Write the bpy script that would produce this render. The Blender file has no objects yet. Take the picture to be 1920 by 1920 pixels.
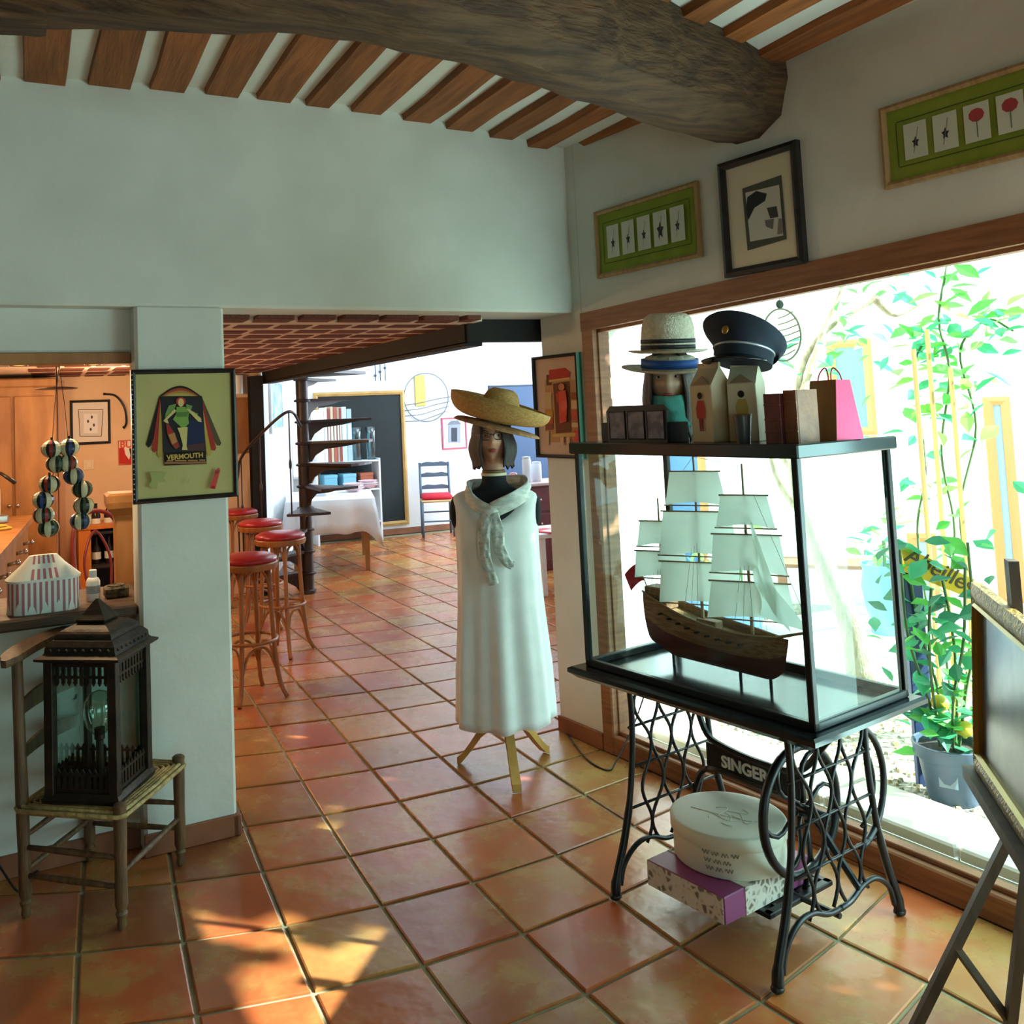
import bpy, math, random
import numpy as np
from mathutils import Matrix, Vector
random.seed(7)
SC = bpy.context.scene
COL = SC.collection
PI = math.pi

# ------------------------------------------------------------------ camera
S = 0.33                                   # side of one floor tile in metres
YAW, PITCH, ROLL = 0.3912, 0.0677, -0.0404
F_PX, CX, CY = 1693.8, 753.8, 657.8        # focal length and principal point for a 1920 px frame
CAM = np.array([-2.3067, -11.0555, 4.883]) * S
def _rot():
    cy, sy, cp, sp, cr, sr = math.cos(YAW), math.sin(YAW), math.cos(PITCH), math.sin(PITCH), math.cos(ROLL), math.sin(ROLL)
    f = np.array([sy*cp, cy*cp, sp]); r = np.array([cy, -sy, 0.]); u = np.cross(r, f)
    return np.stack([cr*r + sr*u, -sr*r + cr*u, f])
RM = _rot()
cd = bpy.data.cameras.new('camera'); cam = bpy.data.objects.new('camera', cd); COL.objects.link(cam)
m = Matrix.Identity(4)
for i in range(3):
    m[i][0], m[i][1], m[i][2], m[i][3] = RM[0][i], RM[1][i], -RM[2][i], CAM[i]
cam.matrix_world = m
cd.sensor_fit = 'HORIZONTAL'; cd.sensor_width = 36; cd.lens = F_PX/1920*36
cd.shift_x = (960-CX)/1920; cd.shift_y = (CY-960)/1920
cd.clip_start = .05; cd.clip_end = 200
SC.camera = cam

# ------------------------------------------------------------------ view, world, sun, daylight, fill
vs = SC.view_settings
vs.view_transform = 'Standard'; vs.look = 'None'; vs.gamma = 1; vs.use_curve_mapping = False
vs.exposure = 0.05
SC.cycles.max_bounces = 10; SC.cycles.diffuse_bounces = 6; SC.cycles.transparent_max_bounces = 24
SC.cycles.caustics_reflective = False; SC.cycles.caustics_refractive = False
SC.cycles.sample_clamp_indirect = 6
w = bpy.data.worlds.new('world'); SC.world = w; w.use_nodes = True
bg = w.node_tree.nodes['Background']; bg.inputs[0].default_value = (.70, .95, 1.0, 1); bg.inputs[1].default_value = 5.5
SUN_DIR = np.array([-.66, .52, -.54]); SUN_DIR = SUN_DIR/np.linalg.norm(SUN_DIR)   # the way sunlight travels
sl = bpy.data.lights.new('sun', 'SUN'); sl.energy = 22; sl.angle = math.radians(.55); sl.color = (1, .98, .96)
so = bpy.data.objects.new('sun', sl); COL.objects.link(so)
so.rotation_euler = Vector(SUN_DIR.tolist()).to_track_quat('-Z', 'Y').to_euler()
def area(name, loc, aim, sx, sy, power, color):
    l = bpy.data.lights.new(name, 'AREA'); l.shape = 'RECTANGLE'; l.size = sx; l.size_y = sy; l.energy = power; l.color = color
    o = bpy.data.objects.new(name, l); COL.objects.link(o); o.location = loc
    o.rotation_euler = (Vector(aim)-Vector(loc)).to_track_quat('-Z', 'Y').to_euler(); return o
area('daylight_far_room', (6.85, 5.6, 1.9), (2.5, 5.4, 1.0), 3.0, 2.6, 290, (.66, .85, 1))
area('daylight_far_room_high', (4.6, 4.6, 4.3), (4.2, 5.8, 0), 3.0, 2.4, 110, (.74, .9, 1))
area('fill_behind_camera', (-1.6, -7.6, 1.1), (0.3, 0, .8), 2.6, 1.9, 42, (.55, 1.0, .95))  # added fill lamp behind the camera, brightens the fronts of things
area('daylight_garden_window', (1.98, -2.6, 1.1), (-1.0, -1.6, .9), 1.3, 1.8, 60, (.58, .98, 1.0))

# ------------------------------------------------------------------ pixels of the photograph to places
def ray(x, y):
    d = np.array([(x-CX)/F_PX, -(y-CY)/F_PX, 1.]) @ RM
    return d/np.linalg.norm(d)
def G(x, y, z=0.):
    """place on the level plane z that the photograph shows at pixel x, y"""
    d = ray(x, y); t = (z-CAM[2])/d[2]; return CAM+t*d
def P_Y(x, y, Y):
    d = ray(x, y); t = (Y-CAM[1])/d[1]; return CAM+t*d
def above(b, x, y):
    d = ray(x, y); A = np.array([[d[0], 0], [d[1], 0], [d[2], -1]]); r = np.array([b[0], b[1], 0])-CAM
    return float(np.linalg.lstsq(A, r, rcond=None)[0][1])
def project(p):
    q = RM @ (np.array(p, float)-CAM); return CX+F_PX*q[0]/q[2], CY-F_PX*q[1]/q[2], q[2]
class Frame:
    """an upright plane: x along it, y into it, z up"""
    def __init__(s, o, d):
        d = np.array(d, float)/np.hypot(*d); s.o = np.array(o, float); s.d = d; s.n = np.array([-d[1], d[0]])
        s.rz = math.atan2(d[1], d[0])
    def hit(s, x, y, v=0.):
        r = ray(x, y); q = s.o+v*s.n; t = np.dot(q-CAM[:2], s.n)/np.dot(r[:2], s.n); p = CAM+t*r
        return float(np.dot(p[:2]-s.o, s.d)), float(p[2])
    def w(s, u, v, z):
        p = s.o+u*s.d+v*s.n; return (float(p[0]), float(p[1]), float(z))
BW = Frame((-.037, -.02), (1.7, .11))                      # wall with the wide doorway
RW = Frame((5.15*S, .05*S), (.65, -5.05))                  # wall with the garden window

# ------------------------------------------------------------------ materials
def lin(c):
    return tuple((v/255/12.92 if v <= 10 else ((v/255+.055)/1.055)**2.4) for v in c)
MATS = {}
def mat(name, rgb, rough=.6, metal=0., rgb2=None, scale=6., stretch=None, bump=0., bscale=40., spec=.5, emit=0., detail=4., trans=0., lo=.35, hi=.65, rnd=0., coat=0.):
    if name in MATS: return MATS[name]
    mt = bpy.data.materials.new(name); mt.use_nodes = True; MATS[name] = mt
    nt = mt.node_tree; b = nt.nodes['Principled BSDF']
    b.inputs['Roughness'].default_value = rough; b.inputs['Metallic'].default_value = metal
    b.inputs['Specular IOR Level'].default_value = spec
    if coat: b.inputs['Coat Weight'].default_value = coat; b.inputs['Coat Roughness'].default_value = .12
    col = (*lin(rgb), 1); b.inputs['Base Color'].default_value = col
    tc = nt.nodes.new('ShaderNodeTexCoord'); mp = nt.nodes.new('ShaderNodeMapping')
    nt.links.new(tc.outputs['Object'], mp.inputs[0])
    if stretch: mp.inputs['Scale'].default_value = stretch
    last = None
    if rgb2 is not None:
        n = nt.nodes.new('ShaderNodeTexNoise'); n.inputs['Scale'].default_value = scale; n.inputs['Detail'].default_value = detail
        nt.links.new(mp.outputs[0], n.inputs['Vector'])
        r = nt.nodes.new('ShaderNodeValToRGB'); r.color_ramp.elements[0].position = lo; r.color_ramp.elements[1].position = hi
        r.color_ramp.elements[0].color = col; r.color_ramp.elements[1].color = (*lin(rgb2), 1)
        nt.links.new(n.outputs[0], r.inputs[0]); last = r.outputs[0]
        nt.links.new(last, b.inputs['Base Color'])
    if rnd:
        oi = nt.nodes.new('ShaderNodeObjectInfo'); hs = nt.nodes.new('ShaderNodeHueSaturation')
        ma = nt.nodes.new('ShaderNodeMapRange'); ma.inputs[3].default_value = 1-rnd; ma.inputs[4].default_value = 1+rnd
        nt.links.new(oi.outputs['Random'], ma.inputs[0]); nt.links.new(ma.outputs[0], hs.inputs['Value'])
        if last: nt.links.new(last, hs.inputs['Color'])
        else: hs.inputs['Color'].default_value = col
        nt.links.new(hs.outputs[0], b.inputs['Base Color'])
    if bump:
        n2 = nt.nodes.new('ShaderNodeTexNoise'); n2.inputs['Scale'].default_value = bscale; n2.inputs['Detail'].default_value = 5
        nt.links.new(mp.outputs[0], n2.inputs['Vector'])
        bp = nt.nodes.new('ShaderNodeBump'); bp.inputs['Strength'].default_value = bump; bp.inputs['Distance'].default_value = .02
        nt.links.new(n2.outputs[0], bp.inputs['Height']); nt.links.new(bp.outputs[0], b.inputs['Normal'])
    if emit:
        b.inputs['Emission Color'].default_value = col; b.inputs['Emission Strength'].default_value = emit
    if trans: b.inputs['Transmission Weight'].default_value = trans
    return mt
def translucent(mt, amount=.5):
    nt = mt.node_tree; b = nt.nodes['Principled BSDF']; out = nt.nodes['Material Output']; tr = nt.nodes.new('ShaderNodeBsdfTranslucent'); mx = nt.nodes.new('ShaderNodeMixShader')
    tr.inputs[0].default_value = b.inputs['Base Color'].default_value; mx.inputs[0].default_value = amount
    nt.links.new(b.outputs[0], mx.inputs[1]); nt.links.new(tr.outputs[0], mx.inputs[2]); nt.links.new(mx.outputs[0], out.inputs[0]); return mt
def glass_mat(name, tint=(245, 255, 252), gloss=.08, rough=.02):
    """thin flat glass: lets light through, mirrors a little, more at grazing angles"""
    if name in MATS: return MATS[name]
    mt = bpy.data.materials.new(name); mt.use_nodes = True; MATS[name] = mt
    nt = mt.node_tree; nt.nodes.remove(nt.nodes['Principled BSDF']); out = nt.nodes['Material Output']
    t = nt.nodes.new('ShaderNodeBsdfTransparent'); t.inputs[0].default_value = (*lin(tint), 1)
    g = nt.nodes.new('ShaderNodeBsdfGlossy'); g.inputs['Roughness'].default_value = rough
    lw = nt.nodes.new('ShaderNodeLayerWeight'); lw.inputs['Blend'].default_value = .12
    ad = nt.nodes.new('ShaderNodeMath'); ad.operation = 'MULTIPLY_ADD'; ad.inputs[1].default_value = .5; ad.inputs[2].default_value = gloss*.4
    mx = nt.nodes.new('ShaderNodeMixShader')
    nt.links.new(lw.outputs['Fresnel'], ad.inputs[0]); nt.links.new(ad.outputs[0], mx.inputs[0])
    nt.links.new(t.outputs[0], mx.inputs[1]); nt.links.new(g.outputs[0], mx.inputs[2]); nt.links.new(mx.outputs[0], out.inputs[0])
    return mt

# ------------------------------------------------------------------ mesh building
class MB:
    def __init__(s): s.v = []; s.f = []; s.mi = []; s.cur = 0; s.M = None
    def mat(s, i): s.cur = i; return s
    def xf(s, M): s.M = M; return s
    def add(s, vs, fs):
        b = len(s.v)
        if s.M is not None: vs = [tuple(s.M @ Vector(p)) for p in vs]
        s.v += [tuple(map(float, p)) for p in vs]; s.f += [tuple(i+b for i in f) for f in fs]; s.mi += [s.cur]*len(fs); return s
    def box(s, x0, x1, y0, y1, z0, z1):
        return s.add([(x0,y0,z0),(x1,y0,z0),(x1,y1,z0),(x0,y1,z0),(x0,y0,z1),(x1,y0,z1),(x1,y1,z1),(x0,y1,z1)],
                     [(0,3,2,1),(4,5,6,7),(0,1,5,4),(1,2,6,5),(2,3,7,6),(3,0,4,7)])
    def bbox(s, x0, x1, y0, y1, z0, z1, b=.004):
        """box with chamfered vertical and top/bottom edges"""
        lo = [(x0+b,y0),(x1-b,y0),(x1,y0+b),(x1,y1-b),(x1-b,y1),(x0+b,y1),(x0,y1-b),(x0,y0+b)]
        cx, cy = (x0+x1)/2, (y0+y1)/2
        def ins(p): return (p[0]+(b if p[0] < cx else -b)*.9, p[1]+(b if p[1] < cy else -b)*.9)
        rings = [[(*ins(p), z0) for p in lo], [(*p, z0+b) for p in lo], [(*p, z1-b) for p in lo], [(*ins(p), z1) for p in lo]]
        return s.loft(rings)
    def loft(s, rings, cap=True, closed=True):
        n = len(rings[0]); vs = [p for r in rings for p in r]; fs = []
        for k in range(len(rings)-1):
            for i in range(n if closed else n-1):
                j = (i+1) % n; fs.append((k*n+i, k*n+j, (k+1)*n+j, (k+1)*n+i))
        if cap and closed: fs += [tuple(range(n-1, -1, -1)), tuple((len(rings)-1)*n+i for i in range(n))]
        return s.add(vs, fs)
    def poly(s, pts): return s.add(pts, [tuple(range(len(pts)))])
    def prism(s, pts, a, b, axis=1):
        """outline (two coordinates) pushed along an axis from a to b"""
        def P(p, t): return (t, p[0], p[1]) if axis == 0 else (p[0], t, p[1]) if axis == 1 else (p[0], p[1], t)
        return s.loft([[P(p, a) for p in pts], [P(p, b) for p in pts]])
    def tube(s, pts, r, n=8, closed=False):
        pts = [Vector(p) for p in pts]; N = len(pts); rr = [float(q) for q in r] if hasattr(r, '__len__') else [float(r)]*N
        rings = []; up = None
        for i, p in enumerate(pts):
            if closed: t = pts[(i+1) % N]-pts[i-1]
            else: t = pts[min(i+1, N-1)]-pts[max(i-1, 0)]
            if t.length < 1e-9: t = Vector((0, 0, 1))
            t.normalize()
            if up is None:
                up = Vector((0, 0, 1)) if abs(t.z) < .9 else Vector((1, 0, 0))
            a = t.cross(up)
            if a.length < 1e-6: a = t.cross(Vector((0, 1, 0)))
            a.normalize(); b = a.cross(t); b.normalize(); up = b
            rings.append([tuple(p+rr[i]*(math.cos(2*PI*k/n)*a+math.sin(2*PI*k/n)*b)) for k in range(n)])
        if closed: rings.append(rings[0])
        return s.loft(rings, cap=not closed)
    def lathe(s, prof, n=24, c=(0, 0, 0), sx=1., sy=1., cap=True):
        """profile of (radius, height) turned about z"""
        rings = [[(c[0]+sx*r*math.cos(2*PI*k/n), c[1]+sy*r*math.sin(2*PI*k/n), c[2]+z) for k in range(n)] for r, z in prof]
        return s.loft(rings, cap=cap)
    def ball(s, c, rx, ry=None, rz=None, n=16, k=10):
        ry = rx if ry is None else ry; rz = rx if rz is None else rz
        prof = [(math.sin(PI*i/k), -math.cos(PI*i/k)) for i in range(k+1)]
        rings = [[(c[0]+rx*max(r, .002)*math.cos(2*PI*j/n), c[1]+ry*max(r, .002)*math.sin(2*PI*j/n), c[2]+rz*z) for j in range(n)] for r, z in prof]
        return s.loft(rings)
    def grid(s, f, nu, nv, closed=False):
        vs = [f(i/nu, j/nv) for j in range(nv+1) for i in range(nu+1)]
        fs = [(j*(nu+1)+i, j*(nu+1)+i+1, (j+1)*(nu+1)+i+1, (j+1)*(nu+1)+i) for j in range(nv) for i in range(nu)]
        return s.add(vs, fs)
    def text(s, body, size, depth=.001, bold=0., shear=0., align='CENTER', flat_y=True):
        """writing in the x-z plane, facing -y, standing on z=0"""
        c = bpy.data.curves.new('writing', 'FONT'); c.body = body; c.size = size; c.extrude = depth/2; c.offset = bold; c.shear = shear
        c.align_x = align; c.resolution_u = 3
        o = bpy.data.objects.new('writing', c); COL.objects.link(o)
        dg = bpy.context.evaluated_depsgraph_get(); me = bpy.data.meshes.new_from_object(o.evaluated_get(dg))
        vs = [(v.co.x, -v.co.z, v.co.y) for v in me.vertices]; fs = [tuple(p.vertices) for p in me.polygons]
        bpy.data.objects.remove(o); bpy.data.curves.remove(c); bpy.data.meshes.remove(me)
        return s.add(vs, fs)
    def build(s, name, mats, parent=None, smooth=False, loc=None, auto=None):
        me = bpy.data.meshes.new(name); me.from_pydata(s.v, [], s.f)
        for mt in (mats if isinstance(mats, (list, tuple)) else [mats]): me.materials.append(mt)
        if any(s.mi): me.polygons.foreach_set('material_index', s.mi)
        if smooth: me.polygons.foreach_set('use_smooth', [True]*len(me.polygons))
        me.update()
        if smooth and auto is not None: me.set_sharp_from_angle(angle=math.radians(auto))
        o = bpy.data.objects.new(name, me); COL.objects.link(o)
        if parent is not None: o.parent = parent
        if loc is not None: o.location = loc
        return o
def T(*p): return Matrix.Translation(Vector(p))
def RZ(a): return Matrix.Rotation(a, 4, 'Z')
def RX(a): return Matrix.Rotation(a, 4, 'X')
def RY(a): return Matrix.Rotation(a, 4, 'Y')
def tag(o, label, cat, group=None):
    o['label'] = label; o['category'] = cat
    if group: o['group'] = group
    return o
def thing(name, label, cat, loc=(0, 0, 0), rz=0., group=None):
    o = bpy.data.objects.new(name, None); o.empty_display_size = .1; COL.objects.link(o); o.location = loc; o.rotation_euler = (0, 0, rz)
    return tag(o, label, cat, group)
def struct(o): o['kind'] = 'structure'; return o
def stuff(o): o['kind'] = 'stuff'; return o
def copy_tree(o, parent=None):
    c = o.copy(); COL.objects.link(c)
    if parent is not None: c.parent = parent
    for ch in [x for x in COL.objects if x.parent == o]: copy_tree(ch, c)
    return c
def smooth_path(pts, n=6):
    """Catmull-Rom through the points"""
    P = [np.array(p, float) for p in pts]; P = [2*P[0]-P[1]]+P+[2*P[-1]-P[-2]]; out = []
    for i in range(1, len(P)-2):
        for k in range(n):
            t = k/n; a, b, c, d = P[i-1:i+3]
            out.append(tuple(.5*((2*b)+(c-a)*t+(2*a-5*b+4*c-d)*t*t+(-a+3*b-3*c+d)*t**3)))
    out.append(tuple(P[-2])); return out
# ================================================================== the setting
M_PLASTER = mat('plaster', (222, 225, 216), .9, rgb2=(210, 213, 203), scale=2.5, bump=.25, bscale=9, spec=.2)
M_WHITE_WALL = mat('white_wall', (236, 238, 238), .9, rgb2=(228, 231, 232), scale=2, spec=.2)
M_PEACH = mat('peach_wall', (232, 196, 158), .9, rgb2=(224, 186, 146), scale=3, spec=.2)
M_GROUT = mat('grout', (160, 156, 124), .9, rgb2=(138, 134, 108), scale=9, spec=.2)
M_FRAMEWOOD = mat('window_wood', (150, 98, 62), .5, rgb2=(122, 76, 46), scale=5, stretch=(1, 1, 12), bump=.1)
M_OLDWOOD = mat('old_beam_wood', (96, 68, 40), .8, rgb2=(58, 39, 22), scale=7, stretch=(.6, 5, 5), bump=.8, bscale=14)
M_JOIST = mat('joist_wood', (156, 92, 42), .7, rgb2=(122, 70, 30), scale=6, stretch=(6, .5, 6), bump=.3, bscale=20, rnd=.14)
M_BRICK = mat('brick', (134, 78, 62), .85, rgb2=(98, 60, 54), scale=14, bump=.5, bscale=30, spec=.2, rnd=.22)
M_MORTAR = mat('mortar', (226, 204, 184), .95, rgb2=(214, 190, 168), scale=8, spec=.1)
M_STEEL_DARK = mat('dark_steel', (22, 20, 18), .8, 0., rgb2=(28, 25, 22), scale=8)
M_BASE = mat('terracotta_skirting', (150, 92, 62), .5, rgb2=(120, 72, 50), scale=6)

# terracotta tile: each tile its own tone, ochre and dark blotches
def tile_material():
    mt = bpy.data.materials.new('terracotta_tile'); mt.use_nodes = True; nt = mt.node_tree; b = nt.nodes['Principled BSDF']
    oi = nt.nodes.new('ShaderNodeObjectInfo'); geo = nt.nodes.new('ShaderNodeNewGeometry')
    r = nt.nodes.new('ShaderNodeValToRGB'); cr = r.color_ramp; cr.interpolation = 'LINEAR'
    cols = [(0, (164, 86, 50)), (.2, (190, 98, 54)), (.4, (166, 118, 66)), (.6, (202, 114, 58)), (.8, (150, 86, 52)), (1, (188, 136, 76))]
    cr.elements[0].position, cr.elements[0].color = 0, (*lin(cols[0][1]), 1); cr.elements[1].position, cr.elements[1].color = 1, (*lin(cols[-1][1]), 1)
    for p, c in cols[1:-1]: e = cr.elements.new(p); e.color = (*lin(c), 1)
    nt.links.new(oi.outputs['Random'], r.inputs[0])
    n = nt.nodes.new('ShaderNodeTexNoise'); n.inputs['Scale'].default_value = 4.2; n.inputs['Detail'].default_value = 5; n.inputs['Roughness'].default_value = .62
    nt.links.new(geo.outputs['Position'], n.inputs['Vector'])
    r2 = nt.nodes.new('ShaderNodeValToRGB'); r2.color_ramp.elements[0].position = .47; r2.color_ramp.elements[1].position = .66
    r2.color_ramp.elements[0].color = (0, 0, 0, 1); r2.color_ramp.elements[1].color = (.62, .62, .62, 1); nt.links.new(n.outputs[0], r2.inputs[0])
    mx = nt.nodes.new('ShaderNodeMix'); mx.data_type = 'RGBA'; nt.links.new(r2.outputs[0], mx.inputs[0]); nt.links.new(r.outputs[0], mx.inputs[6])
    mx.inputs[7].default_value = (*lin((184, 152, 82)), 1)
    n3 = nt.nodes.new('ShaderNodeTexNoise'); n3.inputs['Scale'].default_value = 2.3; n3.inputs['Detail'].default_value = 3
    nt.links.new(geo.outputs['Position'], n3.inputs['Vector'])
    mx2 = nt.nodes.new('ShaderNodeMix'); mx2.data_type = 'RGBA'; mx2.blend_type = 'MULTIPLY'; mx2.inputs[0].default_value = .5
    r3 = nt.nodes.new('ShaderNodeValToRGB'); r3.color_ramp.elements[0].position = .35; r3.color_ramp.elements[1].position = .65
    r3.color_ramp.elements[0].color = (.55, .45, .42, 1); r3.color_ramp.elements[1].color = (1, 1, 1, 1); nt.links.new(n3.outputs[0], r3.inputs[0])
    nt.links.new(mx.outputs[2], mx2.inputs[6]); nt.links.new(r3.outputs[0], mx2.inputs[7]); nt.links.new(mx2.outputs[2], b.inputs['Base Color'])
    rr = nt.nodes.new('ShaderNodeMapRange'); rr.inputs[3].default_value = .14; rr.inputs[4].default_value = .38; nt.links.new(n.outputs[0], rr.inputs[0])
    nt.links.new(rr.outputs[0], b.inputs['Roughness'])
    nb = nt.nodes.new('ShaderNodeTexNoise'); nb.inputs['Scale'].default_value = 14; nt.links.new(geo.outputs['Position'], nb.inputs['Vector'])
    bp = nt.nodes.new('ShaderNodeBump'); bp.inputs['Strength'].default_value = .12; bp.inputs['Distance'].default_value = .02
    nt.links.new(nb.outputs[0], bp.inputs['Height']); nt.links.new(bp.outputs[0], b.inputs['Normal'])
    return mt
M_TILE = tile_material()

# tile grid: corners read off the photograph (column, row, pixel), laid a little unevenly by hand
LAT = [(0,0,459.6,1548.5),(1,0,605,1527),(2,0,753,1504),(3,0,883,1472),(4,0,1017,1437),(0,1,449,1482),(1,1,569,1462),(2,1,695,1440),
(1,2,532,1410),(2,2,649,1393),(3,2,767.7,1371),(0,-1,496,1631),(1,-1,649,1603),(2,-1,810,1570),(3,-1,961,1533),(4,-1,1094,1494),
(-1,-1,323,1650),(-2,-1,147,1673),(-2,-2,148,1787),(-1,-2,344,1761),(0,-2,540,1731),(1,-2,708,1700),(2,-2,890,1658),(3,-2,1046,1602),(4,-2,1182,1545),
(-1,-3,369,1903),(1,-3,787,1817),(2,-3,985,1756),(3,-3,1142,1680),(2,-4,1106,1868),(3,-4,1275,1780),(3,-5,1419,1875),(4,-5,1577,1754),(4,-6,1734,1837),
(2,3,609.6,1349),(3,3,735.6,1332),(2,4,577.5,1311),(3,4,694,1296),(3,5,648.5,1267),(3,6,618.7,1240),(2,5,554.6,1278),(2,6,529,1248),(4,4,795,1283),(4,5,757,1253),(4,6,720,1228)]
def basis(i, j):
    a, b = (i-1.5)/4, (j-.5)/6
    return np.array([1, a, b, a*a, a*b, b*b, a**3, a*a*b, a*b*b, b**3])
_A = np.array([basis(q[0], q[1]) for q in LAT]); _B = np.array([(G(q[2], q[3])[:2]-np.array([q[0]*S, q[1]*S])) for q in LAT])
_reg = np.diag([1e-4, 1e-3, 1e-3, .05, .05, .05, .15, .15, .15, .15])
_W = np.linalg.solve(_A.T @ _A + _reg, _A.T @ _B)
def corner(i, j):
    d = basis(min(max(i, -3), 5.2), min(max(j, -6.5), 6.5)) @ _W
    return np.array([i*S, j*S])+d
def clip(poly, p, n):
    """keep the side of the line through p with dot(q-p, n) >= 0"""
    out = []
    for k in range(len(poly)):
        a, b = poly[k-1], poly[k]; da, db = np.dot(a-p, n), np.dot(b-p, n)
        if (da >= 0) != (db >= 0): out.append(a+(b-a)*da/(da-db))
        if db >= 0: out.append(b)
    return out
fl = MB(); pb = RW.w(-.33, .3, 0)
p4 = RW.w(4.6, .30, 0)
fl.poly([(-3.6, -8.2, -.008), (p4[0], -8.2, -.008), (p4[0], p4[1], -.008), (pb[0], pb[1], -.008), (2.95, .98, -.008), (4.75, 3.5, -.008), (7.2, 3.8, -.008), (7.2, 7.8, -.008), (-3.6, 7.8, -.008)])
floor = struct(fl.build('floor', M_GROUT))
tiles = []
for i in range(-10, 22):
    for j in range(-24, 23):
        c4 = [corner(i, j), corner(i+1, j), corner(i+1, j+1), corner(i, j+1)]
        ctr = sum(c4)/4
        if ctr[1] < .42:
            c4 = clip(c4, RW.o+.0*RW.n, -RW.n) if ctr[1] > -8 else []
        if len(c4) < 3 or ctr[0] < -3.5 or ctr[1] > 7.5 or (ctr[0] > 1.75+max(0, ctr[1]*.70) and ctr[1] < 3.6 and ctr[1] > .1) or ctr[0] > 7: continue
        x, y, dz = project((*ctr, 0)); seen = dz > .3 and -90 < x < 2010 and 700 < y < 2040
        if ctr[1] > .25 and not (400 < x < 905): seen = False
        tiles.append((0 if seen else 1, dz if seen else 99, c4, ctr))
tiles.sort(key=lambda t: (t[0], t[1]))
rest = MB()
def tile_geo(mb, c4, o):
    h = random.uniform(-.0012, .0012); ctr = sum(c4)/len(c4); n = len(c4); g1, g2 = .0075, .0125
    def inset(g): return [p+(ctr-p)/np.linalg.norm(ctr-p)*g*1.4 for p in c4]
    a, b = inset(g1), inset(g2)
    vs = [(p[0]-o[0], p[1]-o[1], -.009) for p in a]+[(p[0]-o[0], p[1]-o[1], -.0025+h) for p in a]+[(p[0]-o[0], p[1]-o[1], h) for p in b]
    fs = [(k, (k+1) % n, n+(k+1) % n, n+k) for k in range(n)]+[(n+k, n+(k+1) % n, 2*n+(k+1) % n, 2*n+k) for k in range(n)]+[tuple(range(2*n, 3*n))]
    mb.add(vs, fs)
for k, (hid, dz, c4, ctr) in enumerate(tiles):
    if k < 295 and not hid:
        mb = MB(); tile_geo(mb, c4, ctr); mb.build('tile', M_TILE, floor, loc=(*ctr, 0))
    else: tile_geo(rest, c4, (0, 0))
stuff(rest.build('tile_field', M_TILE, floor))

# ---- wall with the wide doorway, the pier and the serving hatch
MBW = T(*BW.w(0, 0, 0)) @ RZ(BW.rz)
UR = 1.86; TH = .38
LED = BW.hit(0, 1163, .10)[1]; HEAD = BW.hit(0, 662, .10)[1]
wb = MB().xf(MBW)
wb.bbox(-2.9, UR, 0, TH, 2.062, 3.15, .012)
wb.bbox(-.352, 0, 0, .14, 0, 2.07, .012)
wb.bbox(-.20, 0, .10, TH, 0, 2.07, .010)
wb.bbox(-2.9, -.19, .10, TH, HEAD, 2.07, .01)
wb.bbox(-2.9, -.19, .10, TH, 0, LED-.03, .006)
wb.bbox(-2.9, -2.1, .10, TH, LED-.04, HEAD+.01, .006)
wall_back = struct(wb.build('wall_back', M_PLASTER))
mb = MB().xf(MBW); mb.bbox(-.356, .004, -.014, 0, 0, .082, .004); mb.bbox(-.02, .014, -.014, TH, 0, .08, .004)
mb.bbox(-1.4, -.352, .086, .10, 0, .082, .004)
struct(mb.build('baseboard_back', M_BASE))
# ---- wall with the garden window
MRW = T(*RW.w(0, 0, 0)) @ RZ(RW.rz)
U1 = 3.3
def head(u): return 1.962+.036*u             # underside of the window head, out of level with age
wr = MB().xf(MRW)
wr.bbox(-.335, -.008, 0, .30, 0, 3.2, .008)
wr.prism([(-.01, head(0)+.082), (U1, head(U1)+.082), (U1, 3.2), (-.01, 3.2)], 0, .30)
wr.bbox(U1, 5.6, 0, .30, 0, 3.2, .008)
wall_right = struct(wr.build('wall_right', M_PLASTER))
mb = MB().xf(MRW); mb.bbox(-.335, -.01, -.013, 0, 0, .078, .003)
struct(mb.build('baseboard_right', M_BASE))
win = struct(bpy.data.objects.new('window_1', None)); COL.objects.link(win); win.location = RW.w(0, 0, 0); win.rotation_euler = (0, 0, RW.rz)
mb = MB(); mb.bbox(-.008, .066, -.014, .10, 0, head(0)+.06, .006); mb.bbox(.060, .074, .02, .06, .10, head(0), .003); mb.build('window_jamb', M_FRAMEWOOD, win)
mb = MB(); mb.prism([(-.008, head(0)), (U1, head(U1)), (U1, head(U1)+.088), (-.008, head(0)+.088)], -.014, .10)
mb.prism([(.06, head(.06)-.014), (U1, head(U1)-.014), (U1, head(U1)), (.06, head(.06))], .02, .06); mb.build('window_head', M_FRAMEWOOD, win)
mb = MB(); mb.bbox(.06, U1, -.012, .10, 0, .088, .006); mb.bbox(.06, U1, .018, .06, .088, .106, .003); mb.build('window_sill', M_FRAMEWOOD, win)
mb = MB(); mb.bbox(U1-.07, U1, -.012, .10, 0, head(U1), .006); mb.build('window_jamb', M_FRAMEWOOD, win)
M_WINGLASS = glass_mat('window_glass', (240, 252, 250), .05)
mb = MB(); mb.poly([(.06, .04, .09), (U1-.06, .04, .09), (U1-.06, .04, head(U1)), (.06, .04, head(.06))]); mb.build('pane', M_WINGLASS, win)

M_DIMWALL = mat('dimmed_wall', (78, 66, 54), .6, rgb2=(62, 52, 42), scale=4, stretch=(4, 4, .5))  # unseen walls given a dark colour to cut bounced light
# ---- the rest of the front room (behind the photographer)
mb = MB(); mb.box(-3.6, -3.4, -8.0, .1, 0, 3.2); struct(mb.build('wall_left', M_DIMWALL))
mb = MB(); mb.box(-3.6, 3.2, -8.2, -8.0, 0, 3.2); struct(mb.build('wall_front', M_DIMWALL))
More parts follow.
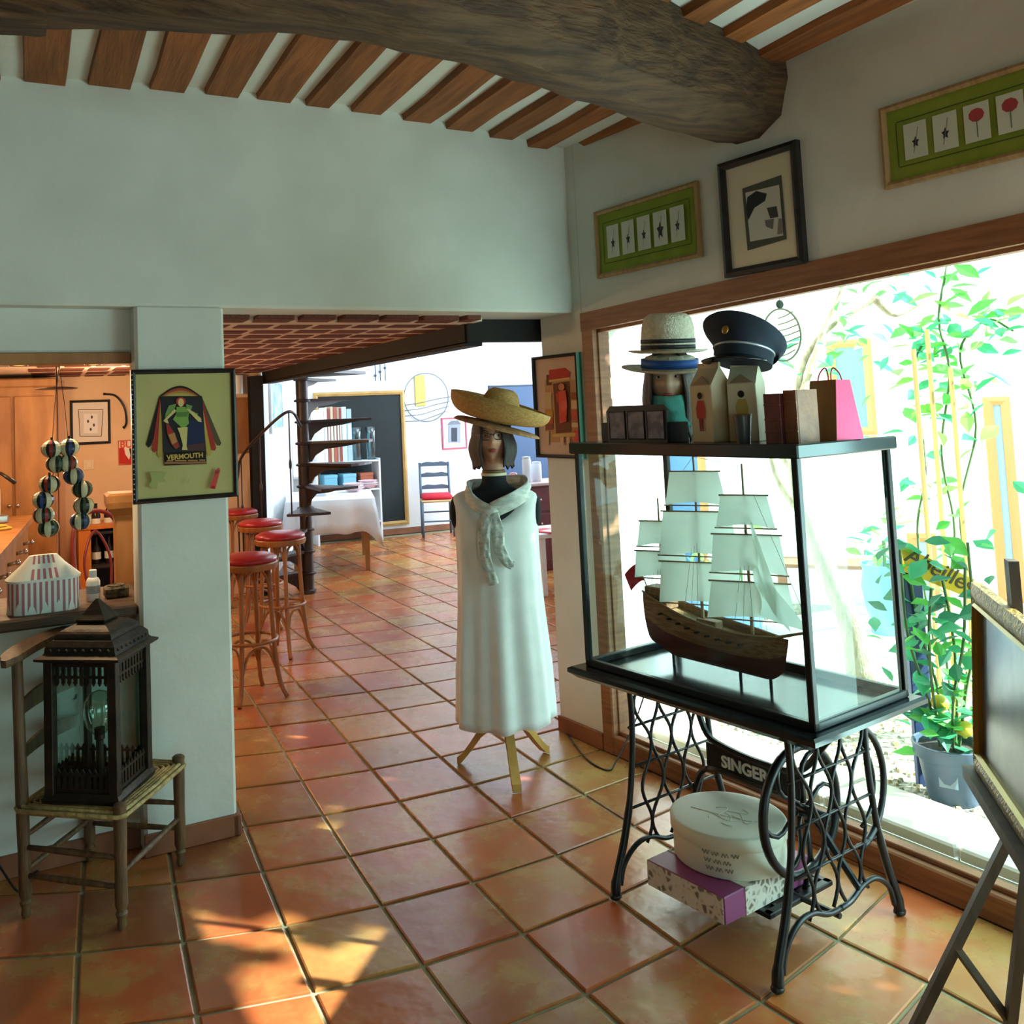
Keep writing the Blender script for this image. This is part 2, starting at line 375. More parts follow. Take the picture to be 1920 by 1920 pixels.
# ---- front room ceiling: plaster between joists
def zc(x): return 2.942-.07*min(((x-.25)/1.25)**2, 1.3)
mb = MB(); xs = np.linspace(-3.6, 2.9, 60)
mb.grid(lambda a, b: (-3.6+6.5*a, -8.2+8.35*b, zc(-3.6+6.5*a)+.026), 60, 2)
ceiling = struct(mb.build('ceiling', M_PLASTER))
mb = MB(); mb.box(-3.6, 2.95, -8.2, .3, 3.15, 3.25); struct(mb.build('ceiling_slab', M_PLASTER))
ed = [(42,127),(165,245),(275,346),(382,447),(480,545),(573,622),(658,723),(760,818),(843,900),(930,975),(1005,1045)]
spans = [(P_Y(a, 175+max(0, a-400)**1.12*.062, 0)[0], P_Y(b, 175+max(0, b-400)**1.12*.062, 0)[0]) for a, b in ed]
x0 = spans[0][0]
while x0 > -3.3: x0 -= .232; spans.insert(0, (x0, x0+.158))
x0 = spans[-1][0]
while x0 < 2.4: x0 += .225; spans.append((x0, x0+.15))
for a, b in spans:
    mb = MB(); n = 26; rings = []
    for k in range(n+1):
        y = -8.1+8.2*k/n; j1, j2 = random.gauss(0, .004), random.gauss(0, .004); zz = zc((a+b)/2)+random.gauss(0, .0015)
        rings.append([(a+j1, y, zz+.03), (a+j1+.006, y, zz), (b+j2-.006, y, zz), (b+j2, y, zz+.03)])
    mb.loft(rings); mb.build('joist', M_JOIST, ceiling)
# ---- great round-hewn beam
edge = [G(x, y, 2.70) for x, y in [(-60, 58), (0, 60), (300, 62), (600, 75), (800, 104), (1000, 150), (1170, 200), (1330, 243)]]
path = [(q[0], q[1]-.17, 2.79+.055*max(0, min(1, (1.2-q[0])/1.2))) for q in edge]
e1 = path[-1]; wl = RW.w(1.02, .02, 2.80); path = [(-3.5, path[0][1], 2.845)]+path+[(wl[0]+.05, wl[1], 2.80)]
path = smooth_path(path, 5); rings = []
sec = [(-.20, .02), (-.17, -.10), (-.06, -.185), (.06, -.19), (.15, -.13), (.19, .0), (.18, .13), (.10, .21), (-.10, .21), (-.18, .14)]
for k, q in enumerate(path):
    w1 = 1+.018*math.sin(k*.9)+.012*math.sin(k*2.3); rings.append([(q[0], q[1]-a*w1+.008*math.sin(k*1.7+a*20), q[2]+b*w1) for a, b in sec])
mb = MB(); mb.loft(rings); struct(mb.build('trim_1', M_OLDWOOD, smooth=True, auto=35))

# ---- brick ceiling of the bar, steel edge beam and post
ZB = 2.03
mb = MB(); mb.box(-3.4, 1.30, BW.w(0, TH, 0)[1]-.06, 4.9, ZB+.012, 2.25); bar_ceiling = struct(mb.build('ceiling_bar', M_MORTAR))
rows = [G(410, y, ZB)[1] for y in (600.5, 611.5, 622, 631, 639.5, 648, 657, 668, 678, 687, 694, 700, 705)]
bmesh_ = None
for r in range(len(rows)-1):
    ya, yb = rows[r]+.055, rows[r+1]-.055; x = -1.9+(r*.37 % .19)
    while x < 1.24:
        L = random.uniform(.165, .215); x1 = min(x+L, 1.26)
        if x1-x > .05 and project(((x+x1)/2, (ya+yb)/2, ZB))[0] > 60:
            if bmesh_ is None:
                q = MB(); q.bbox(-.5, .5, -.5, .5, -.5, .5, .04); o = q.build('brick', M_BRICK, bar_ceiling); bmesh_ = o
            else:
                o = bmesh_.copy(); COL.objects.link(o)
            o.location = ((x+x1)/2, (ya+yb)/2+random.uniform(-.012, .012), ZB+.0305+random.uniform(-.0015, .002))
            o.scale = (x1-x-.022, (yb-ya)*random.uniform(.9, 1.06), .045); o.rotation_euler = (0, 0, random.gauss(0, .01))
        x = x1+.012
mb = MB(); y0 = BW.w(1.3, TH, 0)[1]-.02
mb.box(1.262, 1.275, y0, 4.75, 1.945, 2.25); mb.box(1.262, 1.36, y0, 4.75, 1.93, 1.95); mb.box(1.24, 1.36, y0, 4.75, 2.235, 2.25)
mb.box(1.27, 1.78, y0-.03, y0+.05, 1.95, 2.25)
struct(mb.build('trim_2', M_STEEL_DARK))
mb = MB(); cx_, cy_ = G(490, 1115)[:2]
for a in ((-.06, .06, -.06, -.048), (-.06, .06, .048, .06), (-.006, .006, -.05, .05)): mb.box(cx_+a[0], cx_+a[1], cy_+a[2], cy_+a[3], 0, 2.0)
mb.box(cx_-.075, cx_+.075, cy_-.075, cy_+.075, 0, .012); struct(mb.build('trim_3', M_STEEL_DARK))
# ---- bar wall, far room walls
mb = MB(); mb.box(-3.4, 1.26, 4.8, 4.95, 0, 2.1); struct(mb.build('wall_bar', M_PEACH))
mb = MB(); mb.box(-3.6, -3.4, .1, 4.95, 0, 2.2); struct(mb.build('wall_bar_left', M_PEACH))
FY = 7.6
mb = MB(); mb.box(1.0, 7.2, FY, FY+.2, 0, 4.6); wall_far = struct(mb.build('wall_far', M_WHITE_WALL))
mb = MB(); mb.prism([(1.26, 4.78), (2.36, FY+.1), (2.16, FY+.1), (1.1, 4.95)], 0, 4.6, axis=2); struct(mb.build('wall_far_left', M_WHITE_WALL))
mb = MB(); mb.box(.9, 1.02, .1, 4.95, 2.25, 4.6); struct(mb.build('wall_mezzanine', M_WHITE_WALL))
mb = MB(); mb.box(.9, 2.0, .34, .42, 2.25, 4.6); struct(mb.build('wall_over_door', M_WHITE_WALL))
q0 = RW.w(-.335, .30, 0); q1 = RW.w(-.335, 0, 0)
mb = MB(); mb.prism([(q1[0]+.02, q1[1]), (q0[0], q0[1]-.29), (2.85, .95), (2.7, 1.15)], -.1, 4.6, axis=2)
mb.prism([(2.85, .95), (4.70, 3.55), (4.5, 3.65), (2.7, 1.15)], -.1, 4.6, axis=2)
mb.prism([(4.70, 3.55), (7.2, 3.85), (7.2, 4.0), (4.5, 3.65)], -.1, 4.6, axis=2)
wall_garden = struct(mb.build('wall_garden_side', M_WHITE_WALL))
mb = MB(); mb.box(7.05, 7.2, 3.8, 7.7, 0, 4.6); struct(mb.build('wall_far_right', M_WHITE_WALL))
mb = MB(); mb.box(.9, 7.2, .2, 7.8, 4.6, 4.7); struct(mb.build('ceiling_far', M_WHITE_WALL))
mb = MB(); mb.bbox(2.3, 7.0, FY-.014, FY, 0, .08, .003); struct(mb.build('baseboard_far', M_BASE))
# ================================================================== pictures on the walls
def flat(rgb, rough=.75): return mat('print_%d_%d_%d' % tuple(rgb), rgb, rough, spec=.25)
class Art:
    """flat printed shapes drawn on an upright plane, given in pixels of a crop of the photograph"""
    def __init__(s, fr, v, o, x0=0, y0=0, k=1.): s.fr, s.v, s.o, s.x0, s.y0, s.k = fr, v, o, x0, y0, k; s.mb = MB(); s.m = []; s.l = 0
    def uz(s, p):
        u, z = s.fr.hit(s.x0+p[0]/s.k, s.y0+p[1]/s.k, s.v); return u-s.o[0], z-s.o[1]
    def P(s, pts, rgb, local=False):
        s.l += 1; mt = flat(rgb)
        if mt not in s.m: s.m.append(mt)
        s.mb.mat(s.m.index(mt)); q = [p if local else s.uz(p) for p in pts]
        a = sum(q[i-1][0]*q[i][1]-q[i][0]*q[i-1][1] for i in range(len(q)))
        if a < 0: q = q[::-1]
        s.mb.poly([(p[0], -.0006*s.l, p[1]) for p in q]); return s
    def E(s, c, rx, ry, rgb, n=18): return s.P([(c[0]+rx*math.cos(2*PI*i/n), c[1]+ry*math.sin(2*PI*i/n)) for i in range(n)], rgb)
    def R(s, x0, y0, x1, y1, rgb): return s.P([(x0, y0), (x1, y0), (x1, y1), (x0, y1)], rgb)
    def L(s, pts, w, rgb):
        for a, b in zip(pts[:-1], pts[1:]):
            d = np.array(b, float)-np.array(a, float); n = np.array([-d[1], d[0]])/max(np.hypot(*d), 1e-6)*w/2
            s.P([tuple(a+n), tuple(b+n), tuple(b-n), tuple(a-n)], rgb)
        return s
    def text(s, body, c, size, rgb, bold=0., rot=0., shear=0.):
        s.l += 1; mt = flat(rgb)
        if mt not in s.m: s.m.append(mt)
        s.mb.mat(s.m.index(mt)); u, z = s.uz(c); s.mb.xf(T(u, -.0006*s.l, z) @ RY(rot)); s.mb.text(body, size, .0006, bold, shear); s.mb.xf(None); return s
    def build(s, parent, y, name='print'):
        return s.mb.build(name, s.m, parent, loc=(0, y, 0))
def quad_frame(fr, tl, tr, br, bl, v=0.):
    q = [fr.hit(*p, v) for p in (tl, tr, br, bl)]
    u0, u1 = (q[0][0]+q[3][0])/2, (q[1][0]+q[2][0])/2; z1, z0 = (q[0][1]+q[1][1])/2, (q[2][1]+q[3][1])/2
    return (u0+u1)/2, (z0+z1)/2, (u1-u0)/2, (z1-z0)/2
def frame_bars(mb, hw, hh, b, d):
    """four mitred bars round an opening, front at y=-d"""
    o = [(-hw, -hh), (hw, -hh), (hw, hh), (-hw, hh)]; i = [(-hw+b, -hh+b), (hw-b, -hh+b), (hw-b, hh-b), (-hw+b, hh-b)]
    for k in range(4):
        l = (k+1) % 4; a, c, e, f = o[k], o[l], i[l], i[k]
        mid = [((p[0]+q[0])/2, (p[1]+q[1])/2) for p, q in ((a, f), (c, e))]
        mb.loft([[(a[0], 0, a[1]), (a[0], -d*.8, a[1]), (mid[0][0], -d, mid[0][1]), (f[0], -d*.7, f[1]), (f[0], 0, f[1])],
                 [(c[0], 0, c[1]), (c[0], -d*.8, c[1]), (mid[1][0], -d, mid[1][1]), (e[0], -d*.7, e[1]), (e[0], 0, e[1])]])
    return mb
def hang(fr, name, label, cx, cz, v=0., tilt=0., cat='picture', group=None):
    t = thing(name, label, cat, fr.w(cx, v, cz), fr.rz, group)
    if tilt: t.rotation_euler = (0, tilt, fr.rz)
    return t
def picture(fr, name, label, quad, bar, depth, mframe, mount, v=0., tilt=0., cat='picture', group=None):
    cx, cz, hw, hh = quad_frame(fr, *quad, v); t = hang(fr, name, label, cx, cz, v-.002, tilt, cat, group)
    frame_bars(MB(), hw, hh, bar, depth).build('frame', mframe, t)
    MB().box(-hw+bar*.7, hw-bar*.7, -depth*.35, -.001, -hh+bar*.7, hh-bar*.7).build('mount', mount, t)
    return t, (cx, cz, hw, hh)
M_BLACKFRAME = mat('black_frame', (26, 26, 26), .35, rgb2=(40, 38, 36), scale=20)
M_PALEWOOD = mat('pale_wood', (172, 142, 94), .5, rgb2=(150, 118, 74), scale=5, stretch=(14, 1, 1))
M_CREAM = mat('cream_card', (222, 214, 188), .9, spec=.1)
M_GREENMOUNT = mat('green_mount', (142, 158, 66), .85, rgb2=(128, 148, 56), scale=8, spec=.1)
M_STUD = mat('frame_stud', (196, 190, 170), .35, .7)

# ---- aperitif poster on the pier
t, (cx, cz, hw, hh) = picture(BW, 'framed_poster', 'vermouth poster with a figure in green, black studded frame on the white pier', ((237, 695), (437, 690), (447, 935), (255, 940)), .018, .022, M_BLACKFRAME, mat('olive_card', (196, 184, 122), .85, rgb2=(188, 176, 112), scale=6))
a = Art(BW, -.012, (cx, cz), 240, 690, 7.68)
BLK, RED, YEL, GRN, SKN = (38, 32, 24), (170, 52, 44), (178, 150, 72), (128, 164, 78), (210, 190, 120)
arch = [(450+600*(i/14), 405-150*math.sin(PI*i/14)) for i in range(15)]
a.P(arch, BLK); a.P([(480+540*(i/14), 405-118*math.sin(PI*i/14)) for i in range(15)], (166, 72, 50)); a.P([(500+500*(i/14), 405-80*math.sin(PI*i/14)) for i in range(15)], (186, 132, 66)); a.P([(520+460*(i/14), 405-42*math.sin(PI*i/14)) for i in range(15)], (190, 168, 92))
for dx, col_l, col_r, xl, xr, yb in ((0, BLK, (92, 78, 58), 300, 1310, 1120), (1, RED, RED, 385, 1235, 1190), (2, YEL, (190, 160, 76), 462, 1165, 1265)):
    a.P([(450+dx*8, 405), (xl-42, yb-20), (xl-10, yb+28), (xl+30, yb)] + [(480+dx*14, 700), (468+dx*8, 420)], col_l)
    a.P([(1052-dx*8, 390), (xr+32, yb-40), (xr+12, yb), (xr-28, yb-6)] + [(1078-dx*8, 700), (1060-dx*8, 405)], col_r)
a.P([(460, 410), (1062, 405), (1130, 1380), (520, 1405)], (32, 24, 20)); a.P([(474, 424), (1050, 420), (1108, 1200), (500, 1215)], (44, 42, 46))
a.P([(860, 760), (1080, 740), (1098, 1090), (850, 1120)], (40, 46, 78)); a.P([(850, 1110), (1098, 1080), (1104, 1190), (848, 1195)], (84, 54, 56))
a.P([(524, 1352), (1126, 1342), (1128, 1372), (524, 1384)], (160, 104, 70))
a.P([(585, 540), (690, 515), (660, 600), (560, 700), (520, 770), (535, 650)], (118, 150, 84)); a.P([(830, 520), (920, 545), (900, 610), (1000, 660), (985, 700), (840, 640)], (118, 150, 84))
a.P([(690, 560), (820, 560), (870, 640), (860, 720), (870, 800), (790, 880), (690, 790), (640, 740), (690, 660)], GRN); a.P([(680, 640), (870, 630), (850, 700), (690, 706)], (92, 126, 62))
a.P([(660, 590), (690, 620), (560, 740), (580, 800), (540, 790), (500, 760)], SKN); a.P([(830, 590), (870, 590), (1040, 720), (1050, 780), (1000, 770), (960, 730)], SKN)
a.P([(700, 860), (850, 850), (835, 1120), (848, 1180), (765, 1180), (780, 1110), (735, 940)], SKN)
a.E((752, 480), 70, 58, (186, 58, 52)); a.E((752, 500), 42, 60, (224, 186, 130))
a.P([(540, 800), (570, 800), (650, 920), (735, 1130), (680, 1170), (610, 1090), (550, 930)], (150, 60, 50)); a.P([(570, 960), (660, 930), (700, 1060), (630, 1100)], (190, 130, 74)); a.P([(560, 880), (600, 870), (625, 920), (575, 950)], (190, 40, 44))
a.text('VERMOUTH', (812, 1302), .0265, (206, 172, 88), .0008, -.02)
for x0, x1 in ((545, 640), (665, 830), (850, 990), (1010, 1095)): a.R(x0, 1325-(x0-545)*.02, x1, 1342-(x0-545)*.02, (176, 140, 84))
a.P([(300, 1490), (400, 1500), (540, 1500), (500, 1580), (550, 1640), (420, 1640), (400, 1740), (280, 1690), (330, 1620)], (166, 168, 104))
a.P([(800, 1560), (835, 1640), (890, 1540), (850, 1660), (830, 1660)], (176, 174, 114))
a.P([(1290, 1430), (1310, 1470), (1270, 1620), (1240, 1740), (1160, 1730), (1165, 1680), (1215, 1560), (1235, 1470)], (200, 76, 66)); a.P([(1190, 1690), (1235, 1690), (1225, 1735), (1180, 1728)], (170, 36, 40)); a.P([(1240, 1480), (1295, 1470), (1285, 1510), (1235, 1530)], (160, 60, 56))
a.build(t, -.0085)
mb = MB()
for k in range(26): mb.ball((-hw+.004, -.0185, -hh+.02+k*(2*hh-.04)/25), .0035, n=6, k=4)
stuff(mb.build('stud_row', M_STUD, t, smooth=True))

# ---- tall red poster on the doorway side
t, (cx, cz, hw, hh) = picture(RW, 'framed_poster', 'poster with a red figure between columns, black frame on the doorway side wall', ((1003, 672), (1090, 658), (1097, 862), (1013, 855)), .016, .03, M_BLACKFRAME, mat('pink_card', (206, 180, 158), .85))
mb = MB(); mb.box(hw+.0005, hw+.004, -.028, 0, -hh, hh); mb.build('edge_strip', mat('teal_paint', (90, 158, 136), .5), t)
a = Art(RW, -.012, (cx, cz), 960, 600, 3.84); SALM, BRN = (214, 92, 74), (118, 74, 48)
a.R(240, 430, 470, 880, (190, 148, 104)); a.R(250, 395, 290, 470, (110, 72, 58)); a.P([(270, 360), (385, 345), (425, 378), (415, 415), (270, 440)], (186, 62, 54)); a.P([(270, 432), (420, 412), (420, 430), (270, 450)], (214, 178, 112))
a.P([(300, 460), (418, 440), (432, 805), (322, 815)], BRN); a.R(240, 520, 290, 640, (200, 176, 128)); a.R(245, 650, 300, 700, (196, 140, 54)); a.R(248, 700, 302, 745, (190, 100, 60)); a.R(250, 745, 300, 790, (140, 86, 60)); a.R(240, 800, 275, 900, (204, 176, 146))
a.R(435, 520, 478, 570, (150, 92, 60)); a.R(436, 580, 480, 640, (216, 186, 150)); a.R(440, 650, 486, 720, (196, 90, 74)); a.R(440, 740, 488, 770, (220, 180, 140)); a.R(455, 790, 492, 900, (206, 84, 80))
a.P([(300, 820), (470, 812), (470, 838), (300, 842)], (206, 170, 110)); a.R(360, 842, 385, 900, (214, 180, 150)); a.R(405, 842, 430, 900, (214, 180, 150))
a.E((370, 482), 22, 26, (206, 130, 100)); a.P([(345, 515), (400, 505), (412, 600), (408, 730), (360, 745), (352, 600)], SALM); a.P([(330, 530), (352, 520), (356, 600), (338, 590)], (196, 70, 60)); a.E((390, 620), 24, 36, (224, 104, 84)); a.E((385, 700), 22, 34, (206, 78, 66))
a.build(t, -.0115)

# ---- the two long green frames and the black portrait frame over the window
def insect_frame(quad, cells, label, x0, y0, k):
    t, (cx, cz, hw, hh) = picture(RW, 'long_green_picture', label, quad, .02, .022, M_PALEWOOD, M_GREENMOUNT, tilt=0, group=None)
    a = Art(RW, -.01, (cx, cz))
    ins = .052
    for s_ in (0, 1):
        w_, h_ = hw-ins-.004*s_, hh-ins-.004*s_
    wi, hi = hw-ins, hh-ins-.012
    for q in ((-wi, hi, wi, hi+.003), (-wi, -hi-.003, wi, -hi), (-wi-.003, -hi, -wi, hi), (wi, -hi, wi+.003, hi)):
        a.P([(q[0], q[1]), (q[2], q[1]), (q[2], q[3]), (q[0], q[3])], (70, 84, 40), True)
    n = len(cells); pw = 2*(wi-.012)/n
    for i, c in enumerate(cells):
        xc = -wi+.012+pw*(i+.5); cw, ch = pw*.39, hi*.80
        a.P([(xc-cw, -ch), (xc+cw, -ch), (xc+cw, ch), (xc-cw, ch)], (206, 214, 196), True)
        body = {'fly': (56, 58, 60), 'flower': (176, 70, 74), 'star': (62, 64, 72)}[c]
        m_ = 9
        if c == 'flower':
            a.P([(xc+cw*.62*math.cos(2*PI*j/m_), ch*.38+ch*.36*math.sin(2*PI*j/m_)) for j in range(m_)], body, True); a.P([(xc-.001, -ch*.8), (xc+.0015, -ch*.8), (xc+.0015, ch*.2), (xc-.001, ch*.2)], (90, 110, 80), True)
        else:
            r0 = .55 if c == 'star' else .34
            a.P([(xc+cw*(r0 if j % 2 == 0 else r0*.5)*math.cos(2*PI*j/10+.3), -ch*.12+ch*(r0 if j % 2 == 0 else r0*.5)*math.sin(2*PI*j/10+.3)) for j in range(10)], body, True)
            a.P([(xc-.001-cw*.2, -ch*.7), (xc+.001-cw*.2, -ch*.7), (xc+.001+cw*.3, ch*.7), (xc-.001+cw*.3, ch*.7)], (120, 124, 118), True)
    a.build(t, -.0085)
insect_frame(((1117, 405), (1310, 333), (1322, 480), (1127, 523)), ['fly', 'fly', 'fly', 'star', 'fly'], 'long green mounted picture of five insects in pale wood, beside the corner', 0, 0, 1)
insect_frame(((1657, 203), (2130, 52), (2130, 215), (1663, 380)), ['fly', 'fly', 'flower', 'flower', 'fly', 'flower'], 'long green mounted picture with insects and red poppies in pale wood', 0, 0, 1)
t, (cx, cz, hw, hh) = picture(RW, 'framed_photograph', 'black framed black and white photograph in a cream mount above the window', ((1350, 315), (1500, 258), (1517, 490), (1370, 525)), .03, .03, M_BLACKFRAME, M_CREAM, v=-.002)
a = Art(RW, -.012, (cx, cz), 1280, 0, 3.0)
a.P([(340, 1062), (560, 985), (590, 1345), (370, 1410)], (84, 88, 80)); a.P([(358, 1085), (548, 1040), (572, 1325), (385, 1360)], (206, 208, 198))
a.P([(370, 1110), (420, 1075), (480, 1090), (470, 1130), (410, 1170), (375, 1240), (362, 1180)], (50, 54, 54)); a.P([(480, 1170), (535, 1160), (545, 1220), (500, 1230)], (74, 76, 74)); a.P([(470, 1240), (520, 1230), (515, 1290), (478, 1275)], (120, 122, 118)); a.P([(548, 1230), (566, 1230), (570, 1315), (540, 1320)], (130, 132, 126))
a.build(t, -.0125)

# ================================================================== rush chair with lantern
M_CHAIRWOOD = mat('chair_wood', (112, 82, 52), .55, rgb2=(80, 56, 34), scale=9, stretch=(6, 6, .8), bump=.25)
M_RUSH = mat('rush', (186, 164, 108), .85, rgb2=(146, 122, 74), scale=40, stretch=(1, 1, 1), bump=.4, bscale=90)
CHC = (-.540, -.232); CHA = math.radians(55)
t = thing('rush_seat_chair', 'low ladder-back wooden chair with a rush seat and a wide curved top rail', 'chair', (*CHC, 0), CHA)
HX, HY = .205, .178
leg = [(.010, 0), (.016, .012), (.013, .03), (.020, .05), (.014, .058), (.021, .075), (.019, .2), (.021, .3)]
for sx in (-1, 1):
    mb = MB(); mb.lathe(leg+[(.021, .37), (.023, .384), (.016, .39)], 12, (sx*HX, -HY, 0)); mb.build('leg', M_CHAIRWOOD, t, smooth=True, auto=50)
    mb = MB()
    prof = leg+[(.021, .4), (.019, .6), (.018, .835)]
    rings = [[(sx*HX*.93+r*math.cos(2*PI*k/12), HY+z*.03+r*math.sin(2*PI*k/12), z) for k in range(12)] for r, z in prof]
    mb.loft(rings); mb.build('leg', M_CHAIRWOOD, t, smooth=True, auto=50)
def rung(p, q, r=.010):
    a_, b_ = np.array(p), np.array(q); mb = MB(); mb.tube([tuple(a_+(b_-a_)*k/4) for k in range(5)], [r*.8, r, r*1.15, r, r*.8], 8); mb.build('rung', M_CHAIRWOOD, t, smooth=True)
for sx in (-1, 1):
    for z in (.13, .22): rung((sx*HX, -HY, z), (sx*HX*.93, HY, z+.005))
rung((-HX, -HY, .17), (HX, -HY, .17)); rung((-HX*.93, HY, .15), (HX*.93, HY, .15)); rung((-HX*.93, HY, .26), (HX*.93, HY, .26))
mb = MB(); NR = 15
for k in range(NR):
    f = 1-k/NR; hx, hy = (HX+.022)*f, (HY+.022)*f; z = .357+.010*f-.004
    if k == 0: z -= .008
    c_ = .018*f; pts = []
    for (x_, y_) in ((-hx+c_, -hy), (0, -hy-.004*f), (hx-c_, -hy), (hx, -hy+c_), (hx+.003*f, 0), (hx, hy-c_), (hx-c_, hy), (0, hy), (-hx+c_, hy), (-hx, hy-c_), (-hx, 0), (-hx, -hy+c_)): pts.append((x_, y_, z))
    mb.tube(pts, .0075, 6, closed=True)
mb.bbox(-HX-.01, HX+.01, -HY-.01, HY+.01, .334, .352, .008)
mb.build('rush_seat', M_RUSH, t, smooth=True)
for z, h in ((.50, .05), (.645, .06)):
    mb = MB(); rings = []
    for k in range(9):
        x_ = -HX*.93+2*HX*.93*k/8; b_ = .028*math.sin(PI*k/8); hh_ = h*(.7+.3*math.sin(PI*k/8))
        y_ = HY+z*.03+b_; rings.append([(x_, y_-.006, z), (x_, y_+.006, z), (x_, y_+.006, z+hh_), (x_, y_-.006, z+hh_)])
    mb.loft(rings); mb.build('back_slat', M_CHAIRWOOD, t)
mb = MB(); rings = []
for k in range(13):
    s_ = -1+2*k/12; x_ = s_*.285; y_ = HY+.026-.075*(1-s_*s_)*-.55-.02; hw_ = .040*math.sqrt(max(.05, 1-abs(s_)**6)); z_ = .845+.012*(1-s_*s_)
    rings.append([(x_, y_-hw_*1.15, z_-.008), (x_, y_-hw_, z_-.014), (x_, y_+hw_, z_-.014), (x_, y_+hw_*1.15, z_-.006), (x_, y_+hw_, z_+.010), (x_, y_-hw_, z_+.010)])
mb.loft(rings); mb.build('top_rail', M_CHAIRWOOD, t, smooth=True, auto=40)

M_BRONZE = mat('dark_bronze', (58, 48, 36), .45, .55, rgb2=(40, 34, 28), scale=14, bump=.15)
M_LANTGLASS = glass_mat('lantern_glass', (214, 232, 228), .10)
ZS = .372
ff = G(222, 1511, ZS); LA = math.radians(58); H = .130; dv = np.array([math.cos(LA), math.sin(LA)]); lc = ff[:2]+H*1.03*dv+H*1.03*np.array([-dv[1], dv[0]])
hp = above(ff, 209, 1243)-ZS
t = thing('lantern', 'tall dark bronze lantern with glass panes and a stepped roof on the rush chair', 'lantern', (*lc, ZS), LA)
def sqloft(prof, n_mat, name, parent, round_=0.):
    mb = MB(); mb.loft([[(-h, -h, z), (h, -h, z), (h, h, z), (-h, h, z)] for h, z in prof]); return mb.build(name, n_mat, parent)
sqloft([(H*1.04, 0), (H*1.06, .012), (H*1.0, .024), (H*.98, .03), (H*.9, .03)], M_BRONZE, 'base', t)
PT = .016
for sx in (-1, 1):
    for sy in (-1, 1):
        mb = MB(); x_, y_ = sx*(H-PT), sy*(H-PT); mb.bbox(x_-PT, x_+PT, y_-PT, y_+PT, .02, hp, .002); mb.build('post', M_BRONZE, t)
for q in range(4):
    y_ = -H+PT
    for zb, zt, flip in ((.03, .105, 0), (hp-.085, hp-.005, 1)):
        mb = MB().xf(RZ(q*PI/2)); n = 9
        for k in range(n):
            x_ = -H+2*PT+(2*H-4*PT)*(k+.5)/n; w_ = (2*H-4*PT)/n*.26
            z0_, z1_ = (zb, zt) if not flip else (zb, zt)
            mb.box(x_-w_, x_+w_, y_-.003, y_+.003, z0_+(.012 if flip else 0), z1_-(0 if flip else .012))
            tip = zt if not flip else zb; s_ = 1 if not flip else -1
            mb.prism([(x_-w_*1.4, tip-s_*.014), (x_+w_*1.4, tip-s_*.014), (x_, tip)] if s_ > 0 else [(x_+w_*1.4, tip-s_*.014), (x_-w_*1.4, tip-s_*.014), (x_, tip)], y_-.003, y_+.003)
        zr = (zb+.052) if not flip else (zb+.026)
        mb.box(-H+PT, H-PT, y_-.004, y_+.004, zr, zr+.008)
        if flip: mb.box(-H+PT, H-PT, y_-.004, y_+.004, zt-.016, zt)
        else: mb.box(-H+PT, H-PT, y_-.004, y_+.004, zb, zb+.012)
        mb.build('gallery', M_BRONZE, t)
    mb = MB().xf(RZ(q*PI/2)); y2 = -H+PT*1.5; mb.poly([(-H+PT, y2, .03), (H-PT, y2, .03), (H-PT, y2, hp), (-H+PT, y2, hp)]); mb.build('pane', M_LANTGLASS, t)
rt = above((*lc, 0), 182, 1122)-ZS-hp
roof = sqloft([(H*.95, hp-.012), (H*1.0, hp-.004), (H*1.16, hp+.004), (H*1.17, hp+.012), (H*1.02, hp+.02), (H*.98, hp+.026)], M_BRONZE, 'roof', t)
sqloft([(H*.98, hp+.022), (H*.96, hp+.045), (H*.84, hp+.062), (H*.80, hp+.064)], M_BRONZE, 'collar', roof)
pr = []
for k in range(9):
    f = k/8; pr.append((H*(.80-.52*(f**1.0)+.16*math.sin(PI*f)), hp+.064+(rt*.62-.064)*f))
sqloft(pr, M_BRONZE, 'dome', roof)
zt = hp+rt*.62
sqloft([(H*.30, zt-.01), (H*.40, zt), (H*.41, zt+.006), (H*.30, zt+.02), (H*.03, hp+rt)], M_BRONZE, 'cap', roof)
for q in range(4):
    mb = MB().xf(RZ(q*PI/2))
    for k in range(8): mb.ball((-H*.8+H*1.6*k/7, -H*.975, hp+.034), .006, n=6, k=4)
    stuff(mb.build('bead_row', M_BRONZE, roof))
mb = MB(); mb.lathe([(.03, .03), (.032, .045), (.014, .05), (.013, .16), (.018, .165), (.018, .20)], 14); mb.build('lamp_stem', M_BRONZE, t, smooth=True, auto=40)
mb = MB(); mb.lathe([(.004, .175), (.02, .18), (.042, .205), (.056, .245), (.055, .28), (.035, .315), (.004, .328)], 20); mb.build('glass_globe', glass_mat('globe_glass', (232, 238, 226), .35), t, smooth=True)
mb = MB(); mb.tube([(H+.0, H*.3, hp*.55), (H+.02, H*.3, hp*.55), (H+.024, H*.3, hp*.55+.012)], .005, 6); mb.build('latch', M_BRONZE, t)

# ---- cable behind the chair
def cable(name, label, pts, r, m_):
    mb = MB(); mb.tube(smooth_path(pts, 6), r, 6); return tag(mb.build(name, m_, smooth=True), label, 'cable')
M_CABLE = mat('black_cable', (20, 20, 20), .5)
g1, g2, g3, g4 = G(25, 1600), G(36, 1676), G(60, 1650), G(85, 1610)
yv = BW.w(-.95, .09, 0)
cable('power_cable', 'thin black cable hanging down the wall beside the rush chair', [(g1[0]-.16, yv[1]-.006, .20), (g1[0]-.09, yv[1]-.01, .16), (g1[0]-.03, yv[1]-.05, .06), (g2[0], g2[1], .006), (g3[0], g3[1], .006), (g4[0]+.02, g4[1]+.02, .006)], .004, M_CABLE)
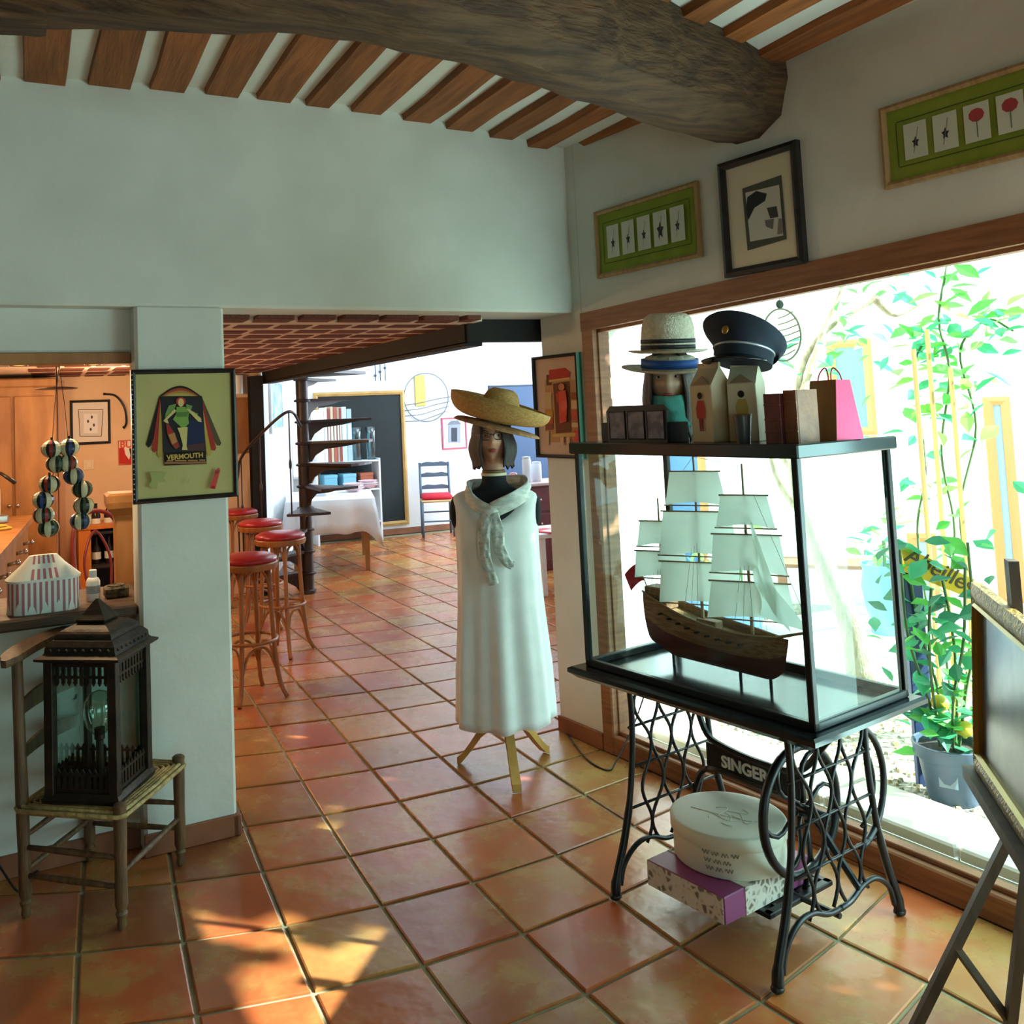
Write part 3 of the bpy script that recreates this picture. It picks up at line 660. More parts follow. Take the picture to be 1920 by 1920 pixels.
# ================================================================== sewing machine table, glass case and what they carry
TB = Frame((1.336, -1.267), (.19, -.982))
def tb(name, label, cat, u=0., v=0., z=0., rz=0., group=None):
    return thing(name, label, cat, TB.w(u, v, z), TB.rz+rz, group)
M_IRON = mat('black_cast_iron', (24, 26, 28), .38, .3, rgb2=(36, 38, 40), scale=20)
M_BLACKTOP = mat('black_lacquer', (22, 26, 28), .16, 0, rgb2=(30, 34, 36), scale=10, spec=.6)
t = tb('sewing_machine_table', 'black treadle sewing machine table with cast iron legs and flywheel', 'table')
mb = MB(); mb.loft([[(-.44, -.265, .664), (.44, -.265, .664), (.44, .265, .664), (-.44, .265, .664)], [(-.45, -.275, .672), (.45, -.275, .672), (.45, .275, .672), (-.45, .275, .672)], [(-.468, -.288, .682), (.468, -.288, .682), (.468, .288, .682), (-.468, .288, .682)],
    [(-.468, -.288, .695), (.468, -.288, .695), (.468, .288, .695), (-.468, .288, .695)], [(-.458, -.278, .701), (.458, -.278, .701), (.458, .278, .701), (-.458, .278, .701)]]); mb.build('tabletop', M_BLACKTOP, t)
def arc(c, r, a0, a1, n=16, x=0.): return [(x, c[0]+r*math.cos(a0+(a1-a0)*k/n), c[1]+r*math.sin(a0+(a1-a0)*k/n)) for k in range(n+1)]
for sx, rich in ((-.27, 0), (.32, 1)):
    mb = MB(); x = sx
    for sy in (-1, 1):
        mb.tube(smooth_path([(x, sy*.31, .012), (x, sy*.300, .07), (x, sy*.258, .17), (x, sy*.222, .29), (x, sy*.200, .42), (x, sy*.190, .55), (x, sy*.195, .664)], 4), [.016]*4+[.0125]*8+[.010]*13, 8)
        mb.tube(smooth_path([(x, sy*.285, .04), (x, sy*.262, .10), (x, sy*.20, .145), (x, sy*.13, .150), (x, sy*.06, .125), (x, 0, .12)], 4), .0085, 6)
        mb.ball((x, sy*.31, .013), .018, .022, .013, 8, 5)
    mb.box(x-.012, x+.012, -.205, .205, .652, .664)
    for k, (y0, ph) in enumerate(((-.150, 0), (-.09, PI), (-.03, 0), (.03, PI), (.09, 0), (.150, PI))):
        pts = []
        for i in range(25):
            z = .135+.52*i/24; sq = 1-.18*math.exp(-((z-.40)/.12)**2); pts.append((x, (y0+.030*math.sin(2*PI*(z-.135)/.26+ph))*sq, z))
        mb.tube(pts, .0058, 6)
    for z in (.265, .395, .525): mb.tube([(x, -.21, z), (x, .21, z)], .0045, 6)
    mb.build('side_frame', M_IRON, t, smooth=True)
# brace with the maker's name
mb = MB(); v = .10
top = smooth_path([(-.29, .62), (-.24, .54), (-.20, .455), (-.13, .43), (.0, .418), (.12, .425), (.18, .46), (.25, .55), (.32, .62)], 4)
bot = smooth_path([(-.29, .17), (-.265, .25), (-.225, .325), (-.15, .345), (.0, .338), (.10, .338), (.19, .30), (.26, .22), (.32, .15)], 4)
mb.tube([(p[0], v, p[1]) for p in top], .011, 6); mb.tube([(p[0], v, p[1]) for p in bot], .011, 6)
mb.box(-.205, .165, v-.003, v+.003, .342, .428)
mb.build('brace', M_IRON, t, smooth=True, auto=40)
mb = MB().xf(T(-.052, v-.005, .364)); mb.text('SINGER', .054, .004, .0016); stuff(mb.build('lettering', mat('lettering_white', (226, 226, 218), .6), t))
# flywheel, guard, rod, treadle
wx, wc, wr_ = .215, (.0, .365), .185
mb = MB(); mb.tube([(wx, wc[0]+wr_*math.cos(2*PI*k/40), wc[1]+wr_*math.sin(2*PI*k/40)) for k in range(40)], .0135, 8, closed=True)
for k in range(6):
    a0 = 2*PI*k/6; pts = []
    for i in range(7):
        f = i/6; rr_ = .02+f*(wr_-.02); aa = a0+.42*math.sin(PI*f)
        pts.append((wx, wc[0]+rr_*math.cos(aa), wc[1]+rr_*math.sin(aa)))
    mb.tube(pts, .007, 6)
mb.tube([(wx-.03, *wc), (wx+.085, *wc)], .018, 10)
mb.build('flywheel', M_IRON, t, smooth=True)
mb = MB(); mb.tube(arc((.10, .43), .185, -1.35, 1.1, 18, .315), .010, 8); mb.tube(arc((.10, .43), .13, -1.2, 1.0, 14, .315), .006, 6); mb.tube([(.30, .14, .25), (.315, .14, .25)], .008, 6); mb.tube([(.30, .19, .59), (.315, .185, .59)], .008, 6)
mb.build('belt_guard', M_IRON, t, smooth=True)
mb = MB(); mb.tube([(wx-.02, .05, .33), (wx-.02, .06, .2), (wx-.04, .05, .10)], .008, 6); mb.ball((wx-.02, .05, .335), .02, .016, .02, 8, 6); mb.build('pitman_rod', M_IRON, t, smooth=True)
mb = MB()
mb.bbox(-.215, .20, -.16, -.135, .088, .104, .003); mb.bbox(-.215, .20, .135, .16, .088, .104, .003); mb.bbox(-.215, -.19, -.16, .16, .088, .104, .003); mb.bbox(.175, .20, -.16, .16, .088, .104, .003)
for k in range(7): mb.box(-.17+.053*k, -.155+.053*k, -.14, .14, .09, .102)
for k in range(4): mb.box(-.2, .19, -.10+.06*k, -.088+.06*k, .09, .102)
mb.tube([(-.27, 0, .10), (.32, 0, .10)], .009, 6); mb.build('treadle', M_IRON, t)

# ---- boxes on the treadle
M_PURPLE = mat('purple_card', (140, 62, 112), .45, rgb2=(128, 52, 100), scale=4)
def lace_mat():
    mt = bpy.data.materials.new('lace_print'); mt.use_nodes = True; nt = mt.node_tree; b = nt.nodes['Principled BSDF']; b.inputs['Roughness'].default_value = .7
    tc = nt.nodes.new('ShaderNodeTexCoord'); v_ = nt.nodes.new('ShaderNodeTexVoronoi'); v_.inputs['Scale'].default_value = 42; v_.feature = 'DISTANCE_TO_EDGE'
    r = nt.nodes.new('ShaderNodeValToRGB'); r.color_ramp.elements[0].position = .10; r.color_ramp.elements[1].position = .22
    r.color_ramp.elements[0].color = (*lin((212, 204, 188)), 1); r.color_ramp.elements[1].color = (*lin((122, 110, 100)), 1)
    n = nt.nodes.new('ShaderNodeTexNoise'); n.inputs['Scale'].default_value = 22; mx = nt.nodes.new('ShaderNodeMix'); mx.data_type = 'RGBA'
    rr = nt.nodes.new('ShaderNodeValToRGB'); rr.color_ramp.elements[0].position = .46; rr.color_ramp.elements[1].position = .56
    nt.links.new(tc.outputs['Object'], v_.inputs['Vector']); nt.links.new(v_.outputs['Distance'], r.inputs[0]); nt.links.new(tc.outputs['Object'], n.inputs['Vector']); nt.links.new(n.outputs[0], rr.inputs[0])
    nt.links.new(rr.outputs[0], mx.inputs[0]); nt.links.new(r.outputs[0], mx.inputs[6]); mx.inputs[7].default_value = (*lin((214, 208, 194)), 1); nt.links.new(mx.outputs[2], b.inputs['Base Color']); return mt
M_LACE = lace_mat()
t = tb('gift_box', 'flat purple box with a lace printed side and band, under the hat box', 'box', 0, 0, .1045)
BX = (-.125, .16, -.31, .10, 0, .078)
mb = MB(); mb.bbox(*BX, .003); mb.build('box_body', M_PURPLE, t)
mb = MB(); mb.box(BX[0]-.0015, BX[0]+.002, BX[2], BX[3], .002, .077); mb.box(BX[0], BX[1]-.004, BX[2]-.0015, BX[2]+.002, .003, .075); mb.build('lace_side', M_LACE, t)
mb = MB(); mb.box(BX[1]-.002, BX[1]+.0018, -.215, .0, 0, .0795); mb.box(BX[0], BX[1]+.0018, -.215, .0, .077, .0798); mb.build('lace_band', M_LACE, t)
M_HATBOX = mat('ivory_card', (222, 220, 200), .55, rgb2=(214, 212, 192), scale=5)
t = tb('hat_box', 'round ivory hat box with an embossed lid on the purple box', 'box', .012, -.085, .1850)
mb = MB(); mb.lathe([(.166, 0), (.168, .003), (.168, .092), (.166, .094)], 48); mb.build('box_body', M_HATBOX, t, smooth=True, auto=40)
mb = MB(); mb.lathe([(.1735, .082), (.175, .084), (.175, .117), (.172, .121), (.166, .1225), (.05, .1235), (.002, .1236)], 48); lid = mb.build('lid', M_HATBOX, t, smooth=True, auto=40)
mb = MB()
for k in range(5):
    a0 = k*2*PI/5+.4; pts = [(.07*math.cos(a0)*f*2*.5+.03*math.sin(PI*f*2)*math.cos(a0+PI/2)+.02, .07*math.sin(a0)*f+.03*math.sin(PI*f*2)*math.sin(a0+PI/2)-.01, .1238) for f in np.linspace(0, 1, 12)]
    mb.tube(pts, .0016, 5)
mb.tube([(-.10, -.05, .1238), (-.02, -.03, .1238), (.07, .0, .1238), (.12, .05, .1238)], .0016, 5)
stuff(mb.build('embossed_flower', M_HATBOX, lid, smooth=True))
mb = MB()
for row in range(3):
    for wd in range(3 if row else 4):
        a0 = -PI/2+.18+wd*.17+row*.03; z0 = .070-row*.022
        pts = []
        for i in range(13):
            f = i/12; aa = a0+f*.13; pts.append((.1685*math.cos(aa), .1685*math.sin(aa), z0+.006*math.sin(f*14+wd*2+row)))
        mb.tube(pts, .0012, 4)
stuff(mb.build('handwriting', mat('brown_ink', (120, 112, 92), .7), t))

# ---- glass case
M_CASE = mat('black_case_metal', (26, 30, 32), .3, .3)
M_CASEGLASS = glass_mat('case_glass', (238, 250, 250), .10)
t = tb('display_case', 'tall glass display case with black edges on the sewing table', 'display case', 0, 0, .7015)
X0, X1, Y0, Y1, HC = -.432, .437, -.235, .245, .772
mb = MB()
for a_ in ((X0, X1, Y0, Y0+.022), (X0, X1, Y1-.022, Y1), (X0, X0+.022, Y0, Y1), (X1-.022, X1, Y0, Y1)): mb.bbox(a_[0], a_[1], a_[2], a_[3], 0, .024, .003)
mb.build('base_frame', M_CASE, t)
for x_ in (X0, X1):
    for y_ in (Y0, Y1):
        mb = MB(); s1, s2 = (1 if x_ < 0 else -1), (1 if y_ < 0 else -1)
        mb.bbox(min(x_, x_+s1*.02), max(x_, x_+s1*.02), min(y_, y_+s2*.02), max(y_, y_+s2*.02), .02, HC-.03, .002); mb.build('corner_post', M_CASE, t)
for nm, q in (('pane', [(X0, Y0+.006), (X1, Y0+.006)]), ('pane', [(X1-.006, Y0), (X1-.006, Y1)]), ('pane', [(X1, Y1-.006), (X0, Y1-.006)]), ('pane', [(X0+.006, Y1), (X0+.006, Y0)])):
    mb = MB(); mb.poly([(*q[0], .02), (*q[1], .02), (*q[1], HC-.03), (*q[0], HC-.03)]); mb.build(nm, M_CASEGLASS, t)
mb = MB(); mb.bbox(X0-.014, X1+.014, Y0-.014, Y1+.014, HC-.034, HC+.006, .004); mb.build('top_panel', M_BLACKTOP, t)
ZT = .7015+HC+.006

# ---- sailing ship
M_HULL = mat('hull_wood', (112, 56, 48), .45, rgb2=(90, 46, 42), scale=12, stretch=(.6, 6, 6))
M_HULLDARK = mat('hull_planks', (158, 118, 76), .6, rgb2=(122, 84, 52), scale=18, stretch=(.5, 8, 8), bump=.3)
M_SAIL = mat('sail_cloth', (236, 238, 228), .9, rgb2=(222, 226, 216), scale=12, spec=.1, trans=0)
translucent(M_SAIL, .5)
M_SPAR = mat('spar_wood', (150, 118, 78), .55)
SHX, SHV = -.07, .0
t = tb('model_ship', 'wooden model sailing ship with white sails and a red flag inside the glass case', 'model ship', SHX, SHV, .7015)
def hull_half(f):
    """half width along the hull, stern f=0 to bow f=1"""
    return .062*(.62+.38*math.sin(PI*min(f*1.15, 1)*.9))*(1 if f < .72 else max(.03, math.cos((f-.72)/.28*PI/2)))
def sheer(f): return .155+.085*(1-f)**2.2+.012*f**3
def keel(f): return .030+.035*max(0, .18-f)/.18+(.04*((f-.88)/.12)**2 if f > .88 else 0)
XS, XB = -.262, .262
def sec(f, lo, hi, off=0.):
    x_ = XS+(XB-XS)*f; b = hull_half(f)+off; zk, zs = keel(f), sheer(f); pts = []
    for k in range(lo, hi+1):
        q = k/10; w_ = b*(math.sin(q*PI/2)**.55)*(1-.10*q**3); pts.append((x_+(.02*q if f > .9 else 0)*(f-.9)*10, w_, zk+(zs-zk)*q))
    return pts
mb = MB()
for lo, hi, mi in ((0, 5, 0), (5, 10, 1)):
    for s_ in (-1, 1):
        mb.mat(mi); rows_ = [[(p[0], s_*p[1], p[2]) for p in sec(f, lo, hi)] for f in np.linspace(0, 1, 25)]; n_ = len(rows_[0])
        vs = [p for r in rows_ for p in r]; fs = []
        for a_ in range(24):
            for b_ in range(n_-1):
                q = (a_*n_+b_, (a_+1)*n_+b_, (a_+1)*n_+b_+1, a_*n_+b_+1); fs.append(q if s_ < 0 else q[::-1])
        mb.add(vs, fs)
st = sec(0, 0, 10); mb.mat(1); mb.poly([(p[0], -p[1], p[2]) for p in st]+[(p[0], p[1], p[2]) for p in st[::-1]])
mb.build('hull', [M_HULL, M_HULLDARK], t, smooth=True, auto=50)
mb = MB(); mb.grid(lambda a_, b_: (XS+(XB-XS)*a_, (2*b_-1)*hull_half(a_)*.86, sheer(a_)-.022), 24, 2); mb.build('deck', M_SPAR, t)
for s_ in (-1, 1):
    mb = MB(); mb.tube([(XS+(XB-XS)*f, s_*hull_half(f)*.95, sheer(f)+.003) for f in np.linspace(0, .97, 20)], .004, 5); mb.build('rail', M_SPAR, t)
    for k in range(9):
        f = .18+.075*k; mb = MB(); mb.tube([(XS+(XB-XS)*f, s_*hull_half(f)*.9, sheer(f)-.030), (XS+(XB-XS)*f, s_*(hull_half(f)+.014), sheer(f)-.028)], .004, 6); mb.build('cannon', M_IRON, t)
mb = MB(); mb.bbox(XS+.005, XS+.10, -.034, .034, .19, .262, .004); mb.build('stern_cabin', M_HULLDARK, t)
mb = MB(); mb.bbox(-.05, .03, -.02, .02, .135, .18, .003); mb.build('deck_house', M_HULLDARK, t)
mb = MB(); mb.tube([(XB-.04, 0, .160), (XB+.10, 0, .205)], [.006, .004], 6); mb.build('bowsprit', M_SPAR, t)
for x_ in (-.17, .10, .21):
    mb = MB(); mb.tube([(x_, 0, 0), (x_, 0, .045)], .005, 6); mb.build('cradle_leg', M_IRON, t)
def sail_on(mast, z0, z1, w0, w1, belly=.02):
    mb = MB()
    def f_(a_, b_):
        w_ = w1+(w0-w1)*(1-b_); return (mast+.008+belly*math.sin(PI*b_)*math.sin(PI*a_), (2*a_-1)*w_, z0+(z1-z0)*b_-.012*math.sin(PI*a_)*(1-b_)*-1)
    mb.grid(f_, 8, 6); return mb
# square sails are set at an angle to the hull, as in the photograph
def rig(x_, top, sails):
    mb = MB(); mb.tube([(x_, 0, .14), (x_, 0, top)], [.006, .003], 6); mb.build('mast', M_SPAR, t)
    for z0, z1, w0, w1 in sails:
        tm = T(x_, 0, 0) @ RZ(math.radians(-62))
        mb = sail_on(0, z0, z1, w0, w1); mb.v = [tuple(tm @ Vector(p)) for p in mb.v]; mb.build('sail', M_SAIL, t, smooth=True)
        mb = MB().xf(tm); mb.tube([(.006, -w1*1.08, z1), (.006, w1*1.08, z1)], .003, 6); mb.build('yard', M_SPAR, t)
        mb = MB().xf(tm); mb.tube([(.006, -w0*1.05, z0), (.006, w0*1.05, z0)], .0025, 6); mb.build('yard', M_SPAR, t)
rig(.155, .70, [(.205, .325, .135, .115), (.35, .475, .115, .10), (.495, .60, .09, .07)])
rig(-.035, .735, [(.225, .365, .14, .125), (.385, .535, .13, .11), (.555, .67, .10, .08)])
rig(-.20, .57, [(.29, .385, .095, .085), (.40, .49, .08, .065)])
for (a_, b_, c_) in (((XB+.095, 0, .205), (.165, 0, .40), (.185, .0, .225)), ((XB+.03, 0, .19), (.165, 0, .56), (.20, 0, .30))):
    mb = MB(); mb.grid(lambda u_, w_: tuple((1-w_)*((1-u_)*np.array(a_)+u_*np.array(c_))+w_*np.array(b_)+np.array([0, -.015*math.sin(PI*u_)*(1-w_), 0])), 4, 6); mb.build('jib', M_SAIL, t, smooth=True)
mb = MB(); rg = []
for m_, tp in ((.155, .66), (-.035, .70), (-.20, .52)):
    for s_ in (-1, 1):
        for d_ in (-.03, 0, .03):
            f = (m_+d_-XS)/(XB-XS); mb.tube([(m_+d_, s_*hull_half(f), sheer(f)), (m_, 0, tp*.78)], .0007, 3)
mb.tube([(XB+.10, 0, .205), (.155, 0, .69)], .0008, 3); mb.tube([(.155, 0, .69), (-.035, 0, .72)], .0008, 3); mb.tube([(-.035, 0, .72), (-.20, 0, .54)], .0008, 3)
stuff(mb.build('rigging', mat('rope', (150, 134, 104), .8), t))
mb = MB(); mb.tube([(XS-.004, 0, .235), (XS-.045, 0, .33)], .002, 5); fs_ = mb.build('flag_staff', M_SPAR, t)
mb = MB(); mb.grid(lambda a_, b_: (XS-.020-.028*b_-.060*a_, .008*math.sin(5*a_), .27+.055*b_-.035*a_+.01*math.sin(4*a_)), 6, 3); mb.build('flag', mat('red_flag', (206, 40, 62), .7), fs_)
# ================================================================== things on top of the glass case
M_SKIN = mat('mannequin_skin', (214, 158, 128), .5, rgb2=(206, 148, 118), scale=5)
M_SKIN2 = mat('pale_mannequin_skin', (206, 168, 140), .5)
M_HAIR = mat('dark_hair', (46, 38, 34), .45, rgb2=(30, 25, 23), scale=30, stretch=(6, 6, .6), bump=.4, bscale=60)
M_HAIR2 = mat('brown_hair', (84, 62, 48), .45, rgb2=(58, 42, 32), scale=30, stretch=(6, 6, .6), bump=.4, bscale=60)
def gauss(x, y, cx_, cy_, sx, sy): return math.exp(-((x-cx_)/sx)**2-((y-cy_)/sy)**2)
def head_mesh(mb, s=1., neck=.07):
    """a head facing -y, chin near z=0, crown near z=.235 (times s), with a neck below"""
    n, k = 36, 30; rings = []
    for j in range(k+1):
        q = j/k; z = .235*(1-math.cos(PI*q))/2
        h = z/.235; w_ = .076*math.sqrt(max(1e-4, 1-((h-.55)/.56)**2)) if h > .0 else .001
        w_ = max(.003, .078*(math.sin(PI*min(1, max(0, h*.93+.05))))**.55); d_ = max(.003, .098*(math.sin(PI*min(1, max(0, h*.95+.04))))**.5)
        if h < .45: w_ *= .62+.38*h/.45; d_ *= .70+.30*h/.45
        ring = []
        for i in range(n):
            a = 2*PI*i/n; x_ = w_*math.sin(a); y_ = -d_*math.cos(a)+(.012*(1-h))*-1
            if math.cos(a) > 0:
                fx = x_
                y_ -= .022*gauss(fx, z, 0, .098, .011, .016)+.012*gauss(fx, z, 0, .118, .008, .026)          # nose
                y_ += .011*(gauss(fx, z, .030, .130, .017, .012)+gauss(fx, z, -.030, .130, .017, .012))       # eye sockets
                y_ -= .008*gauss(fx, z, 0, .062, .024, .010); y_ += .004*gauss(fx, z, 0, .0625, .02, .003)    # lips
                y_ -= .009*gauss(fx, z, 0, .026, .022, .016); y_ -= .005*(gauss(fx, z, .04, .1, .02, .02)+gauss(fx, z, -.04, .1, .02, .02))
            ring.append((x_*s, y_*s, z*s))
        rings.append(ring)
    mb.loft(rings)
    mb.lathe([(.052*s, -neck*s), (.047*s, -neck*.4*s), (.048*s, .03*s), (.05*s, .07*s)], 20, (0, .012*s, 0))
    return mb
def face_parts(parent, s, lips=(176, 70, 66), brow=(60, 42, 34)):
    o = []
    mb = MB()
    for dz, w_, h_ in ((.0045, .021, .0048), (-.0045, .018, .0055)):
        mb.lathe([(1, 0)], 4) if False else None
        mb.ball((0, (-.0985)*s, (.0625+dz)*s), w_*s, .012*s, h_*s, 12, 6)
    o.append(stuff(mb.build('lips', mat('lip_%d_%d_%d' % lips, lips, .4), parent, smooth=True)))
    for sx in (-1, 1):
        mb = MB(); mb.ball((sx*.030*s, -.0795*s, .130*s), .0125*s, .008*s, .0062*s, 12, 6); e = mb.build('eye', mat('eye_white', (220, 216, 208), .3), parent, smooth=True)
        mb = MB(); mb.ball((sx*.030*s, -.0858*s, .1305*s), .0048*s, .003*s, .0052*s, 10, 5); mb.build('iris', mat('iris_dark', (44, 32, 28), .2), e, smooth=True)
        mb = MB(); mb.tube([(sx*.012*s, -.094*s, .148*s), (sx*.03*s, -.0925*s, .1535*s), (sx*.047*s, -.082*s, .149*s)], [.002*s, .0028*s, .0014*s], 6); mb.build('eyebrow', mat('brow', brow, .6), parent, smooth=True)
def wig_mesh(s, length, open_=.62, vol=1.0, n=40, k=22, off=.012, ragged=.02):
    """hair shell round the head, open at the face"""
    mb = MB(); vs = []; fs = []
    for j in range(k+1):
        q = j/k
        for i in range(n+1):
            a = open_+(2*PI-2*open_)*i/n; t_ = q
            crown = .235+.012
            if t_ < .45:
                e = t_/.45*PI/2; r_ = math.sin(e); z = crown-(crown-.125)*(1-math.cos(e)); aa = a if t_ > .3 else (a*(t_/.3)+(PI*(1-t_/.3))*0+a*(1-t_/.3))
                w_, d_ = (.078+off)*r_, (.100+off)*r_
            else:
                f = (t_-.45)/.55; z = .125-(.125+length)*f+ragged*math.sin(i*2.3)*f*f; w_ = (.078+off)*(1+.10*math.sin(PI*min(1, f*1.2))*vol+.02*math.sin(i*1.9)); d_ = (.100+off)*(1+.04*math.sin(i*1.3))
                aa = a
            vs.append((w_*math.sin(aa)*s, -d_*math.cos(aa)*s, z*s))
    for j in range(k):
        for i in range(n): fs.append((j*(n+1)+i, j*(n+1)+i+1, (j+1)*(n+1)+i+1, (j+1)*(n+1)+i))
    mb.add(vs, fs); return mb
def solid(o, th):
    md = o.modifiers.new('thickness', 'SOLIDIFY'); md.thickness = th; md.offset = 0; return o

# ---- mannequin head in a mask of cloth
HS = .93
hu, hv = -.165, -.02
face = math.atan2(CAM[0]-TB.w(hu, hv, 0)[0], -(CAM[1]-TB.w(hu, hv, 0)[1])) - .12
t = thing('mannequin_head', 'long-haired mannequin head on the case, turquoise cloth over its chin, under hats', 'mannequin head', TB.w(hu, hv, ZT+.0005), face)
hm = bpy.data.objects.new('dummy', None)
mb = head_mesh(MB(), HS, .10); mb.v = [(x_, y_, z_+.10*HS) for x_, y_, z_ in mb.v]; mb.lathe([(.075, 0), (.075, .008), (.052, .02)], 20); hd = mb.build('head', M_SKIN2, t, smooth=True)
sub = bpy.data.objects
tmp = len(COL.objects)
face_parts(t, HS, (186, 92, 84), (96, 74, 50))
for o in list(COL.objects)[tmp:]:
    if o.parent == t: o.location = (0, 0, .10*HS)
o = solid(wig_mesh(HS, .085, .62, 1.2).build('hair', M_HAIR2, t, smooth=True), .006); o.location = (0, 0, .10*HS)
mb = MB(); mb.grid(lambda a_, b_: ((.070+.012*(1-b_)+.003*math.sin(a_*40))*math.sin(PI*(2*a_-1)*.72), -(.098+.016*(1-b_)+.003*math.sin(a_*34+b_*6))*math.cos(PI*(2*a_-1)*.72)-.004, .048+.105*b_+.004*math.sin(a_*9)), 40, 8)
o = solid(mb.build('cloth_mask', mat('turquoise_cloth', (84, 172, 160), .85, rgb2=(40, 96, 94), scale=18, lo=.5, hi=.72), t, smooth=True), .004)
M_STRAWPALE = mat('pale_straw', (222, 214, 190), .8, rgb2=(198, 188, 160), scale=60, bump=.5, bscale=160)
M_BAND = mat('black_band', (34, 36, 40), .6); M_BLUE = mat('blue_band', (44, 96, 176), .6, rgb2=(36, 80, 156), scale=20)
def hat(name, label, loc, rz, crown_r, crown_h, brim, mt, tilt=(0, 0), curl=.02, droop=0., pinch=0., cat='hat', crown_z=0.):
    t = thing(name, label, cat, loc, rz); t.rotation_euler = (tilt[0], tilt[1], rz)
    mb = MB(); rings = []
    for r_, z_ in ((crown_r*1.0, 0), (crown_r*.99, crown_h*.3), (crown_r*.95, crown_h*.65), (crown_r*.86, crown_h*.88), (crown_r*.66, crown_h*.985), (crown_r*.35, crown_h*(1-pinch*.4)), (.003, crown_h*(1-pinch))):
        rings.append([(r_*.92*math.cos(2*PI*k/32), r_*1.06*math.sin(2*PI*k/32), z_) for k in range(32)])
    mb.loft(rings, cap=False); o = solid(mb.build('crown', mt, t, smooth=True), .004)
    mb = MB(); nr, na = 7, 48
    def f_(a_, b_):
        an = 2*PI*a_; rr = crown_r*.98+(brim)*b_; z_ = curl*(b_**2)*(1+.3*math.cos(2*an))-droop*b_*max(0, -math.sin(an+.0))
        return (rr*.95*math.cos(an), rr*1.06*math.sin(an), z_)
    mb.grid(f_, na, nr); solid(mb.build('brim', mt, t, smooth=True), .0045)
    return t
def band(t, r, z0, z1, mt, name='band'):
    mb = MB(); mb.loft([[(r*.92*1.03*math.cos(2*PI*k/32), r*1.06*1.03*math.sin(2*PI*k/32), z) for k in range(32)] for z in (z0, z1)], cap=False); return solid(mb.build(name, mt, t, smooth=True), .003)
hz = ZT+.10*HS+.155*HS
hl = TB.w(hu, hv, hz)
t = hat('panama_hat', 'wide pale straw hat with a blue band, lower of two on the mannequin head', (hl[0], hl[1], hz), face, .100, .055, .072, M_STRAWPALE, tilt=(.10, .06), curl=.012)
band(t, .100, .012, .042, M_BLUE)
t = hat('trilby_hat', 'pale straw trilby with a black double band on top of a blue-banded hat', (hl[0]-.002, hl[1], hz+.064), face, .098, .135, .044, M_STRAWPALE, tilt=(.06, .04), curl=.006, pinch=.12)
band(t, .096, .012, .026, M_BAND); band(t, .096, .032, .046, M_BAND)

# ---- triptych, stand-up board
M_TRIP = mat('triptych_black', (28, 32, 36), .4)
def stand(name, label, u, v_, z, cat, rz=0.): return tb(name, label, cat, u, v_, z, rz)
t = stand('picture_triptych', 'small black stand with three dim pictures in front of the mannequin head', -.172, -.19, ZT, 'picture')
mb = MB(); mb.prism([(-.130, 0), (.130, 0), (.132, .105), (.114, .123), (-.114, .123), (-.132, .105)], -.006, .006); mb.build('board', M_TRIP, t)
for k in range(3):
    x_ = -.084+.084*k; mb = MB(); frame_bars(mb, .038, .048, .004, .004); mb.v = [(p[0]+x_, p[1]-.006, p[2]+.057) for p in mb.v]; mb.build('frame', M_TRIP, t)
    mb = MB(); mb.box(x_-.035, x_+.035, -.0075, -.006, .013, .101); pc = mb.build('picture', mat('triptych_picture', (92, 84, 100), .5, rgb2=(132, 122, 138), scale=26, lo=.42, hi=.6), t)
t = stand('charcoal_plank', 'low charcoal card panel standing behind the three small pictures', -.165, -.172, ZT, 'card panel')
mb = MB(); mb.bbox(-.185, .185, -.006, .006, 0, .066, .002); mb.build('panel', mat('charcoal_card', (58, 68, 72), .7), t)
# ---- two gabled cartons with figures
M_CARTON = mat('kraft_carton', (196, 180, 146), .7, rgb2=(188, 170, 136), scale=6)
M_CARTON2 = mat('cream_carton', (222, 216, 186), .7, rgb2=(214, 206, 176), scale=6)
def carton(label, u, v_, rz, mt, robe, win):
    t = stand('gabled_carton', label, u, v_, ZT, 'carton', rz); w_, h_, g_ = .044, .178, .052
    mb = MB(); mb.bbox(-w_, w_, -w_, w_, 0, h_, .002); body = mb.build('carton_body', mt, t)
    mb = MB(); mb.prism([(-w_, h_-.002), (w_, h_-.002), (w_*.12, h_+g_), (-w_*.12, h_+g_)], -w_, w_, axis=0); mb.v = [(p[0]*(1 if p[2] < h_+.01 else .96), p[1], p[2]) for p in mb.v]; mb.build('gable_top', mt, t)
    mb = MB(); mb.box(-w_*.96, w_*.96, -.005, .005, h_+g_-.006, h_+g_+.018); mb.build('top_seam', mt, t)
    a = Art(TB, 0, (0, 0)); y0 = .085
    a.P([(-.017, y0-.01), (.017, y0-.01), (.019, y0+.02), (.012, y0+.045), (-.012, y0+.045), (-.020, y0+.02)], robe, True); a.P([(-.008, y0-.05), (-.002, y0-.05), (0, y0-.01), (-.010, y0-.01)], tuple(int(c*.8) for c in robe), True); a.P([(.003, y0-.05), (.009, y0-.05), (.010, y0-.01), (.002, y0-.01)], tuple(int(c*.8) for c in robe), True)
    a.P([(.010*math.cos(2*PI*k/10), y0+.060+.011*math.sin(2*PI*k/10)) for k in range(10)], (44, 34, 30), True)
    a.build(t, -w_-.0012)
    mb = MB(); mb.prism([(-w_*.8, h_+.002), (w_*.8, h_+.002), (0, h_+g_*.55)], -w_-.0015, -w_*.9); mb.v = [(p[0], p[1]+.010*(p[2]-h_)/.03+.001, p[2]) for p in mb.v]; mb.build('fold_flap', mat('carton_fold', (150, 132, 104), .8), t)
    return t
carton('kraft paper gabled carton printed with a red robed figure beside the mannequin head', .092, -.14, -.10, M_CARTON, (178, 70, 64), 0)
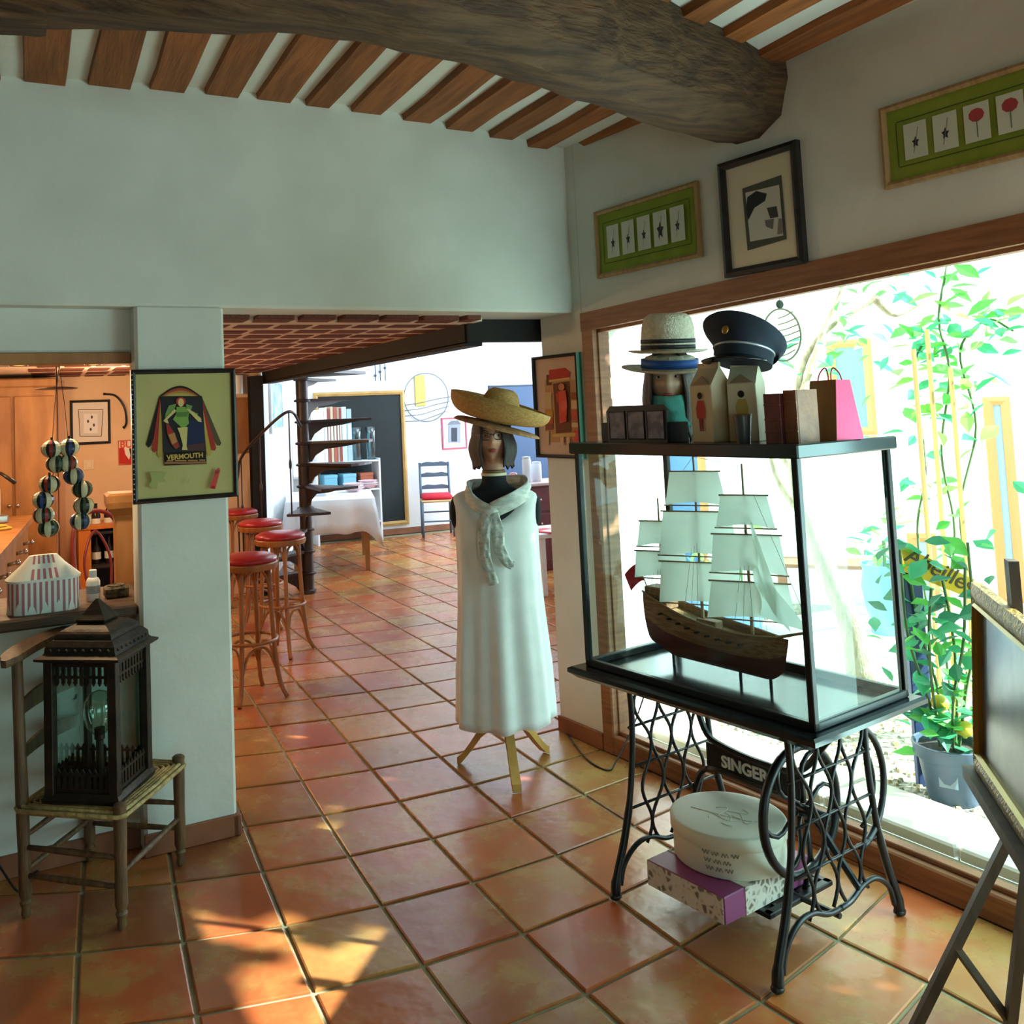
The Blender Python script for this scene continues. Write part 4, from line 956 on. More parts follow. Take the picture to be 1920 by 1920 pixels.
carton('cream gabled carton printed with a figure in yellow under the officer cap', .182, -.085, .30, M_CARTON2, (190, 168, 92), 1)
# ---- cup
t = stand('dark_cup', 'small dark grey tumbler in front of the cream carton', .235, -.185, ZT, 'cup')
mb = MB(); mb.lathe([(.019, 0), (.0195, .002), (.026, .082), (.0245, .082), (.018, .004)], 20); mb.build('cup_body', mat('grey_glaze', (70, 78, 80), .25), t, smooth=True, auto=50)
mb = MB(); mb.lathe([(.0265, .079), (.0272, .082), (.0265, .085), (.0242, .084)], 20); mb.build('rim', mat('brown_rim', (88, 72, 54), .4), t)
# ---- officer cap on the cartons
M_NAVY = mat('navy_felt', (24, 38, 54), .85, rgb2=(18, 30, 44), scale=20); M_SILVER = mat('silver_braid', (170, 178, 184), .35, .6)
t = tb('officer_cap', 'navy peaked officer cap with silver braid resting on the gabled cartons', 'cap', .190, -.105, ZT+.238, -1.3-TB.rz)
t.rotation_euler = (-.30, .0, -1.3)
mb = MB(); rings = []
for r_, z_, sh_ in ((.088, 0, 0), (.090, .04, -.0), (.105, .055, -.008), (.125, .08, -.03), (.128, .088, -.035), (.12, .094, -.032), (.06, .096, -.02), (.004, .096, -.01)):
    rings.append([(r_*.95*math.cos(2*PI*k/32), r_*1.05*math.sin(2*PI*k/32)+sh_*.2, z_+(.035*(-math.sin(2*PI*k/32)) if z_ > .05 else 0)*min(1, r_/.1)) for k in range(32)])
mb.loft(rings); mb.build('crown', M_NAVY, t, smooth=True, auto=50)
mb = MB(); mb.tube([(.090*.95*math.cos(2*PI*k/32), .090*1.05*math.sin(2*PI*k/32), .040) for k in range(32)], .0045, 6, closed=True); mb.build('braid', M_SILVER, t, smooth=True)
mb = MB(); mb.grid(lambda a_, b_: ((.088+.05*b_*math.sin(PI*a_))*.95*math.cos(PI+PI*a_), (.088+.05*b_*math.sin(PI*a_))*1.05*math.sin(PI+PI*a_), .004-.03*b_*math.sin(PI*a_)), 20, 4); solid(mb.build('visor', mat('black_patent', (18, 20, 24), .15), t, smooth=True), .003)
mb = MB(); mb.ball((0, -.110, .075), .012, .004, .015, 10, 6); mb.build('badge', mat('brass_badge', (168, 132, 60), .35, .7), t, smooth=True)
# ---- books and paper bag
def book(label, u0, w_, h_, d_, rgb, rgb2, rz=0., lean=0., v_=-.06):
    t = stand('leather_book', label, u0, v_, ZT, 'book', rz); t.rotation_euler = (0, lean, TB.rz+rz)
    mb = MB(); mb.box(-w_*.5+.003, w_*.5-.003, -d_*.5+.008, d_*.5-.004, .003, h_-.003); mb.build('pages', mat('book_pages', (196, 168, 124), .9, rgb2=(170, 140, 100), scale=60, stretch=(12, 1, .2)), t)
    m_ = mat('leather_%d' % sum(rgb), rgb, .55, rgb2=rgb2, scale=16, bump=.2)
    mb = MB()
    mb.box(-w_*.5, -w_*.5+.004, -d_*.5, d_*.5, 0, h_); mb.box(w_*.5-.004, w_*.5, -d_*.5, d_*.5, 0, h_); mb.box(-w_*.5, w_*.5, -d_*.5-.003, -d_*.5+.006, 0, h_); mb.build('cover', m_, t)
    for z_ in (.2, .45, .75):
        q = MB(); q.bbox(-w_*.5-.0005, w_*.5+.0005, -d_*.5-.0055, -d_*.5+.002, h_*z_, h_*z_+.006, .001); q.build('spine_band', m_, t)
book('thick maroon leather book standing on the glass case', .335, .052, .142, .10, (108, 54, 54), (84, 40, 42), 0, 0, -.13)
book('brown leather book with pale fore-edge next to the maroon one', .383, .040, .150, .10, (140, 92, 60), (112, 70, 46), 0, .0, -.115)
t = stand('paper_gift_bag', 'pink gift bag with a wood-brown front and pink cord handle on the case', .385, .035, ZT, 'bag', -.25)
mb = MB(); q = [[(-.062, -.05), (.062, -.05), (.062, .05), (-.062, .05)], [(-.05, -.026), (.05, -.026), (.05, .026), (-.05, .026)]]
mb.loft([[(x_, y_, 0) for x_, y_ in q[0]], [(x_, y_, .175) for x_, y_ in q[1]]], cap=False)
mb.poly([(x_, y_, .001) for x_, y_ in q[0]])
bagb = mb.build('bag_body', mat('pink_paper', (226, 62, 118), .6, rgb2=(214, 50, 106), scale=4), t)
mb = MB(); mb.loft([[(-.0625, -.0505, .001), (.0615, -.0505, .001), (.0615, -.049, .001), (-.0625, -.049, .001)], [(-.0505, -.0265, .176), (.0495, -.0265, .176), (.0495, -.025, .176), (-.0505, -.025, .176)]]); mb.build('brown_front', mat('brown_paper', (158, 108, 58), .7, rgb2=(128, 82, 42), scale=14, stretch=(1, 1, .3)), t)
for y_ in (-.027, .027):
    mb = MB(); mb.tube(smooth_path([(-.022, y_, .165), (-.016, y_*.8, .195), (0, y_*.6, .212), (.016, y_*.8, .195), (.022, y_, .165)], 5), .0022, 6); mb.build('cord_handle', mat('pink_cord', (210, 40, 90), .6), t, smooth=True)
# ================================================================== dressed mannequin in the doorway
mc = (G(970, 1487)+G(860, 1432)+G(1025, 1412))/3
MRZ = -.485
t = thing('dress_mannequin', 'shop mannequin in a long pale sleeveless dress and knotted scarf, on three wooden legs', 'mannequin', (mc[0], mc[1], 0), MRZ)
inv = (T(mc[0], mc[1], 0) @ RZ(MRZ)).inverted()
M_BEECH = mat('beech_wood', (206, 160, 84), .45, rgb2=(186, 138, 66), scale=7, stretch=(3, 3, 1))
for px_ in ((970, 1487), (860, 1432), (1025, 1412)):
    q = inv @ Vector(G(*px_).tolist()); d = Vector((q.x, q.y, 0)); L = d.length; d.normalize(); n = Vector((-d.y, d.x, 0))
    mb = MB(); rings = []
    for f, z, h in ((0, .205, .06), (.25, .205, .055), (.5, .155, .048), (.72, .085, .042), (.9, .034, .036), (1, .018, .034)):
        c = d*(L*f); rings.append([tuple(c+n*.019+Vector((0, 0, max(0, z-h/2)))), tuple(c-n*.019+Vector((0, 0, max(0, z-h/2)))), tuple(c-n*.019+Vector((0, 0, z+h/2))), tuple(c+n*.019+Vector((0, 0, z+h/2)))])
    mb.loft(rings); mb.build('leg', M_BEECH, t, smooth=True, auto=40)
mb = MB(); mb.lathe([(.03, .16), (.034, .18), (.034, .23), (.02, .24), (.018, .62)], 16); mb.build('stand_pole', M_BEECH, t, smooth=True, auto=40)
M_BLACKJERSEY = mat('black_jersey', (16, 22, 26), .9)
mb = MB(); rings = []
for z, rx, ry in ((.62, .03, .03), (.66, .14, .10), (.9, .155, .11), (1.08, .165, .11), (1.16, .178, .10), (1.205, .165, .085), (1.235, .115, .07), (1.255, .070, .06), (1.28, .056, .055), (1.308, .055, .054)):
    rings.append([(rx*math.cos(2*PI*k/28), ry*math.sin(2*PI*k/28), z) for k in range(28)])
mb.loft(rings)
for sx in (-1, 1): mb.ball((sx*.182, 0, 1.145), .026, .05, .075, 12, 8)
mb.build('torso', M_BLACKJERSEY, t, smooth=True)
mb = MB(); mb.lathe([(.056, 1.306), (.058, 1.308), (.058, 1.318), (.056, 1.32)], 24); mb.build('neck_disc', mat('cream_disc', (222, 206, 168), .5), t, smooth=True, auto=40)
mb = MB(); mb.lathe([(.052, 1.32), (.053, 1.322), (.053, 1.33), (.05, 1.332)], 24); mb.build('neck_disc', mat('brown_disc', (120, 84, 52), .5), t, smooth=True, auto=40)
M_LINEN = mat('pale_linen', (230, 234, 230), .95, rgb2=(222, 228, 224), scale=14, bump=.05, bscale=200, spec=.1)
def dress(a_, b_):
    th = 2*PI*a_; c, s_ = math.cos(th), math.sin(th)         # s_ = -1 is the front
    zt = 1.20+.045*abs(c)**1.2-(.085*max(0, -s_)**2)
    zb = .225+.02*math.sin(th+.6)+.004*math.sin(9*th)
    if b_ < .16:
        f = b_/.16; r_ = .105+.087*math.sin(f*PI/2); z = zt-.035*f*f-.01*f; rx, ry = r_, .075+.047*math.sin(f*PI/2)
        if abs(c) < .5: rx *= 1
    else:
        f = (b_-.16)/.84; z = (zt-.045)*(1-f)+zb*f; rx = .192-.012*math.sin(PI*f*1.3)*(f < .75)+.026*f*f; ry = .122+.035*f
        fold = (.012*math.sin(7*th+.4)+.007*math.sin(12*th+1.3))*min(1, f*1.6); rx += fold; ry += fold
    return (rx*c, ry*s_-.005, z)
mb = MB(); mb.grid(dress, 84, 34); solid(mb.build('dress', M_LINEN, t, smooth=True), .003)
M_SCARF = mat('scarf_cloth', (226, 232, 224), .9, rgb2=(190, 200, 190), scale=26, stretch=(1, 1, 3), bump=.4, bscale=50)
def ribbon(pts, w0, w1, ph=0., name='scarf'):
    mb = MB(); P = smooth_path(pts, 7); n = len(P); rings = []
    for i, p in enumerate(P):
        f = i/(n-1); w_ = w0+(w1-w0)*f; tn = Vector(P[min(i+1, n-1)])-Vector(P[max(i-1, 0)]); tn.normalize(); out = Vector((p[0], p[1]*1.3, 0)); out.normalize()
        sd = tn.cross(out); sd.normalize()
        ring = []
        for k in range(14):
            a_ = 2*PI*k/14; ring.append(tuple(Vector(p)+sd*(w_*math.cos(a_))+out*(.013*math.sin(a_)+.006*math.sin(5*math.cos(a_)*2+i*.5+ph)+.012)))
        rings.append(ring)
    mb.loft(rings); return mb.build(name, M_SCARF, t, smooth=True)
ribbon([(.05, .09, 1.255), (.12, .03, 1.265), (.135, -.05, 1.235), (.075, -.115, 1.205), (-.01, -.135, 1.165)], .04, .035, 0, 'scarf')
ribbon([(-.05, .085, 1.255), (-.10, .02, 1.255), (-.105, -.06, 1.215), (-.06, -.12, 1.18), (-.02, -.14, 1.16)], .032, .028, 1, 'scarf')
mb = MB(); mb.ball((-.022, -.150, 1.158), .034, .022, .03, 14, 10); mb.v = [(x+.003*math.sin(z*300), y, z+.003*math.sin(x*240)) for x, y, z in mb.v]; mb.build('scarf_knot', M_SCARF, t, smooth=True)
ribbon([(-.025, -.145, 1.15), (-.05, -.150, 1.08), (-.055, -.148, .99), (-.035, -.146, .90), (-.02, -.147, .845)], .032, .022, 2, 'scarf_tail')
ribbon([(-.015, -.148, 1.15), (.005, -.155, 1.07), (.01, -.152, 1.00), (.035, -.150, .945), (.06, -.148, .925)], .030, .020, 3, 'scarf_tail')
ribbon([(-.03, -.147, 1.15), (-.045, -.165, 1.09), (-.048, -.168, 1.02), (-.045, -.166, .965)], .022, .018, 4, 'scarf_tail')
HM = 1.0; HZ = 1.36
mb = head_mesh(MB(), HM, .05); mb.v = [(x, y, z+HZ) for x, y, z in mb.v]; mb.build('head', M_SKIN, t, smooth=True)
tmp = len(COL.objects); face_parts(t, HM, (176, 84, 74), (50, 36, 30))
for o in list(COL.objects)[tmp:]:
    if o.parent == t: o.location = (0, 0, HZ)
o = solid(wig_mesh(HM, .012, .50, 1.6, ragged=.012, off=.014).build('wig', M_HAIR, t, smooth=True), .008); o.location = (0, 0, HZ)
t.rotation_euler = (0, 0, MRZ)
MW = T(mc[0], mc[1], 0) @ RZ(MRZ)
# ---- glasses
e = MW @ Vector((0, 0, HZ)); t = thing('eyeglasses', 'thin brown framed eyeglasses on the face of the dressed mannequin', 'glasses', tuple(e), MRZ)
M_SHELL = mat('tortoise_frame', (66, 38, 26), .3)
for sx in (-1, 1):
    cx0 = sx*.031*HM; pts = [(cx0+.023*HM*math.copysign(abs(math.cos(a_))**.7, math.cos(a_)), -.104*HM+.006*abs(math.cos(a_))*(sx*math.cos(a_) > 0), .128*HM+.016*HM*math.copysign(abs(math.sin(a_))**.8, math.sin(a_))) for a_ in [2*PI*k/20 for k in range(20)]]
    mb = MB(); mb.tube(pts, .0021, 6, closed=True); mb.build('rim', M_SHELL, t, smooth=True)
    mb = MB(); mb.poly(pts); mb.build('lens', glass_mat('lens_glass', (245, 245, 240), .15), t)
    mb = MB(); mb.tube([(cx0+sx*.023*HM, -.099*HM, .133*HM), (sx*.074*HM, -.075*HM, .134*HM), (sx*.083*HM, 0, .13*HM)], .0018, 5); mb.build('temple', M_SHELL, t)
mb = MB(); mb.tube([(-.009*HM, -.106*HM, .133*HM), (0, -.111*HM, .137*HM), (.009*HM, -.106*HM, .133*HM)], .002, 5); mb.build('bridge', M_SHELL, t)
# ---- straw hats
M_STRAW = mat('golden_straw', (204, 162, 90), .75, rgb2=(172, 128, 66), scale=70, stretch=(1, 1, 3), bump=.5, bscale=180)
def big_hat(name, label, z, crown_r, crown_h, brim, curl, tilt, mt, dx=0., dy=0.):
    p = MW @ Vector((dx, dy, z)); t = thing(name, label, 'hat', tuple(p), MRZ); t.rotation_euler = (tilt[0], tilt[1], MRZ)
    if crown_h:
        mb = MB(); mb.loft([[(r_*math.cos(2*PI*k/32), r_*1.08*math.sin(2*PI*k/32), z_) for k in range(32)] for r_, z_ in ((crown_r, -.005), (crown_r*.97, crown_h*.35), (crown_r*.88, crown_h*.7), (crown_r*.72, crown_h*.9), (crown_r*.5, crown_h), (.004, crown_h*.97))], cap=False); solid(mb.build('crown', mt, t, smooth=True), .004)
    mb = MB()
    def f_(a_, b_):
        an = 2*PI*a_; r_ = crown_r*.99+brim*math.sin(b_*PI/2)**.9; up = curl*(b_**2.2)*(1.0+.35*max(0, -math.sin(an))+.25*math.cos(an-2.6))
        return (r_*math.cos(an)*1.06, r_*math.sin(an), up)
    mb.grid(f_, 56, 9); solid(mb.build('brim', mt, t, smooth=True), .005)
big_hat('straw_sombrero', 'golden straw hat with a tall crown and wide upturned brim on the dressed mannequin', HZ+.196, .092, .145, .128, .080, (.06, .24), M_STRAW, .028)
big_hat('straw_sun_hat', 'worn straw sun hat brim showing beneath the sombrero of the mannequin', HZ+.178, .094, 0, .095, -.02, (.0, .30), mat('worn_straw', (176, 136, 86), .85, rgb2=(150, 108, 76), scale=40, bump=.5, bscale=120), .028, .02)

# ================================================================== easel with a gilt framed picture
M_EASEL = mat('easel_wood', (84, 66, 44), .6, rgb2=(64, 48, 32), scale=8, stretch=(4, 4, .7))
M_GILT = mat('gilt', (168, 134, 62), .4, .5, rgb2=(112, 88, 40), scale=60, bump=.9, bscale=110)
eo = G(1835, 1440, .60); EF = Frame((eo[0], eo[1]), (-.677, -.736))
t = thing('picture_easel', 'dark wooden easel standing at the window, partly out of view', 'easel', EF.w(0, 0, 0), EF.rz)
def bar(mb, a_, b_, w_, y0, y1):
    d = np.array(b_)-np.array(a_); n = np.array([-d[1], d[0]])/np.hypot(*d)*w_/2
    mb.prism([tuple(a_+n), tuple(a_-n), tuple(b_-n), tuple(b_+n)], y0, y1); return mb
def eh(x, y):
    u, z = EF.hit(x, y); return (u, max(z, .0))
VL = .035
def eh(x, y): return EF.hit(x, y, VL)
foot = lambda a_, b_: tuple(np.array(a_)+(np.array(b_)-np.array(a_))*(a_[1]-.002)/(a_[1]-b_[1]))
L1a, L1b, L2a, L2b = eh(1900, 1552), eh(1712, 1935), eh(1932, 1600), eh(1882, 1935)
F1, F2 = foot(L1a, L1b), foot(L2a, L2b)
def upto(f, a_, z): f, a_ = np.array(f), np.array(a_); return f+(a_-f)*z/a_[1]
iw = (T(*EF.w(0, 0, 0)) @ RZ(EF.rz)).inverted()
def loc(p): return tuple(iw @ Vector((float(p[0]), float(p[1]), float(p[2]))))
def topw(x, y): u, z = EF.hit(x, y, VL); return (u, VL, z)
A1, B1 = topw(1900, 1552), loc(G(1704, 1950, .012)); A2, B2 = topw(1932, 1590), loc(G(1884, 2010, .012))
def stick(a_, b_, w_, name):
    a_, b_ = Vector(a_), Vector(b_); d = (b_-a_).normalized(); n1 = d.cross(Vector((0, 1, 0))).normalized(); n2 = n1.cross(d).normalized()
    MB().loft([[tuple(p+n1*w_*i+n2*w_*.6*j) for i, j in ((-1, -1), (1, -1), (1, 1), (-1, 1))] for p in (a_, b_)]).build(name, M_EASEL, t)
def lerp(a_, b_, f): return tuple(np.array(a_)+(np.array(b_)-np.array(a_))*f)
stick(lerp(B1, A1, 1.12), B1, .017, 'leg'); stick(lerp(B2, A2, 1.12), B2, .017, 'leg')
stick(lerp(B1, A1, .44), lerp(B2, A2, .22), .013, 'brace')
PU, PZ, HZF, WF = 0., .60, .49, .60
mb = MB(); mb.tube([(.30, VL+.02, .95), (.32, VL+.42, .012)], .014, 6); mb.build('rear_leg', M_EASEL, t)
bar(MB(), (.30, 1.20), (.30, .40), .04, VL+.0, VL+.022).build('mast', M_EASEL, t)
bar(MB(), (-.02, PZ-.018), (WF+.05, PZ-.018), .034, -.035, VL+.014).build('ledge', M_EASEL, t)
t = thing('gilt_framed_picture', 'dark mottled picture in a carved gilt frame on the easel', 'picture', EF.w(PU+WF/2, .012, PZ+.0005), EF.rz); t.rotation_euler = (-.06, 0, EF.rz)
mb = MB(); frame_bars(mb, WF/2, HZF/2, .05, .03); mb.v = [(p[0], p[1], p[2]+HZF/2) for p in mb.v]; mb.build('frame', M_GILT, t)
mb = MB(); frame_bars(mb, WF/2-.046, HZF/2-.046, .012, .034); mb.v = [(p[0], p[1], p[2]+HZF/2) for p in mb.v]; mb.build('inner_frame', mat('gilt_plain', (176, 148, 74), .35, .5), t)
mb = MB(); mb.box(-WF/2+.05, WF/2-.05, -.014, -.002, .05, HZF-.05); mb.build('painting', mat('mottled_painting', (70, 74, 84), .3, rgb2=(112, 112, 100), scale=7, lo=.42, hi=.6), t)
# ---- cable by the window wall
k1, k2, k3, k4 = G(1058, 1372), G(1100, 1425), G(1140, 1447), G(1195, 1418)
cable('floor_cable', 'thin dark cable with a small switch on the tiles by the window wall', [(k1[0], k1[1], .005), (k2[0], k2[1], .005), (k3[0], k3[1], .006), (k3[0]+.05, k3[1]+.01, .03), (k4[0]-.03, k4[1]-.02, .14), (k4[0]+.03, k4[1]-.05, .30)], .0035, M_CABLE)
# ================================================================== serving hatch and bar
M_WARMWOOD = mat('warm_wood', (176, 122, 66), .5, rgb2=(150, 98, 50), scale=5, stretch=(2, 2, .5), bump=.1)
M_DARKPLANK = mat('dark_plank', (92, 66, 46), .6, rgb2=(66, 46, 32), scale=9, stretch=(.6, 5, 5), bump=.3)
M_WHITE = mat('white_gloss', (232, 232, 226), .35); M_CHROME = mat('chrome', (190, 186, 178), .2, .9)
mb = MB().xf(MBW); mb.bbox(-2.1, -.20, .145, .46, HEAD-.03, HEAD+.0005, .004); mb.bbox(-2.1, -.352, .09, .12, HEAD-.045, HEAD, .004); struct(mb.build('trim_4', M_WARMWOOD))
mb = MB().xf(MBW); mb.bbox(-2.1, -.353, .03, .15, LED-.035, LED+.008, .008); mb.bbox(-2.1, -.21, .14, .52, LED-.035, LED+.008, .008); struct(mb.build('trim_5', M_DARKPLANK))
ZL = LED+.008
def bwt(name, label, cat, px_, v_, z=None, rz=0., group=None):
    """a thing standing behind the wall plane at depth v_, its base seen at the pixel"""
    u, zz = BW.hit(*px_, v_); return thing(name, label, cat, BW.w(u, v_, zz if z is None else z), BW.rz+rz, group)
for k, px_ in enumerate(((35, 680), (175, 676))):
    u, _ = BW.hit(*px_, .28)
    t = thing('recessed_spotlight', 'small round spotlight set in the wooden hatch head', 'light', BW.w(u, .28, HEAD-.032), BW.rz, 'hatch spotlights')
    mb = MB(); mb.lathe([(.026, -.004), (.034, -.006), (.036, .0), (.034, .002), (.026, .001)], 20, cap=False); mb.build('ring', M_CHROME, t, smooth=True)
    mb = MB(); mb.lathe([(.001, -.001), (.026, -.001)], 16, cap=False); mb.build('bulb', mat('warm_bulb', (255, 206, 140), .5, emit=14), t)
    l = bpy.data.lights.new('spot_glow', 'SPOT'); l.energy = 16; l.color = (1, .72, .42); l.spot_size = 1.9; l.spot_blend = .6; l.shadow_soft_size = .03
    lo = bpy.data.objects.new('spot_glow', l); COL.objects.link(lo); lo.parent = t; lo.location = (0, .02, -.02); lo.rotation_euler = (.0, 0, 0)
for nm, loc, e in (('bar_pendant_glow', (-1.1, 2.2, 1.75), 55), ('bar_ceiling_glow', (-.2, 3.4, 1.7), 30)):
    l = bpy.data.lights.new(nm, 'POINT'); l.energy = e; l.color = (1, .66, .36); l.shadow_soft_size = .12
    lo = bpy.data.objects.new(nm, l); COL.objects.link(lo); lo.location = loc
# ---- striped tent box, bottle, stone on the ledge
M_PINK = mat('faded_pink', (178, 112, 120), .8); M_PAPER = mat('white_paper', (222, 222, 210), .8)
t = bwt('striped_tent_box', 'pink and white striped cardboard marquee standing on the hatch ledge', 'box', (82, 1130), .16, ZL)
N = 64; RX_, RY_ = .128, .075
def plan(k, s_=1., n=N):
    L = RX_-RY_*.8; per = 4*L+2*PI*RY_*.8; d = (k % n)/n*per          # stadium outline walked at even speed
    r_ = RY_*.8
    if d < L: p = (L, 0); a_ = 0; q = (L, 0)
    d = (d+PI*r_/2) % per
    if d < PI*r_: a_ = -PI/2+d/r_; q = (L+r_*math.cos(a_), RY_*math.sin(a_))
    elif d < PI*r_+2*L: q = (L-(d-PI*r_), RY_)
    elif d < 2*PI*r_+2*L: a_ = PI/2+(d-PI*r_-2*L)/r_; q = (-L+r_*math.cos(a_), RY_*math.sin(a_))
    else: q = (-L+(d-2*PI*r_-2*L), -RY_)
    return (q[0]*s_, q[1]*s_)
mb = MB()
for k in range(N):
    mb.mat(k % 2); p, q = plan(k), plan(k+1); mb.add([(*p, 0), (*q, 0), (*q, .118), (*p, .118)], [(0, 1, 2, 3)])
mb.build('striped_wall', [M_PINK, M_PAPER], t)
mb = MB(); rings = [[(*plan(k, 1.04), .116) for k in range(N)], [(*plan(k, 1.05), .124) for k in range(N)], [(*plan(k, .62), .172) for k in range(N)], [(plan(k, .30)[0]*1.3, plan(k, .25)[1], .205) for k in range(N)]]; mb.loft(rings); rf_ = mb.build('roof', M_PAPER, t, smooth=True, auto=30)
mb = MB()
for k in range(9):
    x_ = -.050+.0110*k
    mb.mat(k % 2); zf = lambda y_: 0
    mb.add([(x_, -RY_*1.06, .126), (x_+.0110, -RY_*1.06, .126), (x_*.7+.0077, -RY_*.27, .207), (x_*.7, -RY_*.27, .207)], [(0, 1, 2, 3)])
mb.build('striped_panel', [M_PINK, M_PAPER], rf_)
mb = MB()
for k in range(7):
    kk_ = N*.5+N*.5*(k+.5)/7; c, s_ = plan(kk_); tx, ty = plan(kk_+.5); dx_, dy_ = tx-c, ty-s_; L = math.hypot(dx_, dy_); dx_, dy_ = dx_/L*.016, dy_/L*.016; ox, oy = c*1.012, s_*1.015
    mb.add([(ox-dx_, oy-dy_, .0), (ox+dx_, oy+dy_, .0), (ox+dx_*.6, oy+dy_*.6, .022), (ox, oy, .045), (ox-dx_*.6, oy-dy_*.6, .022)], [(0, 1, 2, 3, 4)])
stuff(mb.build('scalloped_border', M_PAPER, t))
t = bwt('small_bottle', 'small white bottle with a pale cap on the hatch ledge', 'bottle', (175, 1125), .22, ZL)
mb = MB(); mb.lathe([(.024, 0), (.027, .004), (.027, .075), (.022, .086), (.013, .092)], 18); mb.build('bottle_body', M_WHITE, t, smooth=True, auto=40)
mb = MB(); mb.lathe([(.014, .09), (.0145, .092), (.0145, .118), (.012, .12)], 16); mb.build('cap', mat('pale_blue_cap', (206, 222, 224), .4), t, smooth=True, auto=40)
mb = MB(); mb.lathe([(.0274, .03), (.0274, .06)], 18, cap=False); mb.build('paper_band', mat('grey_print', (150, 156, 156), .7), t)
t = bwt('speckled_stone_dish', 'squat dark speckled stone dish at the end of the hatch ledge', 'dish', (218, 1126), .24, ZL)
mb = MB(); mb.bbox(-.045, .045, -.04, .04, 0, .045, .008); mb.lathe([(.03, .044), (.034, .048), (.03, .05), (.024, .046)], 16); mb.build('dish_body', mat('speckled_stone', (96, 84, 60), .7, rgb2=(44, 40, 32), scale=60, lo=.45, hi=.55), t)
# ---- ball garland in the hatch
BALLS = [(97, 842), (129, 839), (106, 870), (126, 869), (138, 892), (154, 917), (93, 908), (81, 938), (157, 948), (82, 966), (151, 977), (91, 990)]
ha, hb_ = BW.hit(113, 835, .14)
t = thing('ball_garland', 'heart-shaped garland of striped painted balls hanging in the serving hatch', 'garland', BW.w(ha, .14, HEAD-.046), BW.rz)
pts = [(BW.hit(x, y, .14)[0]-ha, BW.hit(x, y, .14)[1]-(HEAD-.046)) for x, y in BALLS]
M_BC, M_BD, M_BR, M_BB, M_BG = mat('ball_cream', (206, 200, 160), .3), mat('ball_dark', (26, 36, 32), .25), mat('ball_red', (150, 50, 40), .3), mat('ball_blue', (40, 70, 130), .3), mat('ball_green', (60, 84, 56), .3)
for k, (x_, z_) in enumerate(pts):
    mb = MB(); n, kk, r_ = 20, 10, .037; ms = [M_BD, M_BC, (M_BR, M_BB, M_BG)[k % 3]]; ph = k*2.1
    for j in range(n):
        sel = [0, 1, 1, 0, 2][(j+k) % 5]
        for i in range(kk):
            def pp(a_, b_):
                th, fi = PI*b_/kk, 2*PI*a_/n+ph; return (x_+r_*1.08*math.sin(th)*math.cos(fi), r_*math.sin(th)*math.sin(fi), z_-.94*r_*math.cos(th))
            mb.mat(sel); mb.add([pp(j, i), pp(j+1, i), pp(j+1, i+1), pp(j, i+1)], [(0, 1, 2, 3)])
    b_ = mb.build('ball', ms, t, smooth=True)
    mb = MB(); mb.tube([(x_, 0, z_+r_*.9), (x_, 0, z_+r_*1.2)], .005, 6); mb.build('ball_cap', M_BD, b_)
mb = MB()
for seq in ([0, 2, 6, 7, 9, 11], [1, 3, 4, 5, 8, 10]):
    mb.tube([(.0, 0, 0), (pts[seq[0]][0]*.6, 0, pts[seq[0]][1]*.5)]+[(pts[i][0], .0, pts[i][1]) for i in seq], .0012, 4)
mb.build('thread', mat('dark_thread', (40, 34, 28), .8), t)
# ---- pendant lamp with a flat disc
q = P_Y(106, 728, 1.9); t = thing('disc_pendant_lamp', 'thin dark disc pendant lamp hanging over the bar', 'lamp', (q[0], q[1], q[2]))
mb = MB(); mb.lathe([(.002, .010), (.03, .012), (.115, .0), (.118, -.003), (.112, -.006), (.03, .002), (.002, .0)], 32); mb.build('disc_shade', mat('dark_enamel', (36, 30, 24), .3), t, smooth=True, auto=40)
mb = MB(); mb.tube([(0, 0, .01), (0, 0, ZB-q[2])], .004, 6); mb.build('flex', M_CABLE, t)
# ---- tall cupboard, counter, machine
q0, q1 = P_Y(-60, 700, 4.2), P_Y(103, 700, 4.2)
t = thing('tall_cupboard', 'tall warm wooden cupboard standing against the peach bar wall', 'cupboard', ((q0[0]+q1[0])/2, 4.45, 0)); cw = (q1[0]-q0[0])/2
mb = MB(); mb.bbox(-cw, cw, -.25, .3, 0, 1.96, .006); mb.build('carcass', M_WARMWOOD, t)
for sx in (-1, 1):
    mb = MB(); mb.bbox(min(0, sx*cw)+.01, max(0, sx*cw)-.01, -.272, -.25, .1, 1.86, .006); d_ = mb.build('door', M_WARMWOOD, t)
    mb = MB(); mb.ball((sx*.03, -.285, 1.0), .016, n=10, k=6); mb.build('knob', M_CHROME, d_, smooth=True)
mb = MB(); mb.bbox(-cw-.02, cw+.02, -.29, .3, 1.93, 2.0, .01); mb.build('cornice', M_WARMWOOD, t)
qa = P_Y(62, 962, 3.5); qb = P_Y(0, 1052, 1.55)
t = thing('bar_counter', 'wooden bar counter running back behind the serving hatch', 'counter', (0, 0, 0)); zt_ = .96
ca, cb = G(64, 965, zt_), G(-30, 1075, zt_)
d_ = (ca-cb)[:2]; d_ = d_/np.hypot(*d_); n_ = np.array([-d_[1], d_[0]])
A_, B_ = cb[:2], ca[:2]
mb = MB(); mb.loft([[(*A_, z), (*B_, z), (*(B_+n_*.55), z), (*(A_+n_*.55), z)] for z in (zt_-.04, zt_)]); mb.build('worktop', M_WARMWOOD, t)
A2, B2 = A_+n_*.04, B_+n_*.04-d_*.04
mb = MB(); mb.loft([[(*A2, z), (*B2, z), (*(B2+n_*.46), z), (*(A2+n_*.46), z)] for z in (0, zt_-.04)]); mb.build('carcass', M_WARMWOOD, t)
